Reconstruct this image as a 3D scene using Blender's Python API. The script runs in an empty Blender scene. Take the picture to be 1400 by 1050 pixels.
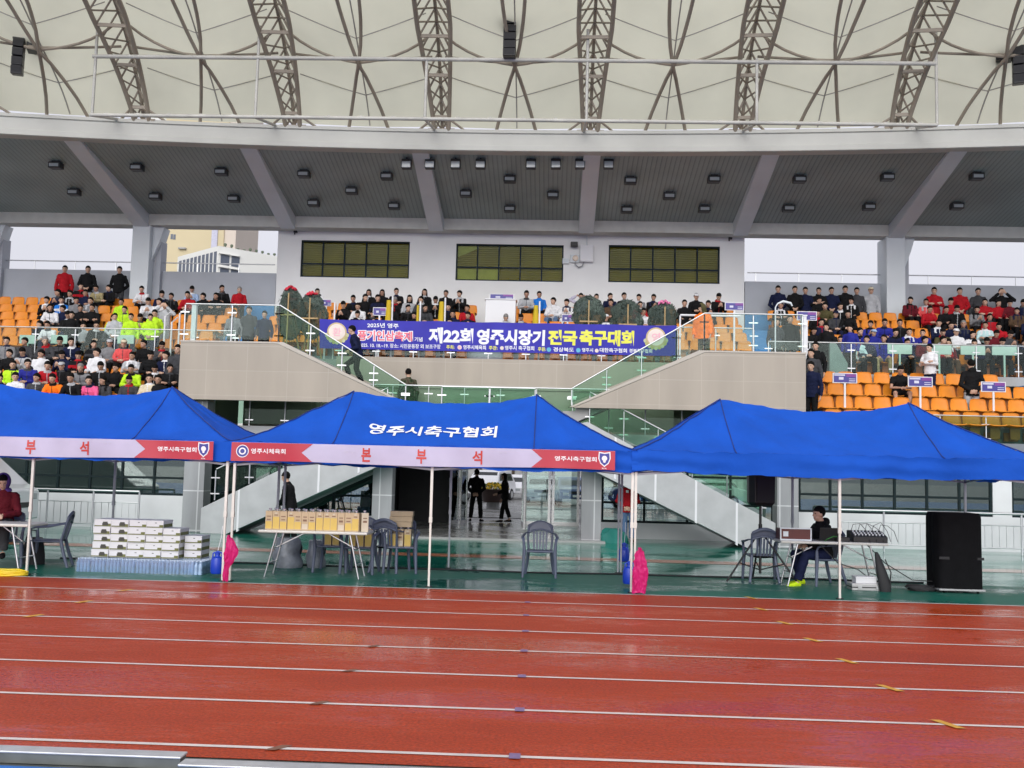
EXPOSURE = 0.5
import bpy, bmesh, math, random
from mathutils import Vector, Matrix, Euler
random.seed(7)
R_ = math.radians
scn = bpy.context.scene
COL = scn.collection
# ------------------------------------------------------------------ camera
FPX, PIT, ROL, YAW, CH = 1397.5, 0.083715, 0.02461, 0.04009, 1.7453
_F = Vector((-math.sin(YAW)*math.cos(PIT), math.cos(YAW)*math.cos(PIT), math.sin(PIT)))
_R0 = Vector((math.cos(YAW), math.sin(YAW), 0)); _U0 = _R0.cross(_F)
_R = _R0*math.cos(ROL)+_U0*math.sin(ROL); _U = _U0*math.cos(ROL)-_R0*math.sin(ROL)
EYE = Vector((0, 0, CH))
def ray(x, y): return _F*FPX+_R*(x-700)-_U*(y-525)
def atY(x, y, Y):
    d = ray(x, y); return EYE+d*(Y/d.y)
def atZ(x, y, Z):
    d = ray(x, y); return EYE+d*((Z-CH)/d.z)
def proj(p):
    v = Vector(p)-EYE; k = v.dot(_F); return 700+FPX*v.dot(_R)/k, 525-FPX*v.dot(_U)/k
cam = bpy.data.cameras.new('camera'); cam_o = bpy.data.objects.new('camera', cam); COL.objects.link(cam_o)
cam.sensor_width = 36; cam.lens = FPX/1400*36; cam.clip_start = .1; cam.clip_end = 3000
mw = Matrix((_R, _U, -_F)).transposed().to_4x4(); mw.translation = EYE; cam_o.matrix_world = mw
scn.camera = cam_o
# ------------------------------------------------------------------ light
SUN_EL, SUN_AZ = R_(28), R_(185)      # azimuth from +Y clockwise: from behind the photographer
w = bpy.data.worlds.new('World'); scn.world = w; w.use_nodes = True
nt = w.node_tree; bg = nt.nodes['Background']
sky = nt.nodes.new('ShaderNodeTexSky'); sky.sky_type = 'NISHITA'; sky.sun_disc = False
sky.sun_elevation = SUN_EL; sky.sun_rotation = SUN_AZ; sky.dust_density = 6; sky.air_density = 1.5; sky.ozone_density = 1
hs = nt.nodes.new('ShaderNodeHueSaturation'); hs.inputs['Saturation'].default_value = .06
ov = nt.nodes.new('ShaderNodeMix'); ov.data_type = 'RGBA'; ov.inputs[0].default_value = .62; ov.inputs[7].default_value = (5.2, 5.25, 6.0, 1)   # cloud layer evens the sky out
nt.links.new(sky.outputs[0], hs.inputs['Color']); nt.links.new(hs.outputs[0], ov.inputs[6]); nt.links.new(ov.outputs[2], bg.inputs['Color'])
bg.inputs['Strength'].default_value = .12
sl = bpy.data.lights.new('sun', 'SUN'); sl.energy = 0.8; sl.angle = R_(60); sl.color = (1, .97, .93)
so = bpy.data.objects.new('sun', sl); COL.objects.link(so)
sd = Vector((math.sin(SUN_AZ)*math.cos(SUN_EL), math.cos(SUN_AZ)*math.cos(SUN_EL), math.sin(SUN_EL)))
so.rotation_euler = sd.to_track_quat('Z', 'Y').to_euler()
scn.view_settings.view_transform = 'Standard'; scn.view_settings.look = 'None'
scn.view_settings.exposure = EXPOSURE if 'EXPOSURE' in globals() else 0.0
scn.cycles.max_bounces = 8; scn.cycles.transparent_max_bounces = 16; scn.cycles.use_denoising = True
# ------------------------------------------------------------------ materials
MATS = {}
def mat(name, c, rough=.6, metal=0, var=.12, vs=3.0, bump=0, bs=60, spec=.5, rvar=0, rs=2.0, coat=0):
    """principled material with low noise variation of value and roughness"""
    if name in MATS: return MATS[name]
    m = bpy.data.materials.new(name); m.use_nodes = True; n = m.node_tree; b = n.nodes['Principled BSDF']
    b.inputs['Roughness'].default_value = rough; b.inputs['Metallic'].default_value = metal
    b.inputs['Specular IOR Level'].default_value = spec; b.inputs['Coat Weight'].default_value = coat
    b.inputs['Base Color'].default_value = (*c, 1)
    tc = n.nodes.new('ShaderNodeTexCoord')
    if var:
        no = n.nodes.new('ShaderNodeTexNoise'); no.inputs['Scale'].default_value = vs; no.inputs['Detail'].default_value = 5
        n.links.new(tc.outputs['Object'], no.inputs['Vector'])
        mr = n.nodes.new('ShaderNodeMapRange'); mr.inputs[1].default_value = .3; mr.inputs[2].default_value = .7
        mr.inputs[3].default_value = 1-var; mr.inputs[4].default_value = 1+var
        n.links.new(no.outputs[0], mr.inputs[0])
        mx = n.nodes.new('ShaderNodeVectorMath'); mx.operation = 'SCALE'; mx.inputs[0].default_value = c
        n.links.new(mr.outputs[0], mx.inputs['Scale']); n.links.new(mx.outputs[0], b.inputs['Base Color'])
    if rvar:
        no = n.nodes.new('ShaderNodeTexNoise'); no.inputs['Scale'].default_value = rs; no.inputs['Detail'].default_value = 4
        n.links.new(tc.outputs['Object'], no.inputs['Vector'])
        mr = n.nodes.new('ShaderNodeMapRange'); mr.inputs[1].default_value = .35; mr.inputs[2].default_value = .65
        mr.inputs[3].default_value = max(.02, rough-rvar); mr.inputs[4].default_value = rough+rvar
        n.links.new(no.outputs[0], mr.inputs[0]); n.links.new(mr.outputs[0], b.inputs['Roughness'])
    if bump:
        no = n.nodes.new('ShaderNodeTexNoise'); no.inputs['Scale'].default_value = bs; no.inputs['Detail'].default_value = 3
        n.links.new(tc.outputs['Object'], no.inputs['Vector'])
        bp = n.nodes.new('ShaderNodeBump'); bp.inputs['Strength'].default_value = bump; bp.inputs['Distance'].default_value = .02
        n.links.new(no.outputs[0], bp.inputs['Height']); n.links.new(bp.outputs[0], b.inputs['Normal'])
    MATS[name] = m; return m
def glass_mat(name, tint, gloss=.35, rough=.02, alpha=0.0, body=(0, 0, 0), fm=1.2):
    """thin pane: tinted see-through plus a clear reflection (and a share of pigment)"""
    if name in MATS: return MATS[name]
    m = bpy.data.materials.new(name); m.use_nodes = True; n = m.node_tree; n.nodes.clear()
    out = n.nodes.new('ShaderNodeOutputMaterial'); tr = n.nodes.new('ShaderNodeBsdfTransparent'); tr.inputs[0].default_value = (*tint, 1)
    gl = n.nodes.new('ShaderNodeBsdfGlossy'); gl.inputs['Roughness'].default_value = rough; gl.inputs[0].default_value = (.9, 1, .97, 1)
    df = n.nodes.new('ShaderNodeBsdfDiffuse'); df.inputs[0].default_value = (*body, 1)
    fr = n.nodes.new('ShaderNodeFresnel'); fr.inputs[0].default_value = 1.5
    ma = n.nodes.new('ShaderNodeMath'); ma.operation = 'MULTIPLY_ADD'; ma.inputs[1].default_value = fm; ma.inputs[2].default_value = gloss
    n.links.new(fr.outputs[0], ma.inputs[0]); ma.use_clamp = True
    m0 = n.nodes.new('ShaderNodeMixShader'); m0.inputs[0].default_value = alpha
    n.links.new(tr.outputs[0], m0.inputs[1]); n.links.new(df.outputs[0], m0.inputs[2])
    mi = n.nodes.new('ShaderNodeMixShader'); n.links.new(ma.outputs[0], mi.inputs[0])
    n.links.new(m0.outputs[0], mi.inputs[1]); n.links.new(gl.outputs[0], mi.inputs[2]); n.links.new(mi.outputs[0], out.inputs[0])
    MATS[name] = m; return m
# ------------------------------------------------------------------ mesh builder
class MB:
    def __init__(s): s.v = []; s.f = []; s.m = []
    def add(s, vs, fs, m=0):
        k = len(s.v); s.v += [tuple(p) for p in vs]; s.f += [tuple(k+i for i in f) for f in fs]; s.m += [m]*len(fs); return s
    def box(s, x0, x1, y0, y1, z0, z1, m=0):
        return s.add([(x0, y0, z0), (x1, y0, z0), (x1, y1, z0), (x0, y1, z0), (x0, y0, z1), (x1, y0, z1), (x1, y1, z1), (x0, y1, z1)],
                     [(0, 3, 2, 1), (4, 5, 6, 7), (0, 1, 5, 4), (1, 2, 6, 5), (2, 3, 7, 6), (3, 0, 4, 7)], m)
    def cbox(s, c, d, m=0, rot=None):
        x, y, z = d[0]/2, d[1]/2, d[2]/2; Rm = rot if rot is not None else Matrix.Identity(3); c = Vector(c)
        P = [c+Rm@Vector(q) for q in ((-x, -y, -z), (x, -y, -z), (x, y, -z), (-x, y, -z), (-x, -y, z), (x, -y, z), (x, y, z), (-x, y, z))]
        return s.add(P, [(0, 3, 2, 1), (4, 5, 6, 7), (0, 1, 5, 4), (1, 2, 6, 5), (2, 3, 7, 6), (3, 0, 4, 7)], m)
    def beam(s, a, b, w, h, m=0, up=(0, 0, 1)):
        a, b = Vector(a), Vector(b); d = (b-a).normalized(); x = d.cross(Vector(up)).normalized(); z = x.cross(d)
        P = [q+x*i*w/2+z*j*h/2 for q in (a, b) for i, j in ((-1, -1), (1, -1), (1, 1), (-1, 1))]
        return s.add(P, [(0, 3, 2, 1)[::-1], (4, 5, 6, 7)[::-1], (0, 4, 5, 1)[::-1], (1, 5, 6, 2)[::-1], (2, 6, 7, 3)[::-1], (3, 7, 4, 0)[::-1]], m)
    def prism(s, poly, y0, y1, m=0, axis='y'):
        """polygon (a, b) extruded along an axis: y -> (x, z) polygon, x -> (y, z), z -> (x, y)"""
        g = {'y': lambda a, b, t: (a, t, b), 'x': lambda a, b, t: (t, a, b), 'z': lambda a, b, t: (a, b, t)}[axis]
        n = len(poly); P = [g(a, b, y0) for a, b in poly]+[g(a, b, y1) for a, b in poly]
        return s.add(P, [tuple(range(n)), tuple(range(2*n-1, n-1, -1))]+[(i, i+n, (i+1) % n+n, (i+1) % n) for i in range(n)], m)
    def tube(s, pts, r, n=8, m=0, cap=True, sq=1.0, closed=False):
        pts = [Vector(p) for p in pts]; N = len(pts); rs = r if isinstance(r, (list, tuple)) else [r]*N
        t0 = (pts[1]-pts[0]).normalized(); ref = Vector((0, 0, 1)) if abs(t0.z) < .9 else Vector((1, 0, 0))
        x = t0.cross(ref).normalized(); V = []
        for i, p in enumerate(pts):
            a = pts[max(0, i-1)]; b = pts[min(N-1, i+1)]; t = (b-a).normalized() if (b-a).length > 1e-9 else t0
            x = (x-t*x.dot(t)).normalized(); y = t.cross(x)
            for k in range(n):
                an = 2*math.pi*(k+.5)/n; V.append(p+x*math.cos(an)*rs[i]+y*math.sin(an)*rs[i]*sq)
        F = [(i*n+k, i*n+(k+1) % n, (i+1)*n+(k+1) % n, (i+1)*n+k) for i in range(N-1) for k in range(n)]
        if cap: F += [tuple(range(n-1, -1, -1)), tuple((N-1)*n+k for k in range(n))]
        return s.add(V, F, m)
    def loft(s, secs, n=16, m=0):
        """secs: (centre, sidevec*rx, fwdvec*ry)"""
        V = []; N = len(secs)
        for c, a, b in secs:
            for k in range(n):
                an = 2*math.pi*k/n; V.append(Vector(c)+Vector(a)*math.cos(an)+Vector(b)*math.sin(an))
        F = [(i*n+k, i*n+(k+1) % n, (i+1)*n+(k+1) % n, (i+1)*n+k) for i in range(N-1) for k in range(n)]
        F += [tuple(range(n-1, -1, -1)), tuple((N-1)*n+k for k in range(n))]
        return s.add(V, F, m)
    def ell(s, c, r, rot=None, u=14, v=9, m=0):
        c = Vector(c); Rm = rot if rot is not None else Matrix.Identity(3); V = [c+Rm@Vector((0, 0, -r[2]))]
        for j in range(1, v):
            ph = -math.pi/2+math.pi*j/v
            for k in range(u):
                th = 2*math.pi*k/u; V.append(c+Rm@Vector((r[0]*math.cos(ph)*math.cos(th), r[1]*math.cos(ph)*math.sin(th), r[2]*math.sin(ph))))
        V.append(c+Rm@Vector((0, 0, r[2]))); T = len(V)-1
        F = [(0, 1+(k+1) % u, 1+k) for k in range(u)]
        for j in range(v-2):
            a = 1+j*u; F += [(a+k, a+(k+1) % u, a+u+(k+1) % u, a+u+k) for k in range(u)]
        a = 1+(v-2)*u; F += [(a+k, a+(k+1) % u, T) for k in range(u)]
        return s.add(V, F, m)
    def lathe(s, prof, c=(0, 0, 0), n=20, m=0, rot=None):
        c = Vector(c); Rm = rot if rot is not None else Matrix.Identity(3); V = []
        for r, z in prof:
            for k in range(n): V.append(c+Rm@Vector((r*math.cos(2*math.pi*k/n), r*math.sin(2*math.pi*k/n), z)))
        F = [(i*n+k, i*n+(k+1) % n, (i+1)*n+(k+1) % n, (i+1)*n+k) for i in range(len(prof)-1) for k in range(n)]
        F += [tuple(range(n-1, -1, -1)), tuple((len(prof)-1)*n+k for k in range(n))]
        return s.add(V, F, m)
    def grid(s, nu, nv, fn, m=0, mf=None):
        V = [fn(i/nu, j/nv) for j in range(nv+1) for i in range(nu+1)]
        for j in range(nv):
            for i in range(nu):
                pass
        k = len(s.v); s.v += [tuple(p) for p in V]
        for j in range(nv):
            for i in range(nu):
                a = k+j*(nu+1)+i; s.f.append((a, a+1, a+nu+2, a+nu+1)); s.m.append(mf((i+.5)/nu, (j+.5)/nv) if mf else m)
        return s
    def mesh(s, name, mats, smooth=None, recalc=False):
        me = bpy.data.meshes.new(name); me.from_pydata(s.v, [], s.f)
        for q in mats: me.materials.append(q)
        if len(mats) > 1: me.polygons.foreach_set('material_index', s.m)
        if recalc:
            bm = bmesh.new(); bm.from_mesh(me); bmesh.ops.recalc_face_normals(bm, faces=bm.faces); bm.to_mesh(me); bm.free()
        if smooth:
            me.polygons.foreach_set('use_smooth', [True]*len(me.polygons)); me.set_sharp_from_angle(angle=R_(smooth))
        me.update(); return me
    def build(s, name, mats, parent=None, smooth=None, loc=None, bevel=0, rotz=0):
        if not isinstance(mats, (list, tuple)): mats = [mats]
        me = s.mesh(name, mats, smooth, recalc=True); o = bpy.data.objects.new(name, me); COL.objects.link(o)
        if parent is not None: o.parent = parent
        if loc is not None: o.location = loc
        if rotz: o.rotation_euler.z = rotz
        if bevel:
            md = o.modifiers.new('Bevel', 'BEVEL'); md.width = bevel; md.segments = 2; md.limit_method = 'ANGLE'; md.angle_limit = R_(40)
        return o
def tag(o, label=None, cat=None, group=None, kind=None):
    if label: o['label'] = label
    if cat: o['category'] = cat
    if group: o['group'] = group
    if kind: o['kind'] = kind
    return o
def empty(name, loc=(0, 0, 0), label=None, cat=None, group=None, rotz=0):
    o = bpy.data.objects.new(name, None); COL.objects.link(o); o.location = loc; o.rotation_euler.z = rotz; o.empty_display_size = .2
    return tag(o, label, cat, group)
def structure(o): o['kind'] = 'structure'; return o
CH_OF = {}
def copy_tree(o, parent=None):
    c = o.copy(); COL.objects.link(c)
    if parent is not None: c.parent = parent
    for ch in list(o.children): copy_tree(ch, c)
    return c
ORD = ('first second third fourth fifth sixth seventh eighth ninth tenth eleventh twelfth thirteenth fourteenth fifteenth sixteenth seventeenth '
       'eighteenth nineteenth twentieth twenty-first twenty-second twenty-third twenty-fourth twenty-fifth twenty-sixth twenty-seventh '
       'twenty-eighth twenty-ninth thirtieth thirty-first thirty-second thirty-third thirty-fourth thirty-fifth thirty-sixth').split()
# ------------------------------------------------------------------ lettering
_TXT = {}
def text_geom(body, bold=0.0):
    k = (body, bold)
    if k not in _TXT:
        c = bpy.data.curves.new('lettering', 'FONT'); c.body = body; c.size = 1; c.offset = bold; c.resolution_u = 3
        o = bpy.data.objects.new('lettering', c); COL.objects.link(o)
        dg = bpy.context.evaluated_depsgraph_get(); me = bpy.data.meshes.new_from_object(o.evaluated_get(dg))
        V = [(v.co.x, v.co.y) for v in me.vertices]; F = [tuple(p.vertices) for p in me.polygons]
        bpy.data.objects.remove(o); bpy.data.curves.remove(c); bpy.data.meshes.remove(me); _TXT[k] = (V, F)
    return _TXT[k]
def put_text(mb, body, u0, v0, w, h, P, m=0, bold=0.0, shear=0.0):
    """glyphs fitted to the box u0..u0+w, v0..v0+h and mapped through P(u, v)"""
    V, F = text_geom(body, bold)
    xs = [v[0] for v in V]; ys = [v[1] for v in V]; X0, X1, Y0, Y1 = min(xs), max(xs), min(ys), max(ys)
    mb.add([P(u0+(x-X0)/(X1-X0)*w+shear*(y-Y0)/(Y1-Y0)*h, v0+(y-Y0)/(Y1-Y0)*h) for x, y in V], F, m)
def rz(a): return Matrix.Rotation(a, 3, 'Z')
def rx(a): return Matrix.Rotation(a, 3, 'X')
def ry(a): return Matrix.Rotation(a, 3, 'Y')
# common colours
WHITE = mat('white_paint', (.78, .78, .80), .5, var=.05, vs=.6, bump=.05)
LILACW = mat('grey_white_paint', (.70, .745, .77), .55, var=.06, vs=.7)
STEEL = mat('brushed_steel', (.62, .63, .64), .28, 1, var=.08)
WPIPE = mat('white_pipe_paint', (.50, .49, .45), .45, var=.15, vs=2)
BLACK = mat('black_plastic', (.012, .012, .013), .45, var=.1)
DKRUB = mat('black_rubber', (.018, .018, .02), .7, var=.1)
BLUEP = mat('blue_floor_paint', (.03, .22, .50), .5, var=.15, vs=1.5); TIERC = mat('grey_tier_concrete', (.20, .22, .25), .5, var=.15, vs=1.5)
CONC = mat('grey_concrete', (.36, .36, .355), .8, var=.14, vs=1.2, bump=.15, bs=30)
RGLASS = glass_mat('green_rail_glass', (.66, .82, .73), 0.0, fm=.25); DGLASS = glass_mat('clear_rail_glass', (.89, .95, .925), 0.0, fm=.4)
# ------------------------------------------------------------------ ground sheets
def wet_ground(name, c, c2, rough_lo, rough_hi, grain, gs, puddle=.5, stretch=(1, 1, 1), spec=.5, wave=0.0):
    m = bpy.data.materials.new(name); m.use_nodes = True; n = m.node_tree; b = n.nodes['Principled BSDF']; L = n.links
    tc = n.nodes.new('ShaderNodeTexCoord')
    mp = n.nodes.new('ShaderNodeMapping'); mp.inputs['Scale'].default_value = stretch; L.new(tc.outputs['Object'], mp.inputs[0])
    big = n.nodes.new('ShaderNodeTexNoise'); big.inputs['Scale'].default_value = .55; big.inputs['Detail'].default_value = 6; big.inputs['Roughness'].default_value = .6
    L.new(mp.outputs[0], big.inputs['Vector'])
    fine = n.nodes.new('ShaderNodeTexNoise'); fine.inputs['Scale'].default_value = gs; fine.inputs['Detail'].default_value = 6; fine.inputs['Roughness'].default_value = .7; L.new(tc.outputs['Object'], fine.inputs['Vector'])
    mid = n.nodes.new('ShaderNodeTexNoise'); mid.inputs['Scale'].default_value = 14; mid.inputs['Detail'].default_value = 4; L.new(mp.outputs[0], mid.inputs['Vector'])
    mx = n.nodes.new('ShaderNodeMix'); mx.data_type = 'RGBA'; mx.inputs[6].default_value = (*c, 1); mx.inputs[7].default_value = (*c2, 1)
    cr = n.nodes.new('ShaderNodeMapRange'); cr.inputs[1].default_value = .38; cr.inputs[2].default_value = .64; L.new(big.outputs[0], cr.inputs[0])
    L.new(cr.outputs[0], mx.inputs[0])
    sp = n.nodes.new('ShaderNodeMapRange'); sp.inputs[1].default_value = .3; sp.inputs[2].default_value = .7; sp.inputs[3].default_value = 1-grain; sp.inputs[4].default_value = 1+grain
    L.new(fine.outputs[0], sp.inputs[0])
    sc = n.nodes.new('ShaderNodeVectorMath'); sc.operation = 'SCALE'; L.new(mx.outputs[2], sc.inputs[0]); L.new(sp.outputs[0], sc.inputs['Scale']); L.new(sc.outputs[0], b.inputs['Base Color'])
    pr = n.nodes.new('ShaderNodeMapRange'); pr.interpolation_type = 'SMOOTHSTEP'; pr.inputs[1].default_value = puddle-.09; pr.inputs[2].default_value = puddle+.09
    pr.inputs[3].default_value = rough_lo; pr.inputs[4].default_value = rough_hi
    ad = n.nodes.new('ShaderNodeMath'); ad.operation = 'MULTIPLY_ADD'; ad.inputs[1].default_value = .25; L.new(mid.outputs[0], ad.inputs[0])
    sb = n.nodes.new('ShaderNodeMath'); sb.operation = 'SUBTRACT'; sb.inputs[1].default_value = .125; L.new(big.outputs[0], sb.inputs[0]); L.new(sb.outputs[0], ad.inputs[2])
    L.new(ad.outputs[0], pr.inputs[0]); L.new(pr.outputs[0], b.inputs['Roughness'])
    bp = n.nodes.new('ShaderNodeBump'); bp.inputs['Distance'].default_value = .006
    bs = n.nodes.new('ShaderNodeMapRange'); bs.inputs[1].default_value = rough_lo; bs.inputs[2].default_value = rough_hi; bs.inputs[3].default_value = .02; bs.inputs[4].default_value = .35
    L.new(pr.outputs[0], bs.inputs[0]); L.new(bs.outputs[0], bp.inputs['Strength']); L.new(fine.outputs[0], bp.inputs['Height'])
    if wave:
        b2 = n.nodes.new('ShaderNodeBump'); b2.inputs['Distance'].default_value = .02; b2.inputs['Strength'].default_value = wave
        L.new(mid.outputs[0], b2.inputs['Height']); L.new(bp.outputs[0], b2.inputs['Normal']); L.new(b2.outputs[0], b.inputs['Normal'])
    else: L.new(bp.outputs[0], b.inputs['Normal'])
    b.inputs['Specular IOR Level'].default_value = spec
    return m
TRACKM = wet_ground('wet_red_track', (.47, .062, .014), (.34, .040, .011), .17, .50, .6, 42, .47, (.35, 1, 1), .24, .12)
GREENM = wet_ground('wet_green_coating', (.006, .16, .11), (.010, .22, .15), .03, .16, .10, 70, .50, (.5, 1, 1), .42, .04)
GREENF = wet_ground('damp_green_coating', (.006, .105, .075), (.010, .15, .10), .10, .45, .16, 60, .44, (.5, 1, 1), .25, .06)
STRIPM = wet_ground('wet_tan_stripe', (.40, .16, .08), (.36, .13, .07), .08, .25, .12, 90, .5)
ASPH = wet_ground('wet_asphalt', (.055, .055, .058), (.075, .075, .078), .15, .5, .2, 80, .5)
TILEM = wet_ground('entrance_tile', (.30, .30, .29), (.36, .36, .35), .12, .3, .06, 30, .5)
def sheet(name, x0, x1, y0, y1, z, m, nx=1):
    mb = MB(); mb.grid(nx, 1, lambda u, v: (x0+(x1-x0)*u, y0+(y1-y0)*v, z)); return structure(mb.build(name, m))
sheet('ground', -900, 900, -300, 1500, -.02, ASPH)
EDGE = 14.94
sheet('running_track', -120, 120, 6.16, EDGE+.05, 0, TRACKM)
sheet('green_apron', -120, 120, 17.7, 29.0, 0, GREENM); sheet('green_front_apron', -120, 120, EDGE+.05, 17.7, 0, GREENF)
sheet('apron_stripe', -60, 60, 20.35, 21.05, .004, STRIPM)
LINEM = mat('white_track_line', (.74, .66, .62), .45, var=.12, vs=6, bump=.2, bs=120)
for i in range(8):
    y = EDGE-1.22*i; sheet('track_line', -120, 120, y-.025 if i else y-.03, y+.025 if i else y+.03, .004, LINEM)
YEL = mat('yellow_track_mark', (.70, .36, .04), .5, var=.15, vs=20)
BLM = mat('blue_track_mark', (.24,.16,.30), .5, var=.15, vs=20)
GRM = mat('grey_track_mark', (.22, .10, .06), .5, var=.2, vs=20)
def track_mark(px, py, m, sx, sy, name, sk=0.0):
    p = atZ(px, py, 0); k = round((EDGE-p.y)/1.22); Y = EDGE-1.22*k
    mb = MB(); a, b = sx/2, sy/2
    mb.add([(p.x-a+sk, Y-b, .008), (p.x+a+sk, Y-b, .008), (p.x+a, Y, .008), (p.x-a, Y, .008)], [(0, 1, 2, 3)])
    mb.add([(p.x-a, Y, .008), (p.x+a, Y, .008), (p.x+a-sk, Y+b, .008), (p.x-a-sk, Y+b, .008)], [(0, 1, 2, 3)])
    structure(mb.build(name, m))
for q in ((1040, 833), (1072, 852), (1110, 875), (1157, 904), (1217, 942), (1297, 992), (1024, 816)): track_mark(*q, YEL, .07, .24, 'yellow_line_marking', .05)
for q in ((170, 808), (112, 824), (41, 844)): track_mark(*q, YEL, .08, .22, 'yellow_line_marking', -.04)
for q in ((722, 820), (720, 838), (719, 859), (717, 887), (714, 921), (711, 967), (704, 1032)): track_mark(*q, BLM, .07, .12, 'blue_line_marking')
for q in ((515, 881), (483, 914), (440, 959), (383, 1021)): track_mark(*q, GRM, .07, .12, 'grey_line_marking', -.04)
# aluminium border of the inside lane and the covered field edge
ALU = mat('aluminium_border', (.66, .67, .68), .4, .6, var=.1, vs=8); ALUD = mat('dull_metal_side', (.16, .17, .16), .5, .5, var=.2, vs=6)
BLT = mat('blue_ground_cover', (.02, .16, .52), .45, var=.15, vs=4, bump=.2, bs=25)
def kerb(x0, x1, y0, y1, h, label):
    e = empty('track_border', (x0, y0, 0), label, 'border rail', 'aluminium rails along the inside lane')
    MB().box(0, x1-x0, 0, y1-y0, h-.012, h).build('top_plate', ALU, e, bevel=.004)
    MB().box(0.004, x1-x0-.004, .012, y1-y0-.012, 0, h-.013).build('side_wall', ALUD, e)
a0 = atZ(255, 1031, .06)
kerb(-9, a0.x, a0.y-.10, a0.y+.02, .07, 'aluminium track border rail, the piece above the strip of blue cover')
kerb(a0.x+.01, 9, a0.y-.17, a0.y-.05, .05, 'aluminium track border rail, the longer piece set slightly forward')
sheet('infield_cover', -120, 120, -30, 5.86, .0, BLT)
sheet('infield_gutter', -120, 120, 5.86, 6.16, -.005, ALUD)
# ------------------------------------------------------------------ helpers for walls
def panel_mat(name, c, cj, pw, ph, ox=0, oz=0, joint=.012, rough=.55, var=.07, plane='xz', streak=.0, bump=.1):
    if name in MATS: return MATS[name]
    m = bpy.data.materials.new(name); m.use_nodes = True; n = m.node_tree; b = n.nodes['Principled BSDF']; L = n.links
    b.inputs['Roughness'].default_value = rough
    tc = n.nodes.new('ShaderNodeTexCoord'); sp = n.nodes.new('ShaderNodeSeparateXYZ'); L.new(tc.outputs['Object'], sp.inputs[0])
    cb = n.nodes.new('ShaderNodeCombineXYZ'); L.new(sp.outputs['X' if plane[0] == 'x' else 'Y'], cb.inputs[0]); L.new(sp.outputs['Z'], cb.inputs[1])
    mp = n.nodes.new('ShaderNodeMapping'); mp.inputs['Location'].default_value = (-ox, -oz, 0); L.new(cb.outputs[0], mp.inputs[0])
    bt = n.nodes.new('ShaderNodeTexBrick'); bt.offset = 0; bt.inputs['Scale'].default_value = 1; bt.inputs['Brick Width'].default_value = pw; bt.inputs['Row Height'].default_value = ph
    bt.inputs['Mortar Size'].default_value = joint/2; bt.inputs['Mortar Smooth'].default_value = .1
    bt.inputs['Color1'].default_value = (*[k*1.03 for k in c], 1); bt.inputs['Color2'].default_value = (*[k*.97 for k in c], 1); bt.inputs['Mortar'].default_value = (*cj, 1)
    L.new(mp.outputs[0], bt.inputs[0])
    no = n.nodes.new('ShaderNodeTexNoise'); no.inputs['Scale'].default_value = 1.5; no.inputs['Detail'].default_value = 6
    if streak:
        m2 = n.nodes.new('ShaderNodeMapping'); m2.inputs['Scale'].default_value = (1.1, 1.1, .22); L.new(tc.outputs['Object'], m2.inputs[0]); L.new(m2.outputs[0], no.inputs['Vector'])
    else: L.new(tc.outputs['Object'], no.inputs['Vector'])
    mr = n.nodes.new('ShaderNodeMapRange'); mr.inputs[1].default_value = .3; mr.inputs[2].default_value = .7; mr.inputs[3].default_value = 1-var-streak; mr.inputs[4].default_value = 1+var
    L.new(no.outputs[0], mr.inputs[0]); sc = n.nodes.new('ShaderNodeVectorMath'); sc.operation = 'SCALE'
    L.new(bt.outputs[0], sc.inputs[0]); L.new(mr.outputs[0], sc.inputs['Scale']); L.new(sc.outputs[0], b.inputs['Base Color'])
    if bump:
        bp = n.nodes.new('ShaderNodeBump'); bp.inputs['Strength'].default_value = bump; bp.inputs['Distance'].default_value = .01; bp.invert = True
        L.new(bt.outputs['Fac'], bp.inputs['Height']); L.new(bp.outputs[0], b.inputs['Normal'])
    MATS[name] = m; return m
def wall_mb(x0, x1, z0, z1, ya, yb, holes=()):
    """wall with real openings, front face at ya"""
    mb = MB(); xs = sorted({x0, x1, *[h[0] for h in holes], *[h[1] for h in holes]}); zs = sorted({z0, z1, *[h[2] for h in holes], *[h[3] for h in holes]})
    def solid(i, j):
        if i < 0 or j < 0 or i >= len(xs)-1 or j >= len(zs)-1: return False
        cx, cz = (xs[i]+xs[i+1])/2, (zs[j]+zs[j+1])/2
        return not any(h[0] < cx < h[1] and h[2] < cz < h[3] for h in holes)
    for i in range(len(xs)-1):
        for j in range(len(zs)-1):
            if not solid(i, j): continue
            a, b, c, d = xs[i], xs[i+1], zs[j], zs[j+1]
            mb.add([(a, ya, c), (b, ya, c), (b, ya, d), (a, ya, d)], [(0, 1, 2, 3)]); mb.add([(a, yb, c), (b, yb, c), (b, yb, d), (a, yb, d)], [(3, 2, 1, 0)])
            if not solid(i-1, j): mb.add([(a, ya, c), (a, yb, c), (a, yb, d), (a, ya, d)], [(3, 2, 1, 0)])
            if not solid(i+1, j): mb.add([(b, ya, c), (b, yb, c), (b, yb, d), (b, ya, d)], [(0, 1, 2, 3)])
            if not solid(i, j-1): mb.add([(a, ya, c), (b, ya, c), (b, yb, c), (a, yb, c)], [(3, 2, 1, 0)])
            if not solid(i, j+1): mb.add([(a, ya, d), (b, ya, d), (b, yb, d), (a, yb, d)], [(0, 1, 2, 3)])
    return mb
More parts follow.
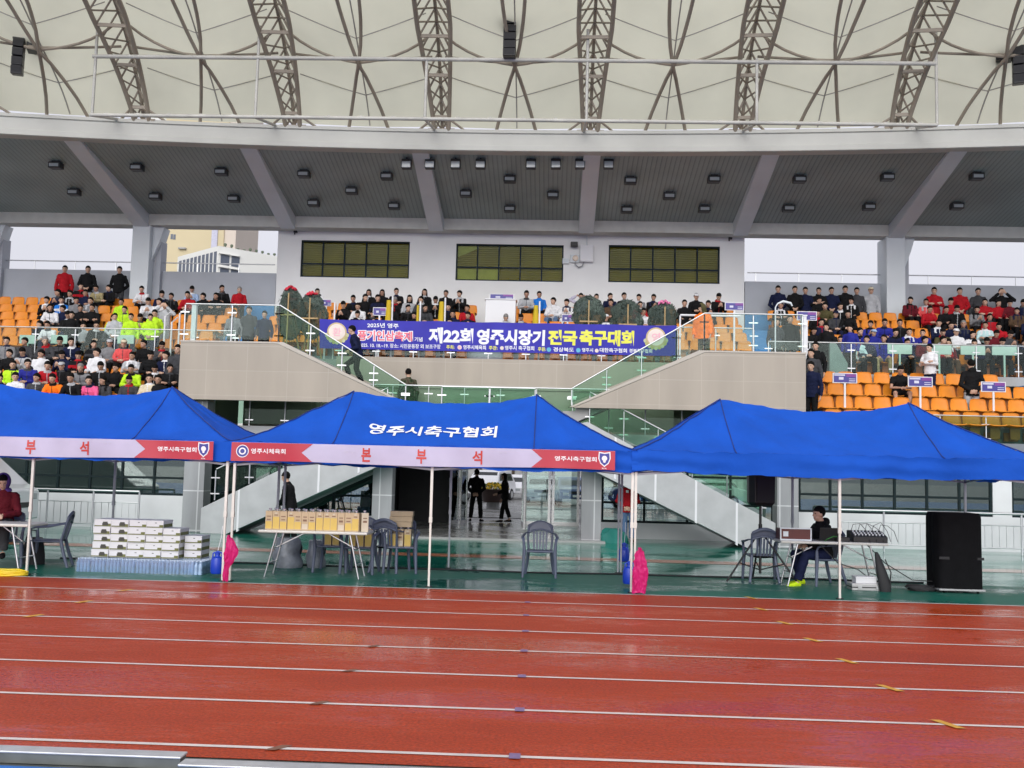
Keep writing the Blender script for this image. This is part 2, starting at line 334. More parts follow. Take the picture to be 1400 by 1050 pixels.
def window_part(parent, x0, x1, z0, z1, y, cols, rows, framem, panem, fw=.06, name='window', back=None, backm=None):
    """window frame part with one pane sub-part; cols is a count or fractions, rows fractions"""
    mb = MB(); cs = [i/cols for i in range(cols+1)] if isinstance(cols, int) else cols
    mb.box(x0, x1, y, y+.08, z0, z0+fw); mb.box(x0, x1, y, y+.08, z1-fw, z1)
    for k, c in enumerate(cs):
        x = x0+(x1-x0)*c; a = max(x0, min(x1-fw, x-fw/2)); mb.box(a, a+fw, y+.004, y+.076, z0+fw, z1-fw)
    for r in rows:
        z = z0+(z1-z0)*r; mb.box(x0+fw, x1-fw, y+.008, y+.072, z-fw/2, z+fw/2)
    f = mb.build(name, framem, parent); p = MB().box(x0+fw*.5, x1-fw*.5, y+.036, y+.046, z0+fw*.5, z1-fw*.5).build('pane', panem, f)
    if backm: MB().box(x0+fw, x1-fw, y+.16, y+.18, z0+fw, z1-fw).build('blind', backm, f)
    return f
BEIGE = panel_mat('beige_stone_cladding', (.41, .355, .295), (.48, .43, .37), 1.02, .62, .1, .31, .012, var=.06, streak=.035)
GSTONE = panel_mat('grey_stone_cladding', (.33, .34, .35), (.62, .63, .64), .9, .98, .2, .05, .03, var=.14, streak=.12)
STAIRST = mat('pale_marble_cladding', (.47, .48, .485), .5, var=.10, vs=2.2, bump=.1, bs=12)
TEALF = mat('dark_teal_frame', (.008, .018, .02), .5, var=.1, spec=.15)
WINDG = glass_mat('dark_teal_glass', (.30, .46, .42), .10, .01, .25, (.01, .03, .028))
CLEARG = glass_mat('clear_door_glass', (.80, .90, .86), .04)
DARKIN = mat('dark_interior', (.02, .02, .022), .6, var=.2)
GREYW = mat('grey_back_wall', (.42, .44, .48), .7, var=.06, vs=1)
OUTW = mat('painted_outer_wall', (.66, .67, .68), .6, var=.10, vs=.9, bump=.05); WHITEW = mat('white_press_wall', (.83, .83, .82), .6, var=.04, vs=.8, bump=.04)
# ------------------------------------------------------------------ grandstand (concrete body)
gs = empty('grandstand', (0, 0, 0), 'concrete grandstand with white walls, orange seat tiers and a beige double stair', 'grandstand')
UY0, UF0, UR, UD = 31.5, 4.80, .38, .80          # upper tier: first row, floor, rise, depth
LY0, LF0, LR, LD = 26.5, 2.70, .41, .80          # lower tier
def upper_floor(k): return UF0+UR*k
def lower_floor(k): return LF0+LR*k
def tier(x0, x1, y0, f0, rise, depth, n, yback, zb, name='seating_tier'):
    P = [(y0-.45, zb), (y0-.45, f0)]
    for k in range(n):
        ye = y0+depth*k+.35 if k < n-1 else yback
        P += [(ye, f0+rise*k)]
        if k < n-1: P += [(ye, f0+rise*(k+1))]
    P += [(yback, zb)]
    return MB().prism(P, x0, x1, axis='x').build(name, TIERC, gs)
XL, XR = -26.0, 24.0
tier(XL, XR, UY0, UF0, UR, UD, 6, 37.0, 4.46)
tier(XL, -9.6, LY0, LF0, LR, LD, 4, 29.3, 2.2); tier(6.5, XR, LY0, LF0, LR, LD, 4, 29.3, 2.2)
for xa, xb in ((-11.0, -9.85), (6.35, 7.3), (14.2, 15.2)):    # blue aisle steps of the upper tier
    P = [(31.02, 4.6)]
    for k in range(6): P += [(31.02+.8*k+.01, UF0+UR*k+.012), (31.02+.8*(k+1)+.01 if k < 5 else 36.9, UF0+UR*k+.012)]
    P += [(36.9, 4.6)]; MB().prism(P, xa, xb, axis='x').build('aisle_steps', BLUEP, gs)
MB().box(13.1, 16, 27.9, 29.3, 3.4, 4.43).build('aisle_block', BLUEP, gs)
MB().box(XL, -10.33, 36.96, 36.995, 6.7, 7.55).build('wall_dado', BLUEP, gs); MB().box(6.9, 8.2, 36.96, 36.995, 6.7, 7.55).build('wall_dado', BLUEP, gs)
mb = MB(); mb.box(XL, XR, 29.3, 31.05, 4.44, 4.70); mb.box(-7.2, 4.8, 28.05, 29.3, 4.44, 4.695); mb.box(-9.3, -6.8, 25.25, 29.3, 4.40, 4.69); mb.box(4.4, 6.2, 25.25, 29.3, 4.40, 4.69)
mb.build('deck_slab', CONC, gs)
lw = atY(0, 0, 26.3).x
# lower front walls with windows
pl = [atY(q, 650, 26.3).x for q in (-140, 120, 255, 1092, 1357, 1383, 1650)]
zlo, zhi = .86, 2.05
hl = [(pl[0], pl[2]-.02, zlo, zhi)]; hr = [(pl[3], pl[4], zlo, zhi), (pl[5], pl[6], zlo, zhi)]
wall_mb(XL, -9.05, 0, 2.66, 26.3, 26.5, hl).build('front_wall', OUTW, gs); wall_mb(6.35, XR, 0, 2.66, 26.3, 26.5, hr).build('front_wall', OUTW, gs)
window_part(gs, pl[0], pl[2]-.02, zlo, zhi, 26.34, 9, (.38,), TEALF, WINDG)
window_part(gs, pl[3], pl[4], zlo, zhi, 26.34, 6, (.38,), TEALF, WINDG); window_part(gs, pl[5], pl[6], zlo, zhi, 26.34, 6, (.38,), TEALF, WINDG)
mb = MB(); mb.box(XL, -9.1, 31.2, 31.3, 0, 2.6); mb.build('room_wall', WHITE, gs); MB().box(6.4, XR, 31.2, 31.3, 0, 2.6).build('room_wall', WHITE, gs)
mb = MB(); mb.box(XL, -9.1, 26.55, 31.1, .005, .03); mb.build('room_floor', mat('grey_room_floor', (.25, .25, .24), .3, var=.1), gs)
MB().box(6.4, XR, 26.55, 31.1, .005, .03).build('room_floor', MATS['grey_room_floor'], gs)
# stone columns beside the stair
for px in (268, 1074):
    x = atY(px, 690, 25.6).x; MB().box(x-.26, x+.26, 25.35, 25.9, 0, 3.28).build('stone_column', GSTONE, gs, bevel=.01)
for px in (524, 808):
    x = atY(px, 690, 26).x; MB().box(x-.25, x+.25, 25.75, 26.25, 0, 2.44).build('stone_column', GSTONE, gs, bevel=.01)
# mezzanine
MB().box(-9.05, 6.3, 26.85, 30.2, 2.45, 2.74).build('mezzanine_slab', WHITE, gs)
MB().box(-9.05, 6.3, 29.6, 29.8, 2.74, 4.40).build('mezzanine_wall', BEIGE, gs); MB().box(-6.5, 3.3, 27.9, 28.02, 2.745, 3.915).build('mezzanine_wall', BEIGE, gs)
x0, x1 = atY(486, 490, 28).x, atY(1012, 500, 28).x
MB().box(x0-.5, x1+.4, 27.85, 28.05, 3.92, 4.76).build('balcony_parapet', BEIGE, gs)
# ------------------------------------------------------------------ double stair
def stair(s, xc, lab):
    """s = -1: the flight that starts on the apartment side"""
    st = empty('staircase', (xc, 25.0, 0), lab, 'staircase', 'mirrored halves of the double stair')
    X = lambda d: s*d                      # d metres outwards from the middle
    def pr(poly, y0, y1, nm, m, bev=0): return MB().prism([(X(a), z) for a, z in poly], y0, y1).build(nm, m, st, bevel=bev)
    # lower flight, outside -> middle: d 6.9..1.15 rising 0..2.74
    pr([(7.0, 0), (6.35, 0), (1.15, 2.46), (1.15, 2.72), (2.45, 2.955), (7.0, .62)], 0, .2, 'lower_parapet', STAIRST, .01)
    for k in range(2, 6):
        a = 1.15+k*.98; z = 3.62-(a-1.15)*.513
        MB().prism([(X(a), z-1.02), (X(a+.05), z-1.045), (X(a+.05), z-.03), (X(a), z-.004)], -.006, .1).build('joint_strip', WHITE, st)
    P = [(6.8, 0)]; n = 16
    for k in range(n):
        d = 6.8-k*.3525; z = 2.74*(k+1)/n; P += [(d, z), (d-.3525, z)]
    P += [(1.16, 2.5), (6.4, 0)]; pr(P, .21, 1.75, 'lower_steps', CONC)
    pr([(6.9, .0), (6.3, 0), (1.15, 2.46), (1.15, 2.9), (6.9, .2)], 1.76, 1.85, 'inner_stringer', STAIRST)
    # upper flight, middle -> outside, inside the beige parapet
    pr([(2.1, 3.30), (7.72, 3.30), (7.72, 4.72), (5.28, 4.72)], 0, .22, 'upper_parapet', BEIGE)
    pr([(2.1, 3.31), (5.28, 4.725), (7.73, 4.725), (7.73, 4.77), (5.14, 4.77), (2.0, 3.315)], -.012, .24, 'coping', mat('pale_coping', (.50, .45, .39), .5, var=.05), .004)
    P = [(1.15, 2.74)]; n = 12
    for k in range(n):
        d = 1.15+k*.342; z = 2.74+1.94*(k+1)/n; P += [(d, z), (d+.342, z)]
    P += [(5.25, 4.4), (1.2, 2.5)]; pr(P, .23, 1.75, 'upper_steps', CONC)
    MB().box(min(X(7.52), X(7.72)), max(X(7.52), X(7.72)), .225, 4.3, 2.75, 4.715).build('side_wall', BEIGE, st)
    return st
XC = -1.58
stair(-1, XC, 'beige and grey stone stair rising from the apartment tower side with glass rails')
stair(1, XC, 'beige and grey stone stair rising from behind the black tripod speaker')
MB().box(XC-1.15, XC+1.15, 25.0, 26.84, 2.47, 2.735).build('stair_landing', CONC, gs)
# ------------------------------------------------------------------ glass railings
def rail_seg(parent, a, b, h, step=1.0, gap=.06, top=True, clamps=True, off=.035, base=.06, gm=None, h2=None):
    h1 = h; h2 = h if h2 is None else h2
    a, b = Vector(a), Vector(b); L = (b-a).length; n = max(1, round(L/step)); d = (b-a)/n; hd = Vector((d.x, d.y, 0)).normalized(); nr = Vector((hd.y, -hd.x, 0))
    for i in range(n):
        p, q = a+d*i, a+d*(i+1); u = (q-p)*.012
        ha, hb = h1+(h2-h1)*i/n, h1+(h2-h1)*(i+1)/n; P = [p+u+Vector((0, 0, base)), q-u+Vector((0, 0, base)), q-u+Vector((0, 0, hb)), p+u+Vector((0, 0, ha))]; t = nr*.006
        MB().add([x-t for x in P]+[x+t for x in P], [(0, 1, 2, 3), (7, 6, 5, 4), (0, 4, 5, 1), (1, 5, 6, 2), (2, 6, 7, 3), (3, 7, 4, 0)]).build('glass_panel', gm or RGLASS, parent)
    for i in range(n+1):
        p = a+d*i; mb = MB(); o = nr*off; h = h1+(h2-h1)*i/n
        mb.tube([p+o, p+o+Vector((0, 0, h-.02))], .020, 8)
        if clamps:
            for z in (.16, h-.2): mb.beam(p+o*1.1+Vector((0, 0, z))-hd*.11, p+o*1.1+Vector((0, 0, z))+hd*.11, .028, .028)
        mb.build('post', STEEL, parent, smooth=50)
    if top:
        MB().tube([a+Vector((0, 0, h1+.015)), b+Vector((0, 0, h2+.015))], .018, 8).build('handrail', STEEL, parent, smooth=50)
def railing(segs, lab, grp='glass balustrades of the grandstand', gm=None):
    e = empty('glass_railing', segs[0][0], lab, 'railing', grp); o = Vector(segs[0][0])
    for i, s in enumerate(segs): rail_seg(e, Vector(s[0])-o, Vector(s[1])-o, *(list(s[2:])+[1.0, .06, True, True, .035, .06, None, None][len(s)-3:])[:7], gm=gm or (DGLASS if s[0][2] > 4.6 and s[1][2] > 4.4 else None), h2=s[10] if len(s) > 10 else None)
    return e
bl, br = XC-7.72, XC+7.72
railing([((x0-.45, 27.95, 4.76), (x1+.35, 27.95, 4.76), .98)], 'glass balcony railing behind the long blue tournament banner')
railing([((bl+.05, 25.1, 4.77), (XC-5.28, 25.1, 4.77), .92), ((XC-5.28, 25.1, 4.77), (XC-2.05, 25.1, 3.36), .92, 1.0, .06, True, True, .035, .06, None, .40), ((XC-1.15, 25.1, 2.74), (XC+0.02, 25.1, 2.74), 1.0)], 'sloping glass railing on the beige stair wall below the dark wreath')
railing([((br-.05, 25.1, 4.77), (XC+5.28, 25.1, 4.77), .92), ((XC+5.28, 25.1, 4.77), (XC+4.6, 25.1, 4.473), .92, 1.0, .06, True, True, .035, .06, None, .81), ((XC+4.6, 25.1, 4.473), (XC+2.05, 25.1, 3.36), .81, 1.0, .06, True, True, .035, .06, None, .40), ((XC+.04, 25.1, 2.74), (XC+1.15, 25.1, 2.74), 1.0)], 'sloping glass railing on the beige stair wall by the orange raincoat')
railing([((XC-6.7, 25.12, .82), (XC-2.5, 25.12, 2.93), .75)], 'glass railing on the lower grey stair parapet near the stacked cartons')
railing([((XC+6.7, 25.12, .82), (XC+2.5, 25.12, 2.93), .75)], 'glass railing on the lower grey stair parapet near the tripod speaker')
railing([((-9.0, 26.92, 2.74), (6.25, 26.92, 2.74), 1.16, .98)], 'long green glass railing of the mezzanine under the beige walls')
railing([((XL+6, 29.35, 4.70), (bl, 29.35, 4.70), .88, 1.2)], 'glass railing between the tiers on the apartment tower side')
railing([((br, 29.35, 4.70), (XR-5, 29.35, 4.70), .88, 1.2)], 'glass railing between the tiers behind the glass-tinted boards')
railing([((6.4, 26.36, 2.66), (XR-5, 26.36, 2.66), .72, 1.1)], 'low glass railing along the foot of the lower orange tier')
# white gate posts at the deck ends
for px, yb, nm in ((262, 470, 'apartment tower'), (1100, 485, 'team board')):
    p = atY(px, 470, 25.2); e = empty('gate_post', (p.x, 25.3, 4.70), 'white square post at the deck corner on the %s side' % nm, 'post')
    MB().box(-.06, .06, -.06, .06, 0, 1.0).build('shaft', WHITE, e, bevel=.008); MB().box(-.075, .075, -.075, .075, 1.0, 1.03).build('cap', WHITE, e)
# ------------------------------------------------------------------ back wall, columns, press block
wall_mb(XL, -10.32, 6.6, 8.78, 37.0, 37.2).build('back_wall', GREYW, gs); wall_mb(6.9, XR, 6.6, 8.78, 37.0, 37.2).build('back_wall', GREYW, gs)
for xa, xb in ((XL, -10.4), (7.0, XR)):
    mb = MB(); mb.tube([(xa, 37.1, 9.12), (xb, 37.1, 9.12)], .022, 8)
    x = xa+.3
    while x < xb: mb.tube([(x, 37.1, 8.78), (x, 37.1, 9.12)], .018, 6); x += 1.55
    e = empty('parapet_rail', (0, 0, 0), 'thin steel rail on the rear parapet '+('before the apartment tower' if xa < -20 else 'behind the standing black-clad group'), 'railing', 'rear parapet rails')
    mb.build('rail', STEEL, e, smooth=50)
pb = empty('press_box', (0, 0, 0), 'white press block with three wide yellow-tinted windows under the roof', 'press box')
W3 = [(-9.42, -5.38, 8.66, 10.04), (-3.66, .29, 8.63, 10.0), (1.94, 5.98, 8.66, 10.04)]
wall_mb(-10.3, 6.87, 6.55, 10.75, 36.98, 37.2, W3).build('front_wall', WHITEW, pb)
mb = MB(); mb.box(-10.3, -10.1, 37.2, 44, 4.5, 10.7); mb.box(6.67, 6.87, 37.2, 44, 4.5, 10.7); mb.build('side_wall', WHITEW, pb)
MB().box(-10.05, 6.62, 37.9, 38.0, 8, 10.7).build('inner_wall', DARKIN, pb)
BLIND = mat('yellow_blind', (.30, .25, .008), .5, var=.2, vs=1.2)
def blind_mat():
    m = BLIND; n = m.node_tree; b = n.nodes['Principled BSDF']
    tc = n.nodes.new('ShaderNodeTexCoord'); wv = n.nodes.new('ShaderNodeTexWave'); wv.bands_direction = 'Z'; wv.inputs['Scale'].default_value = 4; wv.inputs['Distortion'].default_value = 1.5; wv.inputs['Detail Scale'].default_value = .4
    n.links.new(tc.outputs['Object'], wv.inputs[0]); bp = n.nodes.new('ShaderNodeBump'); bp.inputs['Strength'].default_value = .5; bp.inputs['Distance'].default_value = .04
    n.links.new(wv.outputs[1], bp.inputs['Height']); n.links.new(bp.outputs[0], b.inputs['Normal'])
blind_mat()
PRESSG = glass_mat('press_window_glass', (.74, .74, .45), .0, .015, fm=.18)
for i, q in enumerate(W3):
    f = window_part(pb, *q, 37.02, 5, (.37,), TEALF, PRESSG, .05, backm=BLIND)
    if i == 1:
        PALE = mat('pale_painted_sky', (.50, .62, .66), .3, var=.12)  # bright sky seen in these panes is painted on as pale sheets
        dx = (q[1]-q[0])/5
        MB().box(q[0]+.06, q[0]+2*dx-.03, 37.15, 37.16, q[2]+.06, q[2]+.46).build('painted_sky_pane', PALE, f)
        MB().prism([(q[0]+.06, q[2]+.9), (q[0]+dx-.03, q[2]+1.22), (q[0]+dx-.03, q[3]-.07), (q[0]+.06, q[3]-.07)], 37.15, 37.16).build('painted_sky_pane', PALE, f)
# electrical box, lamp and camera between the windows
p = atY(802, 347, 36.85)
e = empty('electric_box', (p.x, 36.98, p.z-.3), 'white metal electric box on the press block wall between two windows', 'electric box')
MB().box(-.24, .24, -.2, -.002, 0, .62).build('cabinet', WHITE, e, bevel=.012); MB().box(-.225, .225, -.214, -.2, .03, .59).build('door', WHITE, e, bevel=.006)
MB().tube([(-.1, -.1, 0), (-.14, -.1, -.14), (-.28, -.1, -.2), (-.4, -.1, -.1), (-.42, -.1, .1)], .022, 8).build('cable', mat('grey_cable', (.3, .31, .32), .5), e, smooth=50)
MB().tube([(.0, -.1, .62), (0, -.05, 1.0)], .02, 6).build('conduit', LILACW, e)
p = atY(786, 353, 36.85)
e = empty('wall_lamp', (p.x, 36.98, p.z-.1), 'round wall lamp in a small grey housing beside the electric box', 'lamp')
MB().box(-.17, .17, -.12, -.002, -.05, .24).build('housing', LILACW, e, bevel=.015)
MB().lathe([(.02, 0), (.1, 0), (.11, .03), (.09, .06), (.03, .075)], (0.02, -.12, .1), 16, rot=rx(R_(90))).build('lens', mat('warm_lens', (.75, .62, .5), .15), e, smooth=40)
MB().box(-.45, -.22, -.1, -.002, -.1, .1).build('junction_box', LILACW, e, bevel=.01)
p = atY(785, 335, 36.85)
e = empty('security_camera', (p.x, 36.98, p.z), 'small black security camera above the round wall lamp', 'camera')
MB().box(-.13, .13, -.3, -.08, -.08, .09).build('housing', BLACK, e, bevel=.02); MB().box(-.03, .03, -.08, 0, -.03, .03).build('bracket', BLACK, e)
for px, py, w in ((403, 316, 'apartment'), (997, 325, 'orange raincoat')):
    p = atY(px, py, 36.9); e = empty('security_camera', (p.x, 36.98, p.z), 'slim dark camera bracket high on the press block, %s end' % w, 'camera')
    MB().tube([(0, -.02, .14), (0, -.1, 0), (0, -.06, -.12)], .022, 8).build('bracket', BLACK, e); MB().box(-.03, .1, -.16, -.04, -.06, 0).build('housing', BLACK, e, bevel=.01)
# ------------------------------------------------------------------ concrete roof: beam, soffit, ribs, fascia
FXC, FR = -1.6, 2*109.0
def fy(x, y0=31.15): return y0-(x-FXC)**2/FR
rf = empty('concrete_roof', (0, 0, 0), 'grey ribbed stand roof with sloping white beams and a pale fascia', 'roof')
sof = mat('grey_metal_soffit', (.35, .415, .39), .55, var=.14, vs=.5)
def sof_mat():
    n = sof.node_tree; b = n.nodes['Principled BSDF']; tc = n.nodes.new('ShaderNodeTexCoord'); wv = n.nodes.new('ShaderNodeTexWave'); wv.bands_direction = 'X'; wv.inputs['Scale'].default_value = 2.1; wv.wave_profile = 'SAW'
    n.links.new(tc.outputs['Object'], wv.inputs[0]); bp = n.nodes.new('ShaderNodeBump'); bp.inputs['Strength'].default_value = 1; bp.inputs['Distance'].default_value = .03
    n.links.new(wv.outputs[1], bp.inputs['Height']); n.links.new(bp.outputs[0], b.inputs['Normal'])
    src = b.inputs['Base Color'].links[0].from_socket; mx = n.nodes.new('ShaderNodeMix'); mx.data_type = 'RGBA'; mx.blend_type = 'MULTIPLY'; mx.inputs[0].default_value = .5
    rp = n.nodes.new('ShaderNodeMapRange'); rp.inputs[1].default_value = 0; rp.inputs[2].default_value = .35; rp.inputs[3].default_value = .35; rp.inputs[4].default_value = 1; n.links.new(wv.outputs[1], rp.inputs[0])
    n.links.new(src, mx.inputs[6]); n.links.new(rp.outputs[0], mx.inputs[7]); n.links.new(mx.outputs[2], b.inputs['Base Color'])
sof_mat()
SZB, SZF = 10.76, 11.80
def soffit_z(y, x): return SZB+(SZF-SZB)*(36.3-y)/(36.3-fy(x))
MB().grid(60, 6, lambda u, v: ((lambda x: (x, 36.32+(fy(x)-36.32)*v, SZB+(SZF-SZB)*v))(XL+(XR-XL)*u))).build('soffit', sof, rf)
MB().box(XL, XR, 36.3, 36.95, 10.36, 10.80).build('rear_beam', mat('cream_beam', (.60, .60, .56), .6, var=.06), rf)
MB().grid(60, 1, lambda u, v: ((lambda x: (x, 37+(fy(x)+.4-37)*v, 11.2+1.0*v))(XL+(XR-XL)*u))).build('roof_slab', CONC, rf)
FAS = mat('pale_fascia', (.52, .52, .48), .5, var=.10, vs=.6, bump=.03)
mb = MB(); prof = [(0, 11.62), (-.04, 11.64), (-.04, 11.80), (.01, 11.82), (.01, 12.18), (-.05, 12.2), (-.05, 12.30), (.25, 12.34), (.5, 12.3), (.5, 11.66)]
np_ = len(prof); N = 70
V = [((lambda x: (x, fy(x, 31.1)+prof[j][0], prof[j][1]))(XL+(XR-XL)*i/N)) for i in range(N+1) for j in range(np_)]
mb.add(V, [(i*np_+j, i*np_+(j+1) % np_, (i+1)*np_+(j+1) % np_, (i+1)*np_+j) for i in range(N) for j in range(np_)]); mb.build('fascia', FAS, rf, smooth=20)
RIBX = [-21.2, -15.2, -9.78, -4.35, 1.08, 6.6, 12.1, 17.6]
for x in RIBX:
    xa = -.004*x; mb = MB(); yf = fy(x)+.35
    P = [(36.35, 10.30), (36.35, 10.95), (yf, 12.0), (yf, 11.66)]
    mb.prism([(y, z) for y, z in P], x-.27, x+.27, axis='x'); mb.build('roof_beam', LILACW, rf, bevel=.02)
for x in (-21.2, -15.2, 12.1, 17.6):
    e = empty('concrete_column', (x, 36.9, 6.7), 'square pale column carrying the roof ' + {-21.2: 'at the photo edge behind empty orange seats', -15.2: 'beside the apartment tower', 12.1: 'between the standing black and red groups', 17.6: 'at the far end of the red group'}[x], 'column', 'rear columns')
    MB().box(-.33, .33, -.55, .5, 0, 3.68).build('shaft', LILACW, e, bevel=.02)
    MB().prism([(.33, 2.4), (.33, 3.66), (.75, 3.66), (.62, 3.2)], -.3, .3).build('bracket', LILACW, e, bevel=.01)
    MB().box(.335, .6, -.1, .45, 0, 3.2).build('downpipe_case', GREYW, e)
# small box lights and floodlights under the roof
def soffit_at(px, py):
    d = ray(px, py); t = 32/d.y
    for _ in range(30):
        p = EYE+d*t; t = t*(soffit_z(p.y, p.x)-CH)/(p.z-CH)
    return EYE+d*t
LBLK = mat('black_lamp_body', (.02, .021, .024), .4, var=.1); LGL = mat('grey_lamp_glass', (.38, .41, .42), .12, var=.05)
proto = None
def box_light():
    e = empty('ceiling_light', (0, 0, 0)); MB().box(-.2, .2, -.16, .16, -.24, -.03).build('housing', LBLK, e, bevel=.03); MB().box(-.15, .15, -.174, -.158, -.2, -.1).build('lens', LGL, e); MB().box(-.12, .12, -.08, .08, -.03, .05).build('mount', LBLK, e)
    return e
BLP = [(77, 225), (102, 262), (188, 228), (213, 268), (303, 234), (320, 271), (416, 237), (429, 277), (481, 260), (529, 240), (539, 281), (637, 264), (697, 244), (697, 285), (756, 266), (862, 246), (857, 286), (915, 267), (976, 244), (963, 285), (1093, 244), (1078, 284), (1213, 241), (1188, 282), (1335, 240), (1308, 281)]
cnt = {}
for px, py in BLP:
    p = soffit_at(px, py-4); o = box_light() if proto is None else copy_tree(proto); proto = proto or o; o.location = p
    bay = sum(1 for x in RIBX if x < p.x); row = 'fascia-side' if py < 250 else ('middle' if py < 270 and 450 < px < 930 else 'wall-side')
    bn = {2: 'over the empty seats', 1: 'over the empty seats', 3: 'over the lime vest group', 4: 'over the first press window', 5: 'over the middle press window', 6: 'over the third press window', 7: 'over the navy group', 8: 'over the red group'}.get(bay, 'at the edge')
    k = cnt[(bay, row)] = cnt.get((bay, row), 0)+1
    tag(o, 'small black box light, %s row %s%s' % (row, bn, '' if k == 1 else ', %s along' % ORD[k-1]), 'ceiling light', 'black box lights under the roof')
proto = None
for i, px in enumerate((556, 588, 623, 657, 726, 760, 793, 832)):
    p = atY(px, 222, 31.9)
    if proto is None:
        e = empty('floodlight', (0, 0, 0)); MB().box(-.16, .16, -.1, .12, -.22, .1).build('housing', LBLK, e, bevel=.03)
        MB().box(-.14, .14, -.13, -.095, -.2, .0).build('lens', LGL, e, bevel=.01); MB().beam((0, .0, .1), (0, .06, .36), .05, .05).build('bracket', LBLK, e); proto = e
    else: e = copy_tree(proto)
    e.location = (p.x, 31.9, p.z); tag(e, 'grey-faced floodlight behind the fascia, %s of eight from the apartment side' % ORD[i], 'floodlight', 'floodlights behind the fascia')
# ------------------------------------------------------------------ tensile canopy over the stand
cp = empty('fabric_canopy', (0, 0, 0), 'cream fabric canopy on curved brown lattice trusses above the fascia', 'canopy')
mem = bpy.data.materials.new('cream_membrane'); mem.use_nodes = True; n = mem.node_tree; n.nodes.clear()
out = n.nodes.new('ShaderNodeOutputMaterial'); d1 = n.nodes.new('ShaderNodeBsdfDiffuse'); t1 = n.nodes.new('ShaderNodeBsdfTranslucent'); mx = n.nodes.new('ShaderNodeMixShader'); mx.inputs[0].default_value = .74
tc = n.nodes.new('ShaderNodeTexCoord'); no = n.nodes.new('ShaderNodeTexNoise'); no.inputs['Scale'].default_value = .45; no.inputs['Detail'].default_value = 7; n.links.new(tc.outputs['Object'], no.inputs['Vector'])
cr = n.nodes.new('ShaderNodeMapRange'); cr.inputs[1].default_value = .3; cr.inputs[2].default_value = .7; cr.inputs[3].default_value = .89; cr.inputs[4].default_value = 1.04; n.links.new(no.outputs[0], cr.inputs[0])
for sh, c in ((d1, (.84, .82, .66)), (t1, (.93, .91, .71))):
    vm = n.nodes.new('ShaderNodeVectorMath'); vm.operation = 'SCALE'; vm.inputs[0].default_value = c; n.links.new(cr.outputs[0], vm.inputs['Scale']); n.links.new(vm.outputs[0], sh.inputs[0])
n.links.new(d1.outputs[0], mx.inputs[1]); n.links.new(t1.outputs[0], mx.inputs[2]); n.links.new(mx.outputs[0], out.inputs[0])
TRUSSM = mat('brown_steel_truss', (.33, .28, .22), .5, var=.12, vs=2)
SEAMM = mat('grey_seam_cable', (.42, .40, .36), .6)
# arc of a truss in its own plane, offsets from the fascia (forwards, height)
ARC = [(.0, 12.28), (.30, 12.75), (.75, 13.25), (1.3, 13.78), (2.0, 14.30), (2.8, 14.78), (3.7, 15.22), (4.8, 15.66), (5.8, 15.95)]
SL = [0]
for a, b in zip(ARC, ARC[1:]): SL.append(SL[-1]+math.hypot(b[0]-a[0], b[1]-a[1]))
STOT = SL[-1]
def arc(s):
    s = max(0, min(STOT, s))
    for i in range(len(ARC)-1):
        if s <= SL[i+1]+1e-9:
            k = (s-SL[i])/(SL[i+1]-SL[i]); break
    a, b = ARC[i], ARC[i+1]
    return a[0]+(b[0]-a[0])*k, a[1]+(b[1]-a[1])*k
def on_arc(x, s, dn=0.0):
    """point at lateral x, arc length s, dn metres to the under side"""
    f, z = arc(s); f2, z2 = arc(min(STOT, s+.05)); f1, z1 = arc(max(0, s-.05)); t = Vector((0, -(f2-f1), z2-z1)).normalized(); nr = Vector((0, -t.z, t.y))
    return Vector((x, fy(x, 31.2)-f, z))+Vector((0, nr.y, nr.z))*dn
TX = [-26.9, -22.25, -17.6, -12.95, -8.3, -3.65, 1.0, 5.65, 10.25, 14.9, 19.55, 24.2]
def drop(x, s):
    for a, b in zip(TX, TX[1:]):
        if a <= x <= b:
            k = 1-abs((x-(a+b)/2)/((b-a)/2)); return (.55*k+.2*math.sin(k*math.pi/2))*min(1, .25+s/3.2)
    return 0
xs_ = []
for a, b in zip(TX, TX[1:]): xs_ += [a+(b-a)*i/12 for i in range(12)]
xs_.append(TX[-1])
NS = 20
mb = MB(); V = []
for j in range(NS+1):
    for x in xs_: V.append(on_arc(x, STOT*j/NS, drop(x, STOT*j/NS)-.55))
nx = len(xs_); mb.add(V, [(j*nx+i, j*nx+i+1, (j+1)*nx+i+1, (j+1)*nx+i) for j in range(NS) for i in range(nx-1)]); mb.build('membrane', mem, cp, smooth=60)
def truss(x):
    mb = MB(); S = [STOT*i/30 for i in range(31)]
    def hw(s): return .22+.26*min(1, s/3.6)
    def dp(s): return .16+.42*min(1, s/3.0)
    A = [on_arc(x-hw(s), s, dp(s)*.5) for s in S]; B = [on_arc(x+hw(s), s, dp(s)*.5) for s in S]; C = [on_arc(x, s, -dp(s)*.7) for s in S]
    mb.tube(A, .07, 8); mb.tube(B, .07, 8); mb.tube(C, .055, 8)
    for i in range(0, 30, 2):
        q = i+2 if i+2 <= 30 else 30
        mb.tube([A[i], C[q]], .032, 6); mb.tube([B[i], C[q]], .032, 6); mb.tube([C[i], A[q]], .028, 6); mb.tube([C[i], B[q]], .028, 6)
        if i % 6 == 2: mb.beam(A[i], B[i], .04, .10)
    p = on_arc(x, 0, 0); mb.box(x-.42, x+.42, p.y-.12, p.y+.16, p.z-.02, p.z+.05)
    for s in (-1, 1): mb.tube([p+Vector((s*.75, 0, 0)), on_arc(x+s*.28, .38, .1)], .04, 6)
    mb.build('truss', TRUSSM, cp, smooth=50)
for x in TX[2:-1]: truss(x)
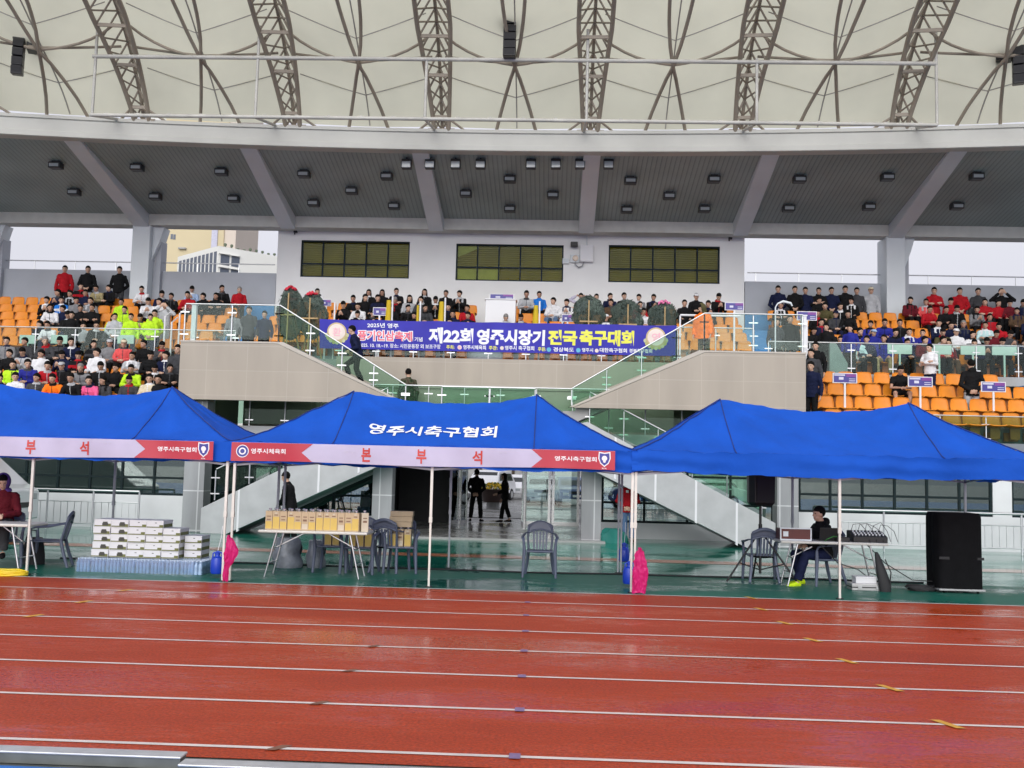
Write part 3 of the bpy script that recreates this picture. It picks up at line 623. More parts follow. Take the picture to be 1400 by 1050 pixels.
for a, b in zip(TX[1:], TX[2:-1]):
    c = (a+b)/2; w = b-a
    # crossing pair of bent tubes in the middle of the bay
    for s in (-1, 1):
        P = []
        for k in range(19):
            t = k/18; sl = .02+5.4*t; off = s*(.46-1.02*t-.10*math.sin(t*math.pi)+.0*t); kk = 1.65
            off = s*(.62*(1-sl/2.35)) if sl < 2.35 else -s*(.42*(1-math.exp(-(sl-2.35)/1.6)))
            lat = off
            P.append(on_arc(c+lat, sl, drop(c+lat, sl)-.42+.12))
        mb = MB(); mb.tube(P, .054, 8); mb.build('bent_tube', TRUSSM, cp, smooth=50)
    # scalloped cross tube at truss mid height
    s0 = 2.35; P = []; Q = []
    for k in range(13):
        t = k/12; x = a+.20+(w-.4)*t; sag = math.sin(t*math.pi)
        P.append(on_arc(x, s0+.55*(abs(2*t-1))**2.6+.02, drop(x, s0)-.42+.08)); Q.append(on_arc(x, s0-.12*abs(2*t-1), drop(x, s0)*.75-.3))
    MB().tube(P, .042, 7).build('cross_tube', TRUSSM, cp, smooth=50); MB().tube(Q, .04, 7).build('cross_tube', TRUSSM, cp, smooth=50)
    # fabric seams and valley cable
    for s1 in (1.05, 3.1, 4.9):
        P = []
        for k in range(9):
            t = k/8; x = a+.3+(w-.6)*t; P.append(on_arc(x, s1+.45*abs(2*t-1), drop(x, s1)-.53))
        MB().tube(P, .018, 6).build('fabric_seam', SEAMM, cp, smooth=50)
    P = [on_arc(c+.02, .05+5.6*k/16, drop(c, .05+5.6*k/16)-.5) for k in range(17)]
    MB().tube(P, .022, 6).build('valley_cable', SEAMM, cp, smooth=50)
# white pipe frame in front of the canopy foot
sw_ = 0
pf = empty('pipe_frame', (0, 0, 0), 'long white pipe frame standing along the fascia in front of the canopy', 'pipe frame')
FY = 28.75
a, b = atY(127, 77, FY), atY(1280, 87, FY); c, d = atY(123, 157, FY), atY(1281, 171, FY)
MB().tube([a, b], .06, 12).build('rail', WPIPE, pf, smooth=50); MB().tube([c, d], .055, 12).build('rail', WPIPE, pf, smooth=50)
mb = MB()
for k in range(26): 
    q = c.lerp(d, (k+.5)/26); mb.cbox(q+Vector((0, .02, .06)), (.10, .04, .03))
mb.tube([c, d], .03, 6); mb.build('clip_rail', WPIPE, pf)
for px, yt in ((130, 20), (358, 35), (592, 82), (812, 40), (1041, 80), (1280, 20)):
    t = (px-127)/(1280-127); q = c.lerp(d, t); top = atY(px, yt, FY); MB().tube([q, Vector((q.x, FY+.02, top.z))], .045, 10).build('post', WPIPE, pf, smooth=50)
    MB().tube([q+Vector((0, .05, 0)), Vector((q.x, fy(q.x), 12.3))], .045, 8).build('stay', WPIPE, pf)
# hanging line array speakers
def speaker_stack(px, py, Y, n, w, h, tilt, lab, box=None, yaw=0):
    p = atY(px, py, Y); e = empty('speaker_array', p, lab, 'loudspeaker', 'loudspeakers hung from the canopy', yaw)
    hh = h/n; y = 0; z = h/2
    for k in range(n):
        a = tilt*(k-.5*(n-1)); MB().cbox((0, -.06*k*abs(tilt)*3, z-hh*(k+.5)), (w, .42, hh*.93), rot=rx(a)).build('cabinet', BLACK, e, bevel=.015)
        MB().cbox((0, -.215-.06*k*abs(tilt)*3, z-hh*(k+.5)), (w*.86, .01, hh*.75), rot=rx(a)).build('grille', DKRUB, e)
    MB().box(-w*.55, w*.55, -.16, .16, h/2+.01, h/2+.06).build('rigging_frame', BLACK, e)
    mb = MB()
    for s in (-1, 1): mb.tube([(s*w*.35, 0, h/2+.06), (s*w*.2, .1, h/2+2.6)], .012, 6)
    mb.build('hanging_cable', BLACK, e)
    if box: MB().cbox(box, (.42, .4, .38)).build('side_box', BLACK, e, bevel=.02)
speaker_stack(25, 80, 28.6, 4, .30, 1.05, .12, 'black line array hung from the canopy, with a small box on its inner top', (.42, .1, .48), .35)
speaker_stack(697, 53, 28.6, 5, .36, 1.16, .04, 'straight black line array hung at the middle of the canopy')
speaker_stack(1392, 92, 28.6, 4, .30, 1.05, .12, 'black line array at the red group end with a box on its side', (-.36, .1, .45), -.35)
# ------------------------------------------------------------------ pop-up tents
def fabric(name, c, rough=.7, transl=.2, bump=.25):
    m = mat(name, c, rough, var=.10, vs=1.8, bump=bump, bs=7, spec=.2); n = m.node_tree; b = n.nodes['Principled BSDF']; out = n.nodes['Material Output']
    t = n.nodes.new('ShaderNodeBsdfTranslucent'); t.inputs[0].default_value = (*c, 1); mx = n.nodes.new('ShaderNodeMixShader'); mx.inputs[0].default_value = transl
    n.links.new(b.outputs[0], mx.inputs[1]); n.links.new(t.outputs[0], mx.inputs[2]); n.links.new(mx.outputs[0], out.inputs[0]); return m
TENTB = fabric('blue_tent_fabric', (.009, .10, .58), .75, .18, .5); SEAMB = mat('dark_blue_seam', (.008, .03, .20), .6)
TEXTW = mat('white_print', (.85, .85, .88), .5, var=.03)
LEGW = mat('white_tent_leg', (.66, .65, .60), .4, .2, var=.1); LEGG = mat('grey_tent_leg', (.30, .31, .34), .4, .3, var=.1)
PK, EV, VH = .90, 2.07, .31
def roof_z(x, y, sag=.17):
    t = min(1-abs(y)/1.5, (3-abs(x))/1.5); t = max(0, t)
    z = EV+PK*(t**1.22)
    if abs(x) < 1.5: z -= sag*(1-(x/1.5)**2)*t**1.5
    ax = abs(x)-1.5; an = math.atan2(y, ax); rr = math.hypot(ax, y)      # folds radiating from the two peaks, sag between the ribs
    z += .016*math.sin(an*11+x)*math.exp(-((rr-.75)/.5)**2)+.010*math.sin(an*23+2*x)*math.exp(-((rr-.45)/.3)**2)
    z += .012*math.sin(x*7.3+y*2.1)*math.sin(y*9+x*3.3)*(1-t)+.007*math.sin(x*13+y*5)+.005*math.sin(x*29-y*17)*math.sin(y*23+x*5)
    return z
def tent(cx, cy, lab, seed, rot=0.0, poles=True):
    rnd = random.Random(seed); e = empty('canopy_tent', (cx, cy, 0), lab, 'canopy tent', 'blue pop-up tents along the track', rot)
    mb = MB(); mb.grid(128, 64, lambda u, v: (lambda x, y: (x, y, roof_z(x, y)))(-3.02+6.04*u, -1.52+3.04*v)); mb.build('roof', TENTB, e, smooth=40)
    mb = MB(); per = [(-3.03, -1.53), (3.03, -1.53), (3.03, 1.53), (-3.03, 1.53)]
    ph = rnd.random()*6
    for k in range(4):
        a, b = Vector((*per[k], 0)), Vector((*per[(k+1) % 4], 0)); d = (b-a); nrm = Vector((d.y, -d.x, 0)).normalized(); L = d.length
        def fn(u, v, a=a, d=d, nrm=nrm, L=L, k=k):
            p = a+d*u; w = (1-v)*(.028*math.sin(u*L*2.1+ph+k)+.016*math.sin(u*L*5.7+ph*2)+.006*math.sin(u*L*13))+.012*math.sin(v*9+u*L*1.3+ph)*math.sin(u*L*.9+ph)
            dz = .018*math.sin(u*L*1.15+ph)*(1-v)-.01*(1-v)*abs(math.sin(u*math.pi*2))
            z0 = min(roof_z(p.x*.99, p.y*.985), EV+.03); return (p.x+nrm.x*w, p.y+nrm.y*w, z0-VH*(1-v)+dz)
        mb.grid(80 if L > 4 else 40, 10, fn)
    mb.build('valance', TENTB, e, smooth=60)
    mb = MB()
    for sx in (-1, 1):
        for sy in (-1, 1):
            P = [(sx*(3.01-1.51*t), sy*(1.51-1.51*t), roof_z(sx*(3.01-1.51*t), sy*(1.51-1.51*t))+.006) for t in [i/14 for i in range(15)]]; mb.tube(P, .010, 5)
            P = [(sx*1.5, sy*1.51*(1-t), roof_z(sx*1.5, sy*1.51*(1-t))+.006) for t in [i/12 for i in range(13)]]; mb.tube(P, .009, 5)
    mb.build('seam', SEAMB, e)
    for iy, y in enumerate((-1.46, 1.46)):
        for x in (-2.96, 0, 2.96):
            if poles is not True and (x, iy) in poles: continue
            g = MB(); g.box(x-.019, x+.019, y-.019, y+.019, 1.0, EV-.02); g.box(x-.015, x+.015, y-.015, y+.015, .0, 1.02); g.box(x-.024, x+.024, y-.024, y+.024, .94, 1.02)
            l = g.build('leg', LEGW if iy == 0 else LEGG, e); MB().box(x-.045, x+.045, y-.045, y+.045, 0, .012).build('foot', DKRUB, l)
    mb = MB()
    for y in (-1.46, 1.46):
        for x0 in (-2.96, 0): mb.beam((x0, y, 1.99), (x0+2.96, y, 1.72), .02, .03); mb.beam((x0, y+.02, 1.72), (x0+2.96, y+.02, 1.99), .02, .03)
    for x in (-2.96, 2.96): mb.beam((x, -1.46, 1.99), (x, 1.46, 1.72), .02, .03); mb.beam((x+.02, -1.46, 1.72), (x+.02, 1.46, 1.99), .02, .03)
    for sx in (-1.5, 1.5):
        mb.tube([(sx, 0, 1.8), (sx, 0, EV+PK-.08)], .02, 8); mb.beam((sx, -1.46, 1.85), (sx, 0, 1.95), .02, .03); mb.beam((sx, 1.46, 1.85), (sx, 0, 1.95), .02, .03)
    mb.build('scissor_frame', LEGG, e)
    return e
TY = 16.62
TXC = -1.76
t1 = tent(TXC-6.03, TY, 'blue tent with a red and white banner, its peak before the lime vest group', 1)
t2 = tent(TXC, TY, 'blue tent with white lettering on its roof and a red and white banner', 2)
t3 = tent(TXC+5.97, TY, 'plain blue tent without banner over the sound desk', 3)
mb = MB()
def on_roof(u, v): # front slope, v from eave to ridge
    y = -1.5+1.5*v; return (u, y-.004, roof_z(u, y)+.012)
put_text(mb, '영주시축구협회', -1.06, .24, 1.98, .23, on_roof, 0, .022); mb.build('roof_lettering', TEXTW, t2)
# banners pinned to the valances
LIL = fabric('lilac_banner_cloth', (.60, .57, .74), .5, .15, .15); REDB = mat('red_banner_print', (.46, .035, .06), .5, var=.06); REDT = mat('red_print', (.55, .05, .04), .5)
NAVY = mat('navy_print', (.05, .06, .30), .5); PALEP = mat('pale_print', (.62, .60, .72), .5)
def banner(tx, x0, x1, lab, left=True):
    e = empty('tent_banner', (tx, TY-1.585, 0), lab, 'banner', 'red and white banners on the tent valances'); H0, H1 = 1.775, 2.055; L = x1-x0
    def P(off):
        return lambda u, v: (x0+u*L, -off+.018*math.sin(u*23+v)+.010*math.sin(u*61), H0+(H1-H0)*v+.012*math.sin(u*9.5)*(1-v))
    p0, p1, p2 = P(0), P(.004), P(.007)
    MB().grid(90, 6, p0).build('cloth', LIL, e, smooth=60)
    mb = MB()
    for a, b, s in ([(0.0, .215, 1)] if left else [])+[(.785, 1.0, -1)]:
        def arrow(u, v, a=a, b=b, s=s):
            w = abs(2*v-1)*.5; 
            return p1(a+(b-a)*u+(.028*(abs(2*v-1)) if s > 0 else 0)*u-0.028*u*(s > 0)+(0.028*(1-abs(2*v-1))*(1-u) if s < 0 else 0), v*.985+.0075)
        mb.grid(24, 8, arrow); mb.build('red_panel', REDB, e, smooth=60); mb = MB()
    mb = MB()
    for ch, u in (('본', .355), ('부', .50), ('석', .645)): put_text(mb, ch, u-.013, .13, .026, .72, p2, 0, .03)
    mb.build('red_lettering', REDT, e)
    mb = MB()
    put_text(mb, '영주시축구협회', .845, .40, .108, .26, p2, 0, .02)
    if left: put_text(mb, '영주시체육회', .052, .40, .092, .28, p2, 0, .02)
    mb.build('white_lettering', TEXTW, e)
    mb = MB(); 
    put_text(mb, '축구', .295, .56, .03, .12, p2, 1, .0); put_text(mb, '영주', .70, .70, .022, .1, p2, 1, .0)
    def disc(mb, cu, cv, r, m, off, n=20, sq=None):
        Q = P(off); ru = r*(H1-H0)/L; mb.add([Q(cu, cv)]+[Q(cu+ru*math.cos(2*math.pi*k/n), cv+r*math.sin(2*math.pi*k/n)) for k in range(n)], [(0, 1+k, 1+(k+1) % n) for k in range(n)], m)
    if left:
        disc(mb, .029, .53, .34, 0, .007); disc(mb, .029, .53, .30, 2, .009); disc(mb, .029, .53, .19, 0, .011); disc(mb, .029, .53, .12, 2, .013)
    # shield crest
    q = P(.007); q2 = P(.009)
    def shield(mb, cu, cv, r, m, Q):
        ru = r*(H1-H0)/L; pts = [(-.75, 1), (0, .86), (.75, 1), (.8, .1), (.55, -.55), (0, -1), (-.55, -.55), (-.8, .1)]
        mb.add([Q(cu+a*ru, cv+b*r) for a, b in pts], [tuple(range(8))], m)
    shield(mb, .973, .55, .40, 0, q); shield(mb, .973, .55, .33, 2, q2); disc(mb, .973, .60, .14, 0, .011); disc(mb, .973, .44, .07, 0, .011)
    put_text(mb, 'KFA', .967, .045, .012, .07, p2, 0, .02)
    mb.build('emblem', [TEXTW, PALEP, NAVY], e)
    return e
banner(t2.location.x, -2.99, 2.69, 'red and white banner with red lettering on the middle tent, round logo at its start')
banner(t1.location.x, -2.75, 2.78, 'red and white banner with red lettering on the tent over the stacked cartons', True)
# the tournament banner on the balcony railing
BB = fabric('blue_banner_cloth', (.045, .040, .42), .45, .1, .1); YELT = mat('yellow_print', (.80, .78, .08), .5); PINK = mat('pink_print', (.85, .42, .52), .5); CREAMP = mat('cream_print', (.80, .68, .62), .5); OLV = mat('olive_print', (.42, .40, .14), .5); SKYP = mat('sky_print', (.10, .42, .62), .5)
YB = 27.80
a, b, c, d = atY(437, 436, YB), atY(925, 445, YB), atY(437, 476, YB), atY(925, 487, YB)
e = empty('tournament_banner', (0, 0, 0), 'long blue tournament banner with white and yellow lettering on the balcony glass', 'banner')
def PB(off):
    def f(u, v):
        lo = c.lerp(d, u); hi = a.lerp(b, u); p = lo.lerp(hi, v); return (p.x, YB-off+.012*math.sin(u*31)+.008*math.sin(u*83+v*2), p.z-.015*abs(math.sin(u*math.pi*6))*(v > .5))
    return f
MB().grid(120, 5, PB(0)).build('cloth', BB, e, smooth=60)
p1, p2, p3 = PB(.006), PB(.011), PB(.016)
def px2(x, y, top=(436, 445), bot=(476, 487)):   # photo pixel on the banner -> (u, v)
    u = (x-437)/488; yt = top[0]+(top[1]-top[0])*u; yb = bot[0]+(bot[1]-bot[0])*u; return u, (yb-y)/(yb-yt)
def word(mb, t, x0, x1, y0, y1, m, bold, P=p1, shear=0): # y0 top, y1 bottom at the middle of the word
    u0, va = px2(x0, y1); u1, _ = px2(x1, y1); xm = (x0+x1)/2; _, vb = px2(xm, y1); _, vt = px2(xm, y0); put_text(mb, t, u0, vb, u1-u0, vt-vb, P, m, bold, shear)
mw_ = MB()
word(mw_, '제22회', 587, 648, 448, 470, 0, .045, shear=.004); word(mw_, '영주시장기', 653, 746, 450, 472, 0, .045, shear=.004)
word(mw_, '2025년 영주', 503, 546, 441.5, 448, 0, .02); word(mw_, '기념', 568, 579, 461, 467, 0, .02)
word(mw_, '2025. 10. 18.~19. 장소: 시민운동장 외 보조구장', 492, 604, 470, 476, 0, .015)
word(mw_, '영주시체육회', 635, 666, 472, 478, 0, .02); word(mw_, '영주시 축구협회', 692, 732, 473, 479, 0, .02); word(mw_, '경상북도', 758, 786, 475, 481, 0, .02); word(mw_, '영주시', 797, 812, 476, 481.5, 0, .02)
word(mw_, '대한축구협회', 821, 858, 476, 482, 0, .02); word(mw_, '경북축구협회', 861, 892, 477, 482.5, 0, .02)
mw_.build('white_lettering', TEXTW, e)
mb = MB(); word(mb, '전국', 750, 790, 451, 472, 0, .05, shear=.004); word(mb, '축구대회', 793, 867, 451, 473, 0, .05, shear=.004)
word(mb, '주최:', 612, 623, 472, 477.5, 0, .02); word(mb, '주관:', 670, 682, 473, 478.5, 0, .02); word(mb, '후원:', 737, 748, 474.5, 480, 0, .02); mb.build('yellow_lettering', YELT, e)
mb = MB(); word(mb, '풍기인삼축제', 489, 566, 451, 467, 0, .10, p1); mb.build('lettering_outline', TEXTW, e)
mb = MB(); word(mb, '풍기인삼축제', 490, 565, 452, 466, 0, .03, p2); mb.build('pink_lettering', mat('coral_print', (.80, .16, .22), .5), e)
mb = MB()
def rnd_(mb, x, y, r, m, P, n=24, sx=1):
    u, v = px2(x, y); ru = r/488*sx; rv = r/41; mb.add([P(u, v)]+[P(u+ru*math.cos(2*math.pi*k/n), v+rv*math.sin(2*math.pi*k/n)) for k in range(n)], [(0, 1+k, 1+(k+1) % n) for k in range(n)], m)
for x, y, t in ((461, 453.5, '환'), (897, 461, '영')):
    for k in range(9):
        an = math.pi*(1.08+.84*k/8); rnd_(mb, x+14.5*math.cos(an), y-13.5*math.sin(an)+1, 3.4, 2 if k % 2 else 3, p1, 8, .8)
    rnd_(mb, x, y, 13.5, 1, p2); rnd_(mb, x, y, 11.5, 0, p3); word(mb, t, x-5.5, x+5.5, y-6, y+6, 4, .01, PB(.02))
rnd_(mb, 630, 475, 3, 0, p1); rnd_(mb, 630, 475, 2, 4, p2); rnd_(mb, 688, 476, 2.6, 0, p1); rnd_(mb, 752, 478, 3, 5, p1); rnd_(mb, 792, 479, 3, 5, p1); rnd_(mb, 817, 479.5, 2.6, 0, p1)
mb.build('emblem', [CREAMP, mat('tan_print', (.55, .42, .22), .5), OLV, mat('leaf_print', (.50, .50, .30), .5), PINK, SKYP], e)
# ------------------------------------------------------------------ plastic armchairs
CHB = mat('slate_blue_plastic', (.105, .125, .185), .38, var=.06)
def make_chair():
    e = empty('plastic_chair', (0, 0, 0))
    # seat pan, slightly dished
    mb = MB(); mb.grid(10, 10, lambda u, v: ((-.21+.42*u)*(.9+.1*(1-v)), -.22+.42*v, .425-.03*math.sin(math.pi*u)*math.sin(math.pi*v)+.012*(1-v)))
    mb.grid(10, 10, lambda u, v: ((-.21+.42*u)*(.9+.1*(1-v)), -.22+.42*v, .40-.03*math.sin(math.pi*u)*math.sin(math.pi*v)+.012*(1-v)))
    mb.tube([(-.21, -.22, .42), (.21, -.22, .42)], .02, 8); mb.tube([(-.21, -.22, .42), (-.19, .2, .41)], .016, 8); mb.tube([(.21, -.22, .42), (.19, .2, .41)], .016, 8)
    mb.build('seat', CHB, e, smooth=50)
    mb = MB()
    top = [(-.2+.4*t, .30-.03*math.sin(math.pi*t)*-1, .80+.075*math.sin(math.pi*t)) for t in [i/12 for i in range(13)]]
    mb.tube(top, .022, 8, sq=1.3); mb.tube([(-.19, .2, .41), (-.205, .25, .6), top[0]], .02, 8); mb.tube([(.19, .2, .41), (.205, .25, .6), top[-1]], .02, 8)
    for k in range(5):
        x = -.11+.055*k; mb.beam((x*.92, .205, .43), (x, .275, .72), .034, .012, up=(0, 1, 0))
    P = [(-.2+.4*t, .285, .70+.05*math.sin(math.pi*t)) for t in [i/8 for i in range(9)]]; mb.tube(P, .02, 8)
    mb.grid(12, 2, lambda u, v: (-.19+.38*u, .286+.012*v, .715+.05*math.sin(math.pi*u)+v*(.085+.025*math.sin(math.pi*u)))); mb.build('backrest', CHB, e, smooth=50)
    for s in (-1, 1):
        MB().tube([(s*.205, .27, .70), (s*.25, .2, .69), (s*.285, .02, .655), (s*.285, -.17, .645), (s*.27, -.235, .62), (s*.262, -.25, .56)], [.018, .024, .028, .028, .024, .022], 8, sq=.6).build('armrest', CHB, e, smooth=50)
        MB().tube([(s*.262, -.25, .57), (s*.25, -.24, .42), (s*.27, -.265, .0)], [.022, .032, .022], 8).build('leg', CHB, e, smooth=50)
        MB().tube([(s*.19, .2, .43), (s*.21, .26, .2), (s*.24, .33, .0)], [.028, .028, .022], 8).build('leg', CHB, e, smooth=50)
    return e
ch0 = make_chair(); CH_USED = False
def chair(x, y, rot, lab):
    global CH_USED
    e = copy_tree(ch0) if CH_USED else ch0; CH_USED = True
    e.location = (x, y, 0); e.rotation_euler.z = rot; return tag(e, lab, 'chair', 'slate blue plastic armchairs')
g = lambda px, py: atZ(px, py, 0)
p = g(737, 790); chair(p.x, p.y+.25, .0, 'slate blue plastic armchair standing alone on the wet green floor')
p = g(62, 775); chair(p.x, p.y+.1, R_(-75), 'slate blue plastic armchair beside the black bag and yellow hose')
p = g(449, 783); chair(p.x, p.y+.25, R_(3), 'slate blue plastic armchair tucked behind the carton table, two cartons on it')
p = g(487, 785); chair(p.x+.02, p.y+.22, R_(-4), 'slate blue plastic armchair with three cartons at the carton table end')
p = g(545, 784); chair(p.x, p.y+.22, R_(4), 'slate blue plastic armchair with stacked pale cartons on its seat')
p = g(520, 786); chair(p.x+.05, p.y+.55, R_(170), 'slate blue plastic armchair seen from behind, beside the carton table')
p = g(1046, 797); chair(p.x, p.y+.3, R_(178), 'slate blue plastic armchair behind the tripod of the black speaker')
p = g(1118, 802); chair_dj = chair(p.x+.06, p.y+.25, R_(95), 'slate blue plastic armchair under the person at the sound desk')
# ------------------------------------------------------------------ folding tables
TTOP = mat('ivory_table_top', (.66, .65, .60), .35, var=.05)
def table(x0, x1, y0, y1, h, lab):
    cx, cy = (x0+x1)/2, (y0+y1)/2; e = empty('folding_table', (cx, cy, 0), lab, 'table', 'folding tables under the tents'); a, b = (x1-x0)/2, (y1-y0)/2
    MB().box(-a, a, -b, b, h-.045, h).build('tabletop', TTOP, e, bevel=.018)
    for s in (-1, 1):
        for t in (-1, 1): MB().tube([(s*(a-.28), t*(b-.08), h-.05), (s*(a-.12), t*(b-.06), .01)], .014, 8).build('leg', STEEL, e, smooth=50)
        mb = MB(); mb.tube([(s*(a-.17), -(b-.07), .22), (s*(a-.17), b-.07, .22)], .011, 6); mb.tube([(s*(a-.22), -(b-.07), .45), (s*(a-.22), b-.07, .45)], .011, 6); mb.tube([(s*(a-.22), 0, .45), (s*.2, 0, h-.06)], .011, 6); mb.build('brace', STEEL, e, smooth=50)
    return e
pa, pb_ = atZ(352, 727, .72), atZ(500, 731, .72); ty = g(360, 790).y+.02
X0 = atY(352, 730, ty).x; X1 = atY(502, 730, ty).x
tb1 = table(X0, X1, ty, ty+.62, .73, 'ivory folding table holding a row of tall yellow and kraft cartons')
dy = g(1090, 803).y+.0; D0, D1 = atY(1068, 745, dy).x, atY(1216, 745, dy).x
tb2 = table(D0, D1, dy, dy+.6, .73, 'ivory folding table carrying the sound mixers and cables')
ly = g(20, 785).y+.1; L1 = atY(38, 715, ly).x
tb3 = table(L1-1.5, L1, ly, ly+.65, .74, 'ivory folding table cut by the photo edge before the person in a purple hood')
# cartons ------------------------------------------------------------
KRAFT = mat('kraft_carton', (.56, .43, .27), .6, var=.08, vs=9); YELC = mat('yellow_carton_print', (.70, .50, .12), .5, var=.06); PALC = mat('pale_carton_print', (.66, .58, .44), .5); DKP = mat('brown_print', (.22, .12, .07), .5)
SILV = mat('silver_cap', (.6, .62, .7), .25, .7)
def make_carton(kind):
    e = empty('gift_carton', (0, 0, 0)); MB().box(-.055, .055, -.06, .06, 0, .29).build('box', KRAFT if kind != 3 else PALC, e, bevel=.004)
    mb = MB(); f = -.0612
    def q(a, b, c, d, m): mb.add([(a, f, c), (b, f, c), (b, f, d), (a, f, d)], [(0, 1, 2, 3)], m)
    if kind == 0: q(-.05, .05, .02, .13, 0); q(-.03, .03, .15, .165, 2); q(-.035, .035, .20, .215, 2)
    if kind == 1: q(-.05, .05, .02, .2, 0); q(-.03, .03, .22, .235, 2); q(-.018, .018, .245, .27, 1)
    if kind >= 2: q(-.045, .045, .02, .10, 1); q(-.03, .03, .14, .17, 2); q(-.03, .03, .2, .215, 2)
    mb.build('front_print', [YELC, PALC, DKP], e)
    MB().lathe([(.012, .28), (.012, .3), (.024, .305), (.026, .325), (.014, .33), (.0, .332)], n=10).build('cap', SILV, e, smooth=40)
    return e
cps = [make_carton(k) for k in range(4)]; cused = [False]*4
def carton(k, loc, rot, lab, grp):
    e = copy_tree(cps[k]) if cused[k] else cps[k]; cused[k] = True
    e.location = loc; e.rotation_euler.z = rot; return tag(e, lab, 'carton', grp)
rnd = random.Random(4); KK = [0, 1, 0, 1, 0, 2, 0, 1, 1, 1, 2, 0, 1]
for i in range(13):
    xx = X0+.16+i*(X1-X0-.30)/12.5; k = KK[i]
    carton(k, (xx, ty+.10+rnd.uniform(-.01, .01), .731), rnd.uniform(-.06, .06), '%s gift carton, %s in the front row on the ivory table' % (('kraft and yellow', 'mostly yellow', 'pale printed', '')[k], ORD[i]), 'gift cartons on the ivory table')
for i in range(12):
    xx = X0+.2+i*(X1-X0-.30)/12.5; carton(2, (xx, ty+.26, .731), rnd.uniform(-.06, .06), 'pale printed gift carton, %s in the rear row on the ivory table' % ORD[i], 'gift cartons on the ivory table')
carton(3, (X1-.08, ty+.18, .731), .3, 'pale gift carton turned sideways at the table end', 'gift cartons on the ivory table')
p = g(449, 783)
for i in range(2): carton(1, (p.x-.075+.13*i+.02, p.y+.16, .43), rnd.uniform(-.1, .1), 'yellow gift carton on the chair behind the table, %s of two' % ('outer', 'inner')[i], 'gift cartons on chairs')
p = g(487, 785)
for i in range(3): carton(1, (p.x-.13+.13*i+.03, p.y+.14, .43), rnd.uniform(-.1, .1), 'yellow gift carton on the chair at the table end, %s of three' % ORD[i], 'gift cartons on chairs')
p = g(545, 784)
for i in range(3): carton((1, 2, 1)[i], (p.x-.13+.125*i, p.y+.12, .43), rnd.uniform(-.05, .05), 'upright %s carton under the flat cartons, %s of three on its chair' % (('yellow', 'pale', 'yellow')[i], ORD[i]), 'gift cartons on chairs')
for i in range(3):
    o = MB().box(-.19, .19, -.07, .07, 0, .085).build('flat_carton', [KRAFT, PALC, DKP], None, bevel=.004); o.location = (p.x-.01+.01*i, p.y+.12, .755+.088*i)
    tag(o, 'flat pale kraft carton lying on upright cartons, %s of the pile' % ('lowest', 'middle', 'topmost')[i], 'carton', 'flat cartons piled on a chair')
# grey plastic-wrapped bundle under the table
WRAP = mat('grey_plastic_wrap', (.20, .22, .25), .25, var=.3, vs=6, bump=.6, bs=9)
for i, (px, w, h, nm) in enumerate(((385, .55, .50, 'wider'), (425, .36, .46, 'narrower'))):
    q = g(px, 778); mb = MB(); mb.grid(18, 10, lambda u, v: ((.9+.1*math.cos(v*9+u*5))*w/2*math.cos(u*2*math.pi)*(1-.25*v**3), .22*math.sin(u*2*math.pi)*(1-.25*v**3), h*v)); 
    mb.add([(w*.36*math.cos(k*math.pi/9), .16*math.sin(k*math.pi/9), h) for k in range(18)], [tuple(range(18))])
    o = mb.build('wrapped_bundle', WRAP, None, smooth=60); o.location = (q.x, q.y+.35, 0); tag(o, 'grey plastic wrapped bundle under the carton table, the %s one' % nm, 'bundle', 'plastic wrapped bundles')
# ------------------------------------------------------------------ stack of white fruit boxes on bottled water
LIDW = mat('white_box_card', (.74, .74, .76), .5, var=.05, vs=5); OLB = mat('olive_box_print', (.16, .17, .05), .5, var=.2); DARKB = mat('dark_box_print', (.05, .05, .04), .5); GREYB = mat('grey_box_side', (.20, .21, .26), .5, var=.1)
by = g(240, 785).y; bx0 = atY(126, 745, by+.1).x; BW, BH, BD = .278, .118, .40
def make_box(kind):
    e = empty('produce_box', (0, 0, 0)); MB().box(-BW/2+.003, BW/2-.003, 0, BD, 0, BH-.004).build('body', LIDW, e, bevel=.004)
    mb = MB(); f = -.0015
    def q(a, b, c, d, m): mb.add([(a, f, c), (b, f, c), (b, f, d), (a, f, d)], [(0, 1, 2, 3)], m)
    q(-BW/2+.006, BW/2-.006, .006, .022, 0)
    if kind == 0: q(-.01, .085, .012, .06, 1); q(.0, .075, .06, .08, 1); q(.085, .13, .006, .05, 0)
    else: q(.07, .135, .006, .05, 0); q(.0, .03, .075, .085, 1)
    s = BW/2-.0015; mb.add([(s, .02, .01), (s, BD-.02, .01), (s, BD-.02, .06), (s, .02, .06)], [(0, 1, 2, 3)], 0)
    mb.build('print', [OLB, DARKB], e)
    MB().box(-BW/2, BW/2, -.002, BD+.002, BH-.022, BH-.001).build('lid', LIDW, e, bevel=.003); return e
pb0 = [make_box(0), make_box(1)]; pu = [False, False]
def pbox(k, loc, lab):
    e = copy_tree(pb0[k]) if pu[k] else pb0[k]; pu[k] = True
    e.location = loc; return tag(e, lab, 'box', 'white produce boxes stacked on water packs')
ROWN = ('lowest', 'second', 'third', 'fourth', 'topmost')
for r in range(5):
    for c in range(5 if r < 4 else 4):
        pbox(0 if c < 2 else 1, (bx0+BW*(c+.5)+(r-2)*.004+.006*((r*7+c*3) % 3-1), by+.1+.01*((r+c*2) % 3), .222+BH*r), 'white produce box, %s layer of the stack, %s column from the chair side' % (ROWN[r], ORD[c]))
for r in range(3):
    pbox(1, (bx0+BW*5.55, by+.28, .222+BH*r), 'white produce box set back at the tent leg side, %s layer' % ROWN[r])
for c in range(4):
    for r in range(4): pbox(1, (bx0+BW*(c+.6), by+.53, .222+BH*r), 'white produce box in the hidden rear row, %s layer, %s column' % (ROWN[r], ORD[c])) if r == 3 and False else None
o = pb0[1]
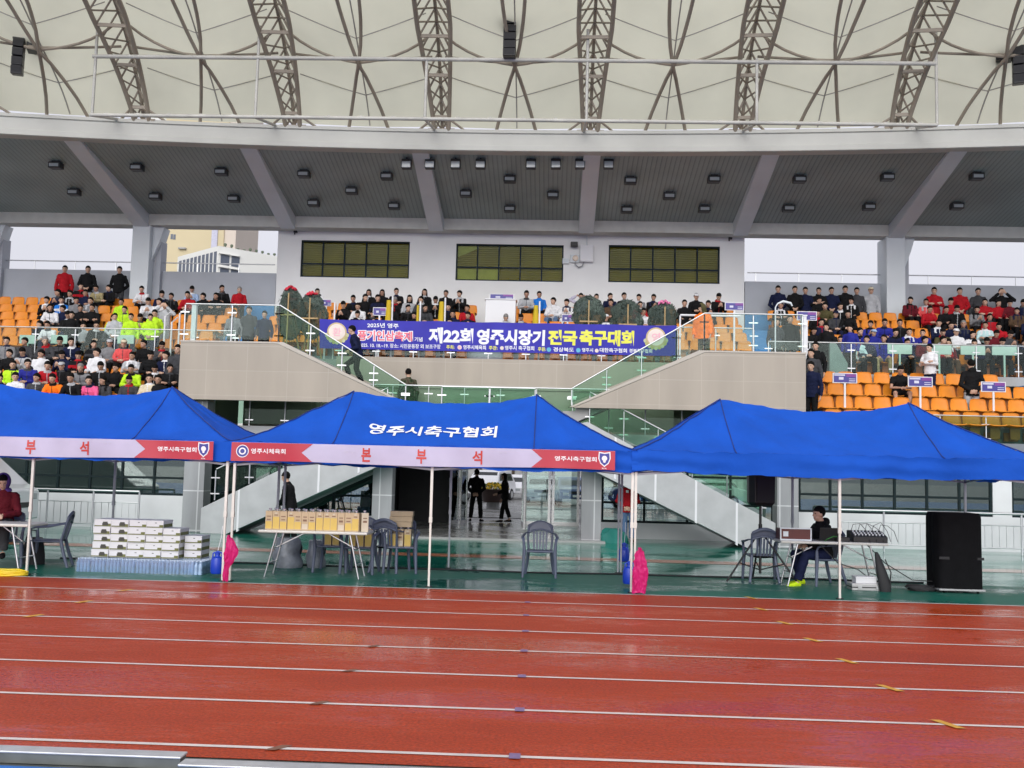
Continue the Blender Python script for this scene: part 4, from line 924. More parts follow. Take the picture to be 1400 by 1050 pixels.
gbx = copy_tree(pb0[1]); gbx.location = (bx0+BW*3.5+.02, by+.22, .222+BH*4-.0+.0); tag(gbx, 'grey shaded produce box at the top end of the stack, print side turned', 'box', 'white produce boxes stacked on water packs')
bpy.data.objects.remove(gbx.children[0]) if False else None
for ch in list(gbx.children): bpy.data.objects.remove(ch)
bpy.data.objects.remove(gbx)
WAT = glass_mat('shrink_wrapped_water', (.72, .82, .95), .10, .15, .12, (.45, .60, .80)); BOT = mat('water_bottle_plastic', (.38, .52, .72), .15, var=.15, vs=8); CAPW = mat('pale_blue_cap', (.62, .72, .86), .4)
def water_pack():
    e = empty('water_pack', (0, 0, 0)); mb = MB()
    for i in range(4):
        for j in range(3): mb.lathe([(.029, .0), (.031, .02), (.030, .06), (.027, .075), (.031, .09), (.031, .14), (.012, .178), (.013, .18), (.013, .2)], (-.096+.064*i, .035+.064*j, 0), 9)
    mb.build('bottle_block', BOT, e, smooth=50); mb = MB()
    for i in range(4):
        for j in range(3): mb.lathe([(.014, .195), (.014, .212)], (-.096+.064*i, .035+.064*j, 0), 8)
    mb.build('cap_block', CAPW, e)
    mb = MB(); mb.grid(12, 6, lambda u, v: (-.133+.266*u, -.003-.004*math.sin(u*37+math.sin(v*9))*math.sin(v*11+u*5), .0+.20*v-.010*math.sin(u*31)*v)); mb.build('shrink_wrap', WAT, e, smooth=60); return e
wp = water_pack(); n = 8; wx0 = atY(103, 775, by-.02).x; wx1 = atY(266, 775, by-.02).x; wd = (wx1-wx0)/n
for i in range(n):
    o = wp if i == 0 else copy_tree(wp); o.scale.x = wd/.27; o.location = (wx0+wd*(i+.5), by-.03, 0); tag(o, 'shrink wrapped pack of water bottles under the boxes, %s in the front row' % ORD[i], 'water pack', 'packs of bottled water')
for i in range(4):
    o = copy_tree(wp); o.location = (wx1+.14-.02, by+.08+.2*i, 0); o.rotation_euler.z = R_(90); tag(o, 'wrapped pack of water bottles at the tent leg end, %s from the track' % ORD[i], 'water pack', 'packs of bottled water')
for i in range(7):
    o = copy_tree(wp); o.scale.x = wd/.27; o.location = (wx0+wd*(i+1.2), by+.2, 0); tag(o, 'shrink wrapped pack of water bottles under the boxes, %s in the second row' % ORD[i], 'water pack', 'packs of bottled water')
# ------------------------------------------------------------------ bags and canisters on the tent legs
PINKB = fabric('pink_plastic_bag', (.72, .03, .22), .25, .3, .4); CANB = mat('blue_canister', (.012, .05, .48), .35, var=.06)
from mathutils import noise as MN
def pink_bag(px, pyt, pyb, w, lean, lab, kind):
    q = g(px, pyb); Y = q.y-.12; ht = atY(px, pyt, Y).z; hb = max(.02, atY(px, pyb, Y).z); x0 = atY(px, pyt, Y).x
    mb = MB(); H = ht-hb
    def fn(u, v):
        an = 2*math.pi*u; wr = 1+.18*math.sin(an*5+v*6)*v
        if kind: R = w*(.25+.75*math.sin(min(1, (1-v)*1.25+.08)*math.pi*.62))*(.35 if v > .93 else 1)
        else: R = w*(.22+.9*math.exp(-((v-.62)/.25)**2)+.25*math.exp(-((v-.12)/.16)**2))*(.5 if v > .95 else 1)
        sh = lean*math.exp(-((v-.66)/.28)**2)*w
        nz = MN.turbulence_vector(Vector((math.cos(an)*1.3, math.sin(an)*1.3, v*4.5))+Vector((px, 0, 0)), 4, True)*.030
        return (R*wr*math.cos(an)+sh+nz.x*1.2, .5*R*wr*math.sin(an)+nz.y, H*v+.01*math.sin(an*3)+nz.z*.6)
    mb.grid(64, 48, fn); o = mb.build('plastic_bag', PINKB, None, smooth=35); o.location = (x0, Y, hb); tag(o, lab, 'bag', 'pink bags tied to tent legs'); return o
pink_bag(309, 733, 796, .085, .9, 'crumpled pink plastic bag flaring sideways from the leg near the box stack', 0)
pink_bag(873, 750, 812, .10, .15, 'full pink plastic bag hanging on the leg between two tents', 1)
def canister(px, py, lab, h=.30):
    q = g(px, py); e = empty('water_canister', (q.x, q.y, 0), lab, 'canister', 'blue canisters tied to tent legs', R_(15))
    MB().lathe([(.02, .0), (.085, .005), (.098, .03), (.1, .12), (.097, .2), (.08, .245), (.04, .265), (.035, .29)], n=20).build('body', CANB, e, smooth=40); MB().lathe([(.04, .288), (.04, .32), (.03, .325)], n=14).build('cap', CANB, e, smooth=40)
    MB().tube([(-.07, 0, .245), (-.065, 0, .31), (-.0, 0, .34), (.065, 0, .31), (.07, 0, .245)], .012, 8).build('handle', CANB, e, smooth=50)
    mb = MB(); mb.tube([(0, 0, .34), (.04, .06, .55), (.05, .1, .72)], .005, 5); mb.build('rope', WHITE, e); e.location.z = .1 if py < 800 and px < 870 else .06; return e
c1 = canister(296, 790, 'blue canister hanging on the leg beside the stacked boxes'); c1.location.z = .06
c2 = canister(860, 803, 'blue canister hanging on the track-side leg between two tents'); c2.location.z = .05
c3 = canister(853, 775, 'blue canister hanging behind, half hidden by the pink bag'); c3.location.z = .1
# yellow hose, black bag, shoes
YH = mat('yellow_hose', (.75, .55, .02), .4, var=.06)
q = g(8, 788); mb = MB(); P = []
for k in range(90):
    an = k/90*2*math.pi*4; P.append((.30*math.cos(an)*(1-.02*(k % 17)/17), .16*math.sin(an), .02+.018*(k//24)+.006*math.sin(k)))
mb.tube(P, .016, 7); o = mb.build('hose_coil', YH, None, smooth=60); o.location = (q.x-.05, q.y+.12, 0); tag(o, 'coiled yellow hose on the green floor at the track edge', 'hose')
q = g(40, 772); mb = MB(); mb.grid(24, 12, lambda u, v: (.19*math.cos(u*6.283)*(1-.3*v*v)*(1+.07*math.sin(u*19)), .13*math.sin(u*6.283)*(1-.3*v*v), .44*v)); mb.add([(.13*math.cos(k*.5236), .09*math.sin(k*.5236), .44) for k in range(12)], [tuple(range(12))])
e = empty('backpack', (q.x, q.y+.1, 0), 'black bag standing on the floor behind the tent leg', 'bag'); mb.build('body', DKRUB, e, smooth=60); MB().tube([(-.1, -.05, .42), (-.06, -.07, .56), (.06, -.07, .56), (.1, -.05, .42)], .012, 6).build('strap', BLACK, e)
# cable along the floor
q0, q1 = g(60, 768), g(1290, 806); 
mb = MB(); P = [(q0.x+(q1.x-q0.x)*t, 17.75+.10*math.sin(t*9)+.05*math.sin(t*31), .012) for t in [i/80 for i in range(81)]]; mb.tube(P, .016, 6); o = mb.build('power_cable', DKRUB, None, smooth=60); tag(o, 'long black power cable lying across the wet green floor', 'cable')
# ------------------------------------------------------------------ sound equipment
q = g(1047, 800); e = empty('speaker_stand', (q.x, q.y+.45, 0), 'black tripod stand carrying the black speaker under the plain tent', 'speaker stand'); hz = atY(1053, 687, q.y+.45).z
MB().tube([(0, 0, .14), (0, 0, hz)], .022, 10).build('pole', BLACK, e, smooth=50); MB().tube([(0, 0, .62), (0, 0, .95)], .032, 10).build('collar', BLACK, e, smooth=50)
for a in (200, 335, 90):
    d = Vector((math.cos(R_(a)), math.sin(R_(a)), 0)); l = MB().tube([Vector((0, 0, .85)), d*.62+Vector((0, 0, .015))], .016, 8).build('leg', BLACK, e, smooth=50); MB().tube([Vector((0, 0, .2)), d*.40+Vector((0, 0, .32))], .010, 6).build('brace', BLACK, l)
sx, sy = q.x, q.y+.45
e = empty('tripod_speaker', (sx, sy, hz-.06), 'black plastic loudspeaker on the tripod stand, small red badge on top', 'loudspeaker', None, R_(18)); H = atY(1053, 636, sy).z-hz+.20
mb = MB(); P = [(-.19, -.16), (.19, -.16), (.23, -.02), (.15, .2), (-.15, .2), (-.23, -.02)]
for a, b, s, t in ((0, .06, .78, .96), (.06, H-.05, .96, 1), (H-.05, H, 1, .86)):
    k = len(mb.v); mb.add([(x*s, y*s, a) for x, y in P]+[(x*t, y*t, b) for x, y in P], [(i, (i+1) % 6, (i+1) % 6+6, i+6) for i in range(6)]+([tuple(range(5, -1, -1))] if a == 0 else [])+([tuple(range(6, 12))] if b == H else []))
mb.build('cabinet', BLACK, e, bevel=.012); MB().box(-.165, .165, -.172, -.158, .08, H-.08).build('grille', DKRUB, e, bevel=.01); MB().box(-.03, .03, -.178, -.171, H-.14, H-.115).build('badge', mat('red_badge', (.5, .02, .02), .4), e)
CASE = mat('brown_red_case', (.10, .018, .014), .4, var=.1)
x = atY(1086, 733, dy+.2).x; e = empty('amplifier_case', (x, dy+.28, .731), 'dark red rack case with pale frame on the sound desk end', 'case')
MB().box(-.24, .24, -.18, .18, .01, .18).build('body', CASE, e, bevel=.008); mb = MB(); 
for z in (.0, .18): mb.box(-.25, .25, -.19, -.17, z, z+.02)
for x_ in (-.25, .23): mb.box(x_, x_+.02, -.19, -.17, .02, .18)
mb.build('trim', LILACW, e); mb = MB(); mb.box(-.2, -.12, -.188, -.178, .06, .14); mb.build('badge', LILACW, e)
x = atY(1187, 737, dy+.2).x; e = empty('sound_mixer', (x, dy+.27, .731), 'black sound mixer with tangled leads on the sound desk', 'mixer')
MB().prism([(-.2, 0), (.2, 0), (.2, .17), (.1, .17), (-.2, .09)], -.27, .27, axis='x').build('body', BLACK, e, bevel=.008)
mb = MB(); rnd = random.Random(3)
for i in range(9):
    for j in range(3): mb.cbox((-.22+.055*i, -.13+.07*j, .118+.022*j), (.02, .02, .03))
mb.build('knob_block', LILACW, e)
mb = MB()
for k in range(5):
    a0 = -.24+.11*k; mb.tube([(a0, .05, .16), (a0+.02, .0, .26+.05*rnd.random()), (a0+.12, -.04, .30*rnd.uniform(.8, 1.1)), (a0+.2, -.1, .18), (a0+.22, -.22, .02)], .005, 5)
mb.build('lead', BLACK, e, smooth=60)
x = atY(1133, 735, dy+.25).x; e = empty('laptop', (x, dy+.3, .731), 'open dark laptop in front of the seated sound operator', 'laptop', None, R_(180)); MB().box(-.17, .17, -.12, .12, 0, .018).build('base', BLACK, e, bevel=.004); MB().cbox((0, .15, .11), (.34, .012, .21), rot=rx(R_(-15))).build('screen', BLACK, e, bevel=.004)
x = atY(1150, 738, dy+.2).x; e = empty('small_mixer', (x, dy+.15, .731), 'small black device with green lead beside the laptop', 'mixer'); MB().box(-.10, .10, -.08, .08, 0, .07).build('body', BLACK, e, bevel=.006); MB().tube([(-.08, 0, .07), (-.16, -.08, .08), (-.25, -.04, .03), (-.3, -.12, .01)], .008, 6).build('lead', mat('green_lead', (.05, .25, .05), .5), e)
q = g(1188, 808); e = empty('flight_case', (q.x, q.y, 0), 'low silver flight case on the floor under the sound desk', 'case'); MB().box(-.26, .26, 0, .3, 0, .11).build('body', mat('silver_case', (.5, .5, .5), .35, .5, var=.1), e, bevel=.01); mb = MB(); mb.box(-.265, .265, -.006, .306, .045, .06); mb.build('trim', BLACK, e)
for s in (-1, 1): MB().box(s*.14-.03, s*.14+.03, -.016, -.002, .03, .08).build('latch', STEEL, e)
e = empty('white_box', (q.x-.03, q.y+.03, .111), 'small white box lying on the silver flight case', 'box'); MB().box(-.16, .16, 0, .22, 0, .10).build('body', LIDW, e, bevel=.005); MB().box(-.165, .165, -.004, .224, .082, .104).build('lid', LIDW, e, bevel=.004)
q = g(1210, 810); e = empty('guitar_bag', (q.x, q.y+.1, 0), 'slim black padded bag leaning against the sound desk leg', 'bag'); mb = MB(); mb.loft([((.04, 0, 0), (.085, 0, 0), (0, .05, 0)), ((.03, 0, .12), (.10, 0, 0), (0, .06, 0)), ((-.02, .04, .35), (.075, 0, 0), (0, .05, 0)), ((-.06, .08, .55), (.04, 0, 0), (0, .03, 0)), ((-.07, .09, .6), (.02, 0, 0), (0, .02, 0))], 16); mb.build('body', DKRUB, e, smooth=60); MB().tube([(.09, -.04, .1), (.11, -.05, .3), (.03, -.02, .5)], .010, 6).build('strap', BLACK, e)
q = g(1262, 809); mb = MB(); P = []
for k in range(120):
    an = k/120*2*math.pi*6; P.append((.24*math.cos(an)*(.85+.15*math.sin(k*.37)), .13*math.sin(an), .02+.012*(k//20)+.008*math.sin(k*.9)))
mb.tube(P, .011, 6); o = mb.build('cable_coil', DKRUB, None, smooth=60); o.location = (q.x, q.y+.1, 0); tag(o, 'loose coil of black cable beside the covered bass speaker', 'cable')
# leads from desk to floor
mb = MB(); a = Vector((D1-.35, dy+.1, .72)); b = Vector((q.x+.2, q.y+.15, .15)); mb.tube([a, a.lerp(b, .3)+Vector((0, 0, -.14)), a.lerp(b, .7)+Vector((0, 0, -.16)), b], .008, 6); o = mb.build('hanging_cable', BLACK, None, smooth=60); tag(o, 'black lead sagging from the sound desk to the covered bass speaker', 'cable')
mb = MB(); a = Vector((D0+.6, dy+.05, .70)); b = Vector((D1-.2, dy+.1, .10)); mb.tube([a, a.lerp(b, .35)+Vector((0, 0, -.1)), a.lerp(b, .7)+Vector((0, 0, .02)), b], .008, 6); o = mb.build('hanging_cable', BLACK, None, smooth=60); tag(o, 'black lead looping under the sound desk table top', 'cable')
# covered subwoofer on a dolly
q = g(1318, 812); wl, wr = atY(1283, 760, q.y).x, atY(1349, 760, q.y).x; ht = atY(1316, 702, q.y).z
e = empty('covered_speaker', ((wl+wr)/2, q.y+.35, 0), 'tall bass speaker under a black fabric cover on a low dolly', 'loudspeaker'); hw = (wr-wl)/2; COV = mat('black_cover_fabric', (.006, .006, .007), .9, var=.15, vs=6, bump=.5, bs=9, spec=.15)
mb = MB()
def cov(u, v):
    an = 2*math.pi*u; c, s = math.cos(an), math.sin(an); ex = .22; r = (abs(c)**(2/ex*.5)+abs(s)**(2/ex*.5))**(-ex)
    w_ = 1+.018*math.sin(an*7+v*3)*(1-v)+.012*math.sin(an*13); fl = 1 if v < .93 else 1-.06*((v-.93)/.07)**2
    return (hw*r*c*w_*fl*.98, .33*r*s*w_*fl, .07+(ht-.07)*v)
mb.grid(72, 24, cov); mb.add([cov(k/72, 1) for k in range(72)], [tuple(range(72))]); mb.build('cover', COV, e, smooth=45)
MB().box(-hw*.93, hw*.93, -.32, -.315+.005, .52, .56).build('cover_seam', DKRUB, e)
MB().box(-hw*.95, hw*.95, -.34, .3, .04, .068).build('dolly_board', mat('grey_board', (.42, .42, .42), .5), e, bevel=.005)
for x_ in (-1, 1):
    for y_ in (-1, 1): MB().lathe([(.03, -.012), (.035, -.008), (.035, .008), (.03, .012)], (x_*hw*.7, y_*.26-.02, .035), 12, rot=ry(R_(90))).build('caster', DKRUB, e, smooth=40)
# ------------------------------------------------------------------ crowd barriers in front of the walls
def barrier(xa, xb, y, lab):
    e = empty('steel_barrier', (xa, y, 0), lab, 'railing', 'steel rails before the white wall'); L = xb-xa
    MB().tube([(0, 0, .98), (L, 0, .98)], .028, 10).build('handrail', STEEL, e, smooth=50); mb = MB(); mb.tube([(0, 0, .70), (L, 0, .70)], .016, 8); mb.build('middle_rail', STEEL, e, smooth=50); MB().tube([(0, 0, .16), (L, 0, .16)], .016, 8).build('bottom_rail', STEEL, e, smooth=50)
    n = max(1, round(L/1.12))
    for i in range(n+1): MB().tube([(L*i/n, 0, 0), (L*i/n, 0, .97)], .024, 8).build('post', STEEL, e, smooth=50)
    m = round(L/.17)
    for i in range(m):
        x = L*(i+.5)/m; MB().tube([(x, 0, .16), (x, 0, .70)], .009, 6).build('baluster', STEEL, e)
yb = 25.2
barrier(atY(-60, 690, yb).x, atY(190, 690, yb).x, yb, 'steel rail with thin bars before the white wall by the van')
barrier(atY(1146, 720, yb).x, atY(1460, 720, yb).x, yb, 'steel rail with thin bars behind the covered bass speaker')
# teal tarpaulin heap by the entrance pillar
TEALT = fabric('teal_tarpaulin', (.03, .20, .17), .35, .05, .5)
q = g(838, 742); mb = MB(); rnd = random.Random(5); mb.grid(26, 14, lambda u, v: ((.36-.1*v)*math.cos(u*6.283)*(1+.16*math.sin(u*31+v*4)), .24*math.sin(u*6.283)*(1+.14*math.sin(u*25)), .30*v*(1+.2*math.sin(u*19))*(1)))
mb.add([(.26*math.cos(k*.2417)*(1+.16*math.sin(k*1.19+4)), .2*math.sin(k*.2417), .30*(1+.2*math.sin(k*.73))) for k in range(26)]+[(0, 0, .36)], [(k, (k+1) % 26, 26) for k in range(26)])
o = mb.build('tarpaulin', TEALT, None, smooth=25); o.location = (q.x, q.y, 0); tag(o, 'crumpled teal tarpaulin on the floor beside the entrance pillar', 'tarpaulin')
# ------------------------------------------------------------------ entrance hall, doors, car park behind
DOORF = mat('door_steel_frame', (.55, .56, .55), .25, .8, var=.1)
xa, xb = atY(512, 700, 25.5).x, atY(822, 700, 25.5).x
MB().box(xa-.1, xb+.1, 25.3, 33.0, .0, .05).build('entrance_floor', TILEM, gs)
DY = 32.2
x = lambda px: atY(px, 690, DY).x
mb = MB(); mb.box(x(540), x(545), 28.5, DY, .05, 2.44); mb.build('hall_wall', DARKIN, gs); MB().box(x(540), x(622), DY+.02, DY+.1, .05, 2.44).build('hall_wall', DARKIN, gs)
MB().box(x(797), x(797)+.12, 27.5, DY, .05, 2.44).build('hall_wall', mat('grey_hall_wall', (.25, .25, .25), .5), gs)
MB().box(-9.0, 6.3, 30.2, 36.9, 2.5, 2.7).build('hall_ceiling', mat('hall_ceiling_panel', (.20, .20, .20), .7), gs)
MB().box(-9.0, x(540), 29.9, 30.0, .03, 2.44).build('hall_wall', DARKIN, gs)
# ground floor glazing under the stair flights
yg = 27.5
window_part(gs, atY(822, 700, yg).x, atY(1058, 700, yg).x, .42, 2.44, yg, 4, (.26, .62), TEALF, CLEARG, .06)
MB().box(atY(822, 700, yg).x, 6.3, yg-.02, yg+.1, 0, .42).build('sill_wall', WHITE, gs)
window_part(gs, atY(285, 700, yg).x, atY(512, 700, yg).x, .42, 2.44, yg, 4, (.26, .62), TEALF, WINDG, .06)
MB().box(-9.0, atY(512, 700, yg).x, yg-.02, yg+.1, 0, .42).build('sill_wall', WHITE, gs)
p = atZ(604, 742, 0); 
def door_leaf(xc, y, w, h, rot, lab):
    e = empty('glass_door', (xc, y, .05), lab, 'door', 'steel framed glass doors of the entrance', rot)
    mb = MB(); mb.box(0, w, -.025, .025, 0, .11); mb.box(0, w, -.025, .025, h-.09, h); mb.box(0, .08, -.025, .025, .11, h-.09); mb.box(w-.08, w, -.025, .025, .11, h-.09); mb.build('frame', DOORF, e)
    MB().box(.08, w-.08, -.006, .006, .11, h-.09).build('pane', CLEARG, e); MB().tube([(w-.12, -.03, .8), (w-.12, -.07, .82), (w-.12, -.07, 1.4), (w-.12, -.03, 1.42)], .015, 8).build('handle', STEEL, e, smooth=50)
door_leaf(x(716), DY, x(753)-x(716)-.01, 2.38, 0, 'closed glass door leaf next to the walking silhouette')
door_leaf(x(792), DY+.001, x(792)-x(754)-.01, 2.38, math.pi, 'closed glass door leaf beside the entrance pillar')
door_leaf(x(626), DY, .9, 2.38, R_(-100), 'open glass door leaf folded back by the dark hall, outer one')
door_leaf(x(638), DY, .9, 2.38, R_(-98), 'open glass door leaf folded back beside the standing silhouette')
door_leaf(x(714), DY, .9, 2.38, R_(-84), 'open glass door leaf edge-on between the two doorways')
mb = MB(); mb.box(x(620), x(797), DY-.04, DY+.04, 2.43, 2.50); mb.build('door_head', DOORF, gs)
# ---- car park
MB().grid(1, 1, lambda u, v: (-60+120*u, 37.5+62*v, .0)).build('car_park', wet_ground('car_park_surface', (.14, .14, .135), (.18, .18, .17), .2, .5, .15, 60, .5), None)['kind'] = 'structure'
def car(cx, cy, rot, paint, lab, kind='suv', L=4.5, W=1.82):
    e = empty('parked_car', (cx, cy, 0), lab, 'car', 'cars parked behind the stand', rot); hw = W/2
    if kind == 'van': prof = [(-L/2, .35), (-L/2, 1.0), (-L/2+.25, 1.15), (-L/2+1.0, 1.85), (-L/2+1.3, 1.93), (L/2-.1, 1.93), (L/2, 1.7), (L/2, .35)]
    elif kind == 'suv': prof = [(-L/2, .4), (-L/2, .85), (-L/2+.15, 1.0), (-L/2+1.15, 1.1), (-L/2+1.75, 1.62), (-L/2+2.3, 1.70), (L/2-.5, 1.66), (L/2-.05, 1.1), (L/2, .9), (L/2, .4)]
    else: prof = [(-L/2, .35), (-L/2, .72), (-L/2+.15, .84), (-L/2+1.2, .98), (-L/2+1.85, 1.42), (-L/2+2.4, 1.47), (L/2-1.2, 1.42), (L/2-.5, 1.05), (L/2-.03, .95), (L/2, .35)]
    mb = MB(); n = len(prof); V = []
    for y, k in ((-hw, .0), (-hw+.06, 1), (hw-.06, 1), (hw, .0)):
        for a, z in prof:
            s = .97 if k == 0 else 1; tz = max(0, (z-.95))*.25; V.append((a*s, y*(1-tz/hw), .35+(z-.35)*(.985 if k == 0 else 1)))
    F = [(j*n+i, j*n+(i+1) % n, (j+1)*n+(i+1) % n, (j+1)*n+i) for j in range(3) for i in range(n)]+[tuple(range(n)), tuple(range(4*n-1, 3*n-1, -1))]
    mb.add(V, F); mb.build('body', paint, e, smooth=30, bevel=.03)
    zt = prof[4][1]; zb = prof[3][1]
    fa, fb = prof[3], prof[4]
    mb = MB(); o = .012; mb.add([(fa[0]+.08-o, -hw*.84, fa[1]+.05), (fa[0]+.08-o, hw*.84, fa[1]+.05), (fb[0]-.03-o, hw*.74, fb[1]-.03), (fb[0]-.03-o, -hw*.74, fb[1]-.03)], [(0, 1, 2, 3)])
    mb.build('windscreen', CARG, e)
    for s in (-1, 1):
        m2 = MB(); m2.add([(fa[0]+.35, s*(hw*.965+.006), fa[1]+.02), (L/2-.55, s*(hw*.965+.006), fa[1]+.02), (L/2-.75, s*(hw*.90), zt-.1), (fb[0]+.1, s*(hw*.90), zt-.1)], [(0, 1, 2, 3)]); m2.build('side_window', CARG, e)
        MB().box(-L/2-.012, -L/2+.1, s*(hw-.32)-.16, s*(hw-.32)+.16, prof[1][1]-.2, prof[1][1]-.06).build('headlight', LGL, e, bevel=.02)
        for a in (-L/2+.85, L/2-.85):
            w_ = MB().lathe([(.2, -.1), (.32, -.1), (.335, -.07), (.335, .07), (.32, .1), (.2, .1)], (a, s*(hw-.08), .335), 20, rot=rx(R_(90))).build('wheel', DKRUB, e, smooth=40); MB().lathe([(.02, -.112), (.19, -.108), (.2, .108), (.02, .112)], (a, s*(hw-.08), .335), 14, rot=rx(R_(90))).build('rim', STEEL, w_)
    MB().box(-L/2-.014, -L/2, -.45, .45, .62, .74).build('grille', BLACK, e); MB().box(-L/2-.03, -L/2-.012, -.26, .26, .45, .56).build('number_plate', WHITE, e)
    return e
CARG = mat('car_window_glass', (.015, .02, .022), .06, spec=.8, var=0)
WCAR = mat('white_car_paint', (.75, .76, .78), .2, var=.02, coat=.5); SCAR = mat('silver_car_paint', (.38, .42, .42), .22, .4, var=.02, coat=.5); BCAR = mat('blue_car_paint', (.02, .05, .16), .2, var=.02, coat=.5); DCAR = mat('dark_car_paint', (.02, .022, .025), .2, var=.02, coat=.5)
P = lambda px, Y: atY(px, 690, Y).x
car(P(668, 58), 58, R_(75), WCAR, 'white estate car seen through the open entrance doors')
car(P(704, 62), 63, R_(80), WCAR, 'white saloon parked behind the walking silhouette', 'saloon')
car(P(742, 56), 56, R_(90), SCAR, 'silver-green saloon seen through the closed glass door', 'saloon')
car(P(783, 54), 54, R_(95), BCAR, 'dark blue car behind the glass door by the pillar', 'saloon')
car(P(890, 50), 50, R_(15), BCAR, 'dark blue car seen through the glazing beside the red vest', 'suv')
car(P(960, 56), 56, R_(10), WCAR, 'white car seen through the glazing under the stair', 'saloon')
vn = car(atY(112, 660, 29.0).x, 29.0, R_(176), DCAR, 'dark van behind the teal windows of the lower wall', 'van', 4.9); vn.location.z = .03; vn['group'] = 'vehicles'
wv = car(atY(2, 660, 22.6).x-1.9, 22.7, R_(180), WCAR, 'white van at the photo edge beside the steel rail', 'van', 4.6); wv['group'] = 'vehicles'; wv.name = 'white_van'; vn.name = 'dark_van'; wv['category'] = vn['category'] = 'van'
# planter with yellow flowers
e = empty('flower_planter', (P(674, 47), 47, 0), 'dark round planter with yellow flowers behind the standing silhouette', 'planter')
MB().lathe([(.05, .25), (.45, .25), (.62, .75), (.64, .82), (.5, .84)], n=18).build('pot', mat('brown_pot', (.06, .035, .03), .5), e, smooth=40); MB().lathe([(.3, 0), (.3, .26)], n=12).build('foot', CONC, e)
rnd = random.Random(8); mb = MB()
for k in range(420):
    a, r = rnd.random()*6.283, .72*math.sqrt(rnd.random()); z = .84+.32*(1-(r/.75)**2)*rnd.uniform(.5, 1); c = Vector((r*math.cos(a), r*math.sin(a), z)); mb.cbox(c, (.07, .07, .02), rot=Euler((rnd.uniform(-1, 1), rnd.uniform(-1, 1), a)).to_matrix(), m=0 if rnd.random() < .7 else 1)
mb.build('flowers', [mat('yellow_petal', (.75, .52, .02), .5), mat('planter_leaf', (.05, .12, .02), .6)], e)
# trees beyond the car park
LEAF = fabric('tree_leaf', (.07, .13, .04), .55, .3, 0); BARK = mat('tree_bark', (.10, .075, .055), .9, var=.3, vs=8, bump=.5)
def tree(x, y, h, r, seed, lab):
    rnd = random.Random(seed); e = empty('roadside_tree', (x, y, 0), lab, 'tree', 'trees beyond the car park')
    mb = MB(); mb.tube([(0, 0, 0), (.05, .02, h*.3), (-.03, .04, h*.6), (0, 0, h*.85)], [.16, .12, .08, .03], 8)
    for k in range(7):
        a = k*2.4; z = h*(.3+.07*k); mb.tube([(0, 0, z), (r*.5*math.cos(a), r*.5*math.sin(a), z+h*.14), (r*.85*math.cos(a), r*.85*math.sin(a), z+h*.2)], [.06, .04, .015], 6)
    mb.build('trunk', BARK, e, smooth=50); mb = MB(); cl = [(rnd.uniform(-.7, .7)*r, rnd.uniform(-.7, .7)*r, h*rnd.uniform(.4, .95)) for _ in range(26)]
    for k in range(2600):
        c = rnd.choice(cl); s = r*.34; q = Vector((rnd.gauss(c[0], s*.55), rnd.gauss(c[1], s*.55), rnd.gauss(c[2], s*.45))); t = rnd.uniform(.07, .14); M = Euler((rnd.uniform(-1.2, 1.2), rnd.uniform(-1.2, 1.2), rnd.random()*6.3)).to_matrix()
        mb.add([q+M@Vector((-t, 0, 0)), q+M@Vector((0, -t*.6, .02)), q+M@Vector((t, 0, 0)), q+M@Vector((0, t*.6, .02))], [(0, 1, 2, 3)])
    mb.build('crown', LEAF, e)
tree(P(655, 82), 82, 6.5, 2.6, 1, 'bushy green tree beyond the car park, over the white estate car'); tree(P(700, 86), 86, 7, 2.8, 2, 'bushy green tree beyond the car park, over the white saloon')
tree(P(755, 80), 80, 6, 2.4, 3, 'bushy green tree beyond the car park, over the silver-green saloon'); tree(P(840, 78), 78, 6, 2.4, 4, 'bushy green tree beyond the car park, by the entrance pillar'); tree(P(930, 80), 80, 6.4, 2.6, 5, 'bushy green tree beyond the car park, under the stair glazing')
e = empty('boundary_wall', (-10, 95, 0), 'low pale wall closing the car park', 'wall'); MB().box(-45, 45, 0, .3, 0, 2.2).build('wall_face', CONC, e); MB().box(-45, 45, -.05, .35, 2.2, 2.32).build('coping', CONC, e)
# ------------------------------------------------------------------ buildings seen through the gap under the roof
def tow(px, Y): return atY(px, 340, Y).x
Yt = 190; e = empty('apartment_tower', (0, 0, 0), 'tall cream apartment tower behind the pale office block', 'building'); CRM = mat('cream_render', (.62, .53, .34), .8, var=.05, vs=.1); PKW = mat('pale_rose_render', (.66, .58, .50), .8, var=.04, vs=.1)
xa, xb = tow(218, Yt), tow(305, Yt); MB().box(xa, xb, Yt, Yt+16, 0, 75).build('wall', CRM, e); MB().box(xb, xb+2.2, Yt+.4, Yt+15, 0, 75).build('stair_tower', PKW, e); MB().box(xa-4, xa, Yt+1, Yt+15, 0, 75).build('side_wing', mat('white_render', (.72, .72, .70), .8), e)
DKW = mat('dark_far_window', (.10, .12, .16), .3)
def far_win(e, px, py, w, h, Y, m=DKW):
    q = atY(px, py, Y-.05); MB().box(q.x-w/2, q.x+w/2, Y-.06, Y-.005, q.z-h/2, q.z+h/2).build('window', m, e)
far_win(e, 234.8, 323.5, .45, 1.0, Yt); far_win(e, 238.5, 324, .45, 1.0, Yt); MB().box(tow(245, Yt), tow(255, Yt), Yt-.6, Yt, atY(250, 341, Yt).z, atY(250, 339, Yt).z).build('balcony', CONC, e)
mb = MB(); mb.box(tow(289, Yt), tow(297, Yt), Yt-.3, Yt+.2, 30, atY(0, 321, Yt).z+20); mb.build('window_strip', mat('pale_lilac_panel', (.50, .50, .62), .5), e)
Yo = 120; e = empty('office_block', (0, 0, 0), 'white office block with two bands of windows and rooftop pots', 'building'); OFW = mat('white_office_render', (.78, .78, .74), .8, var=.03, vs=.2)
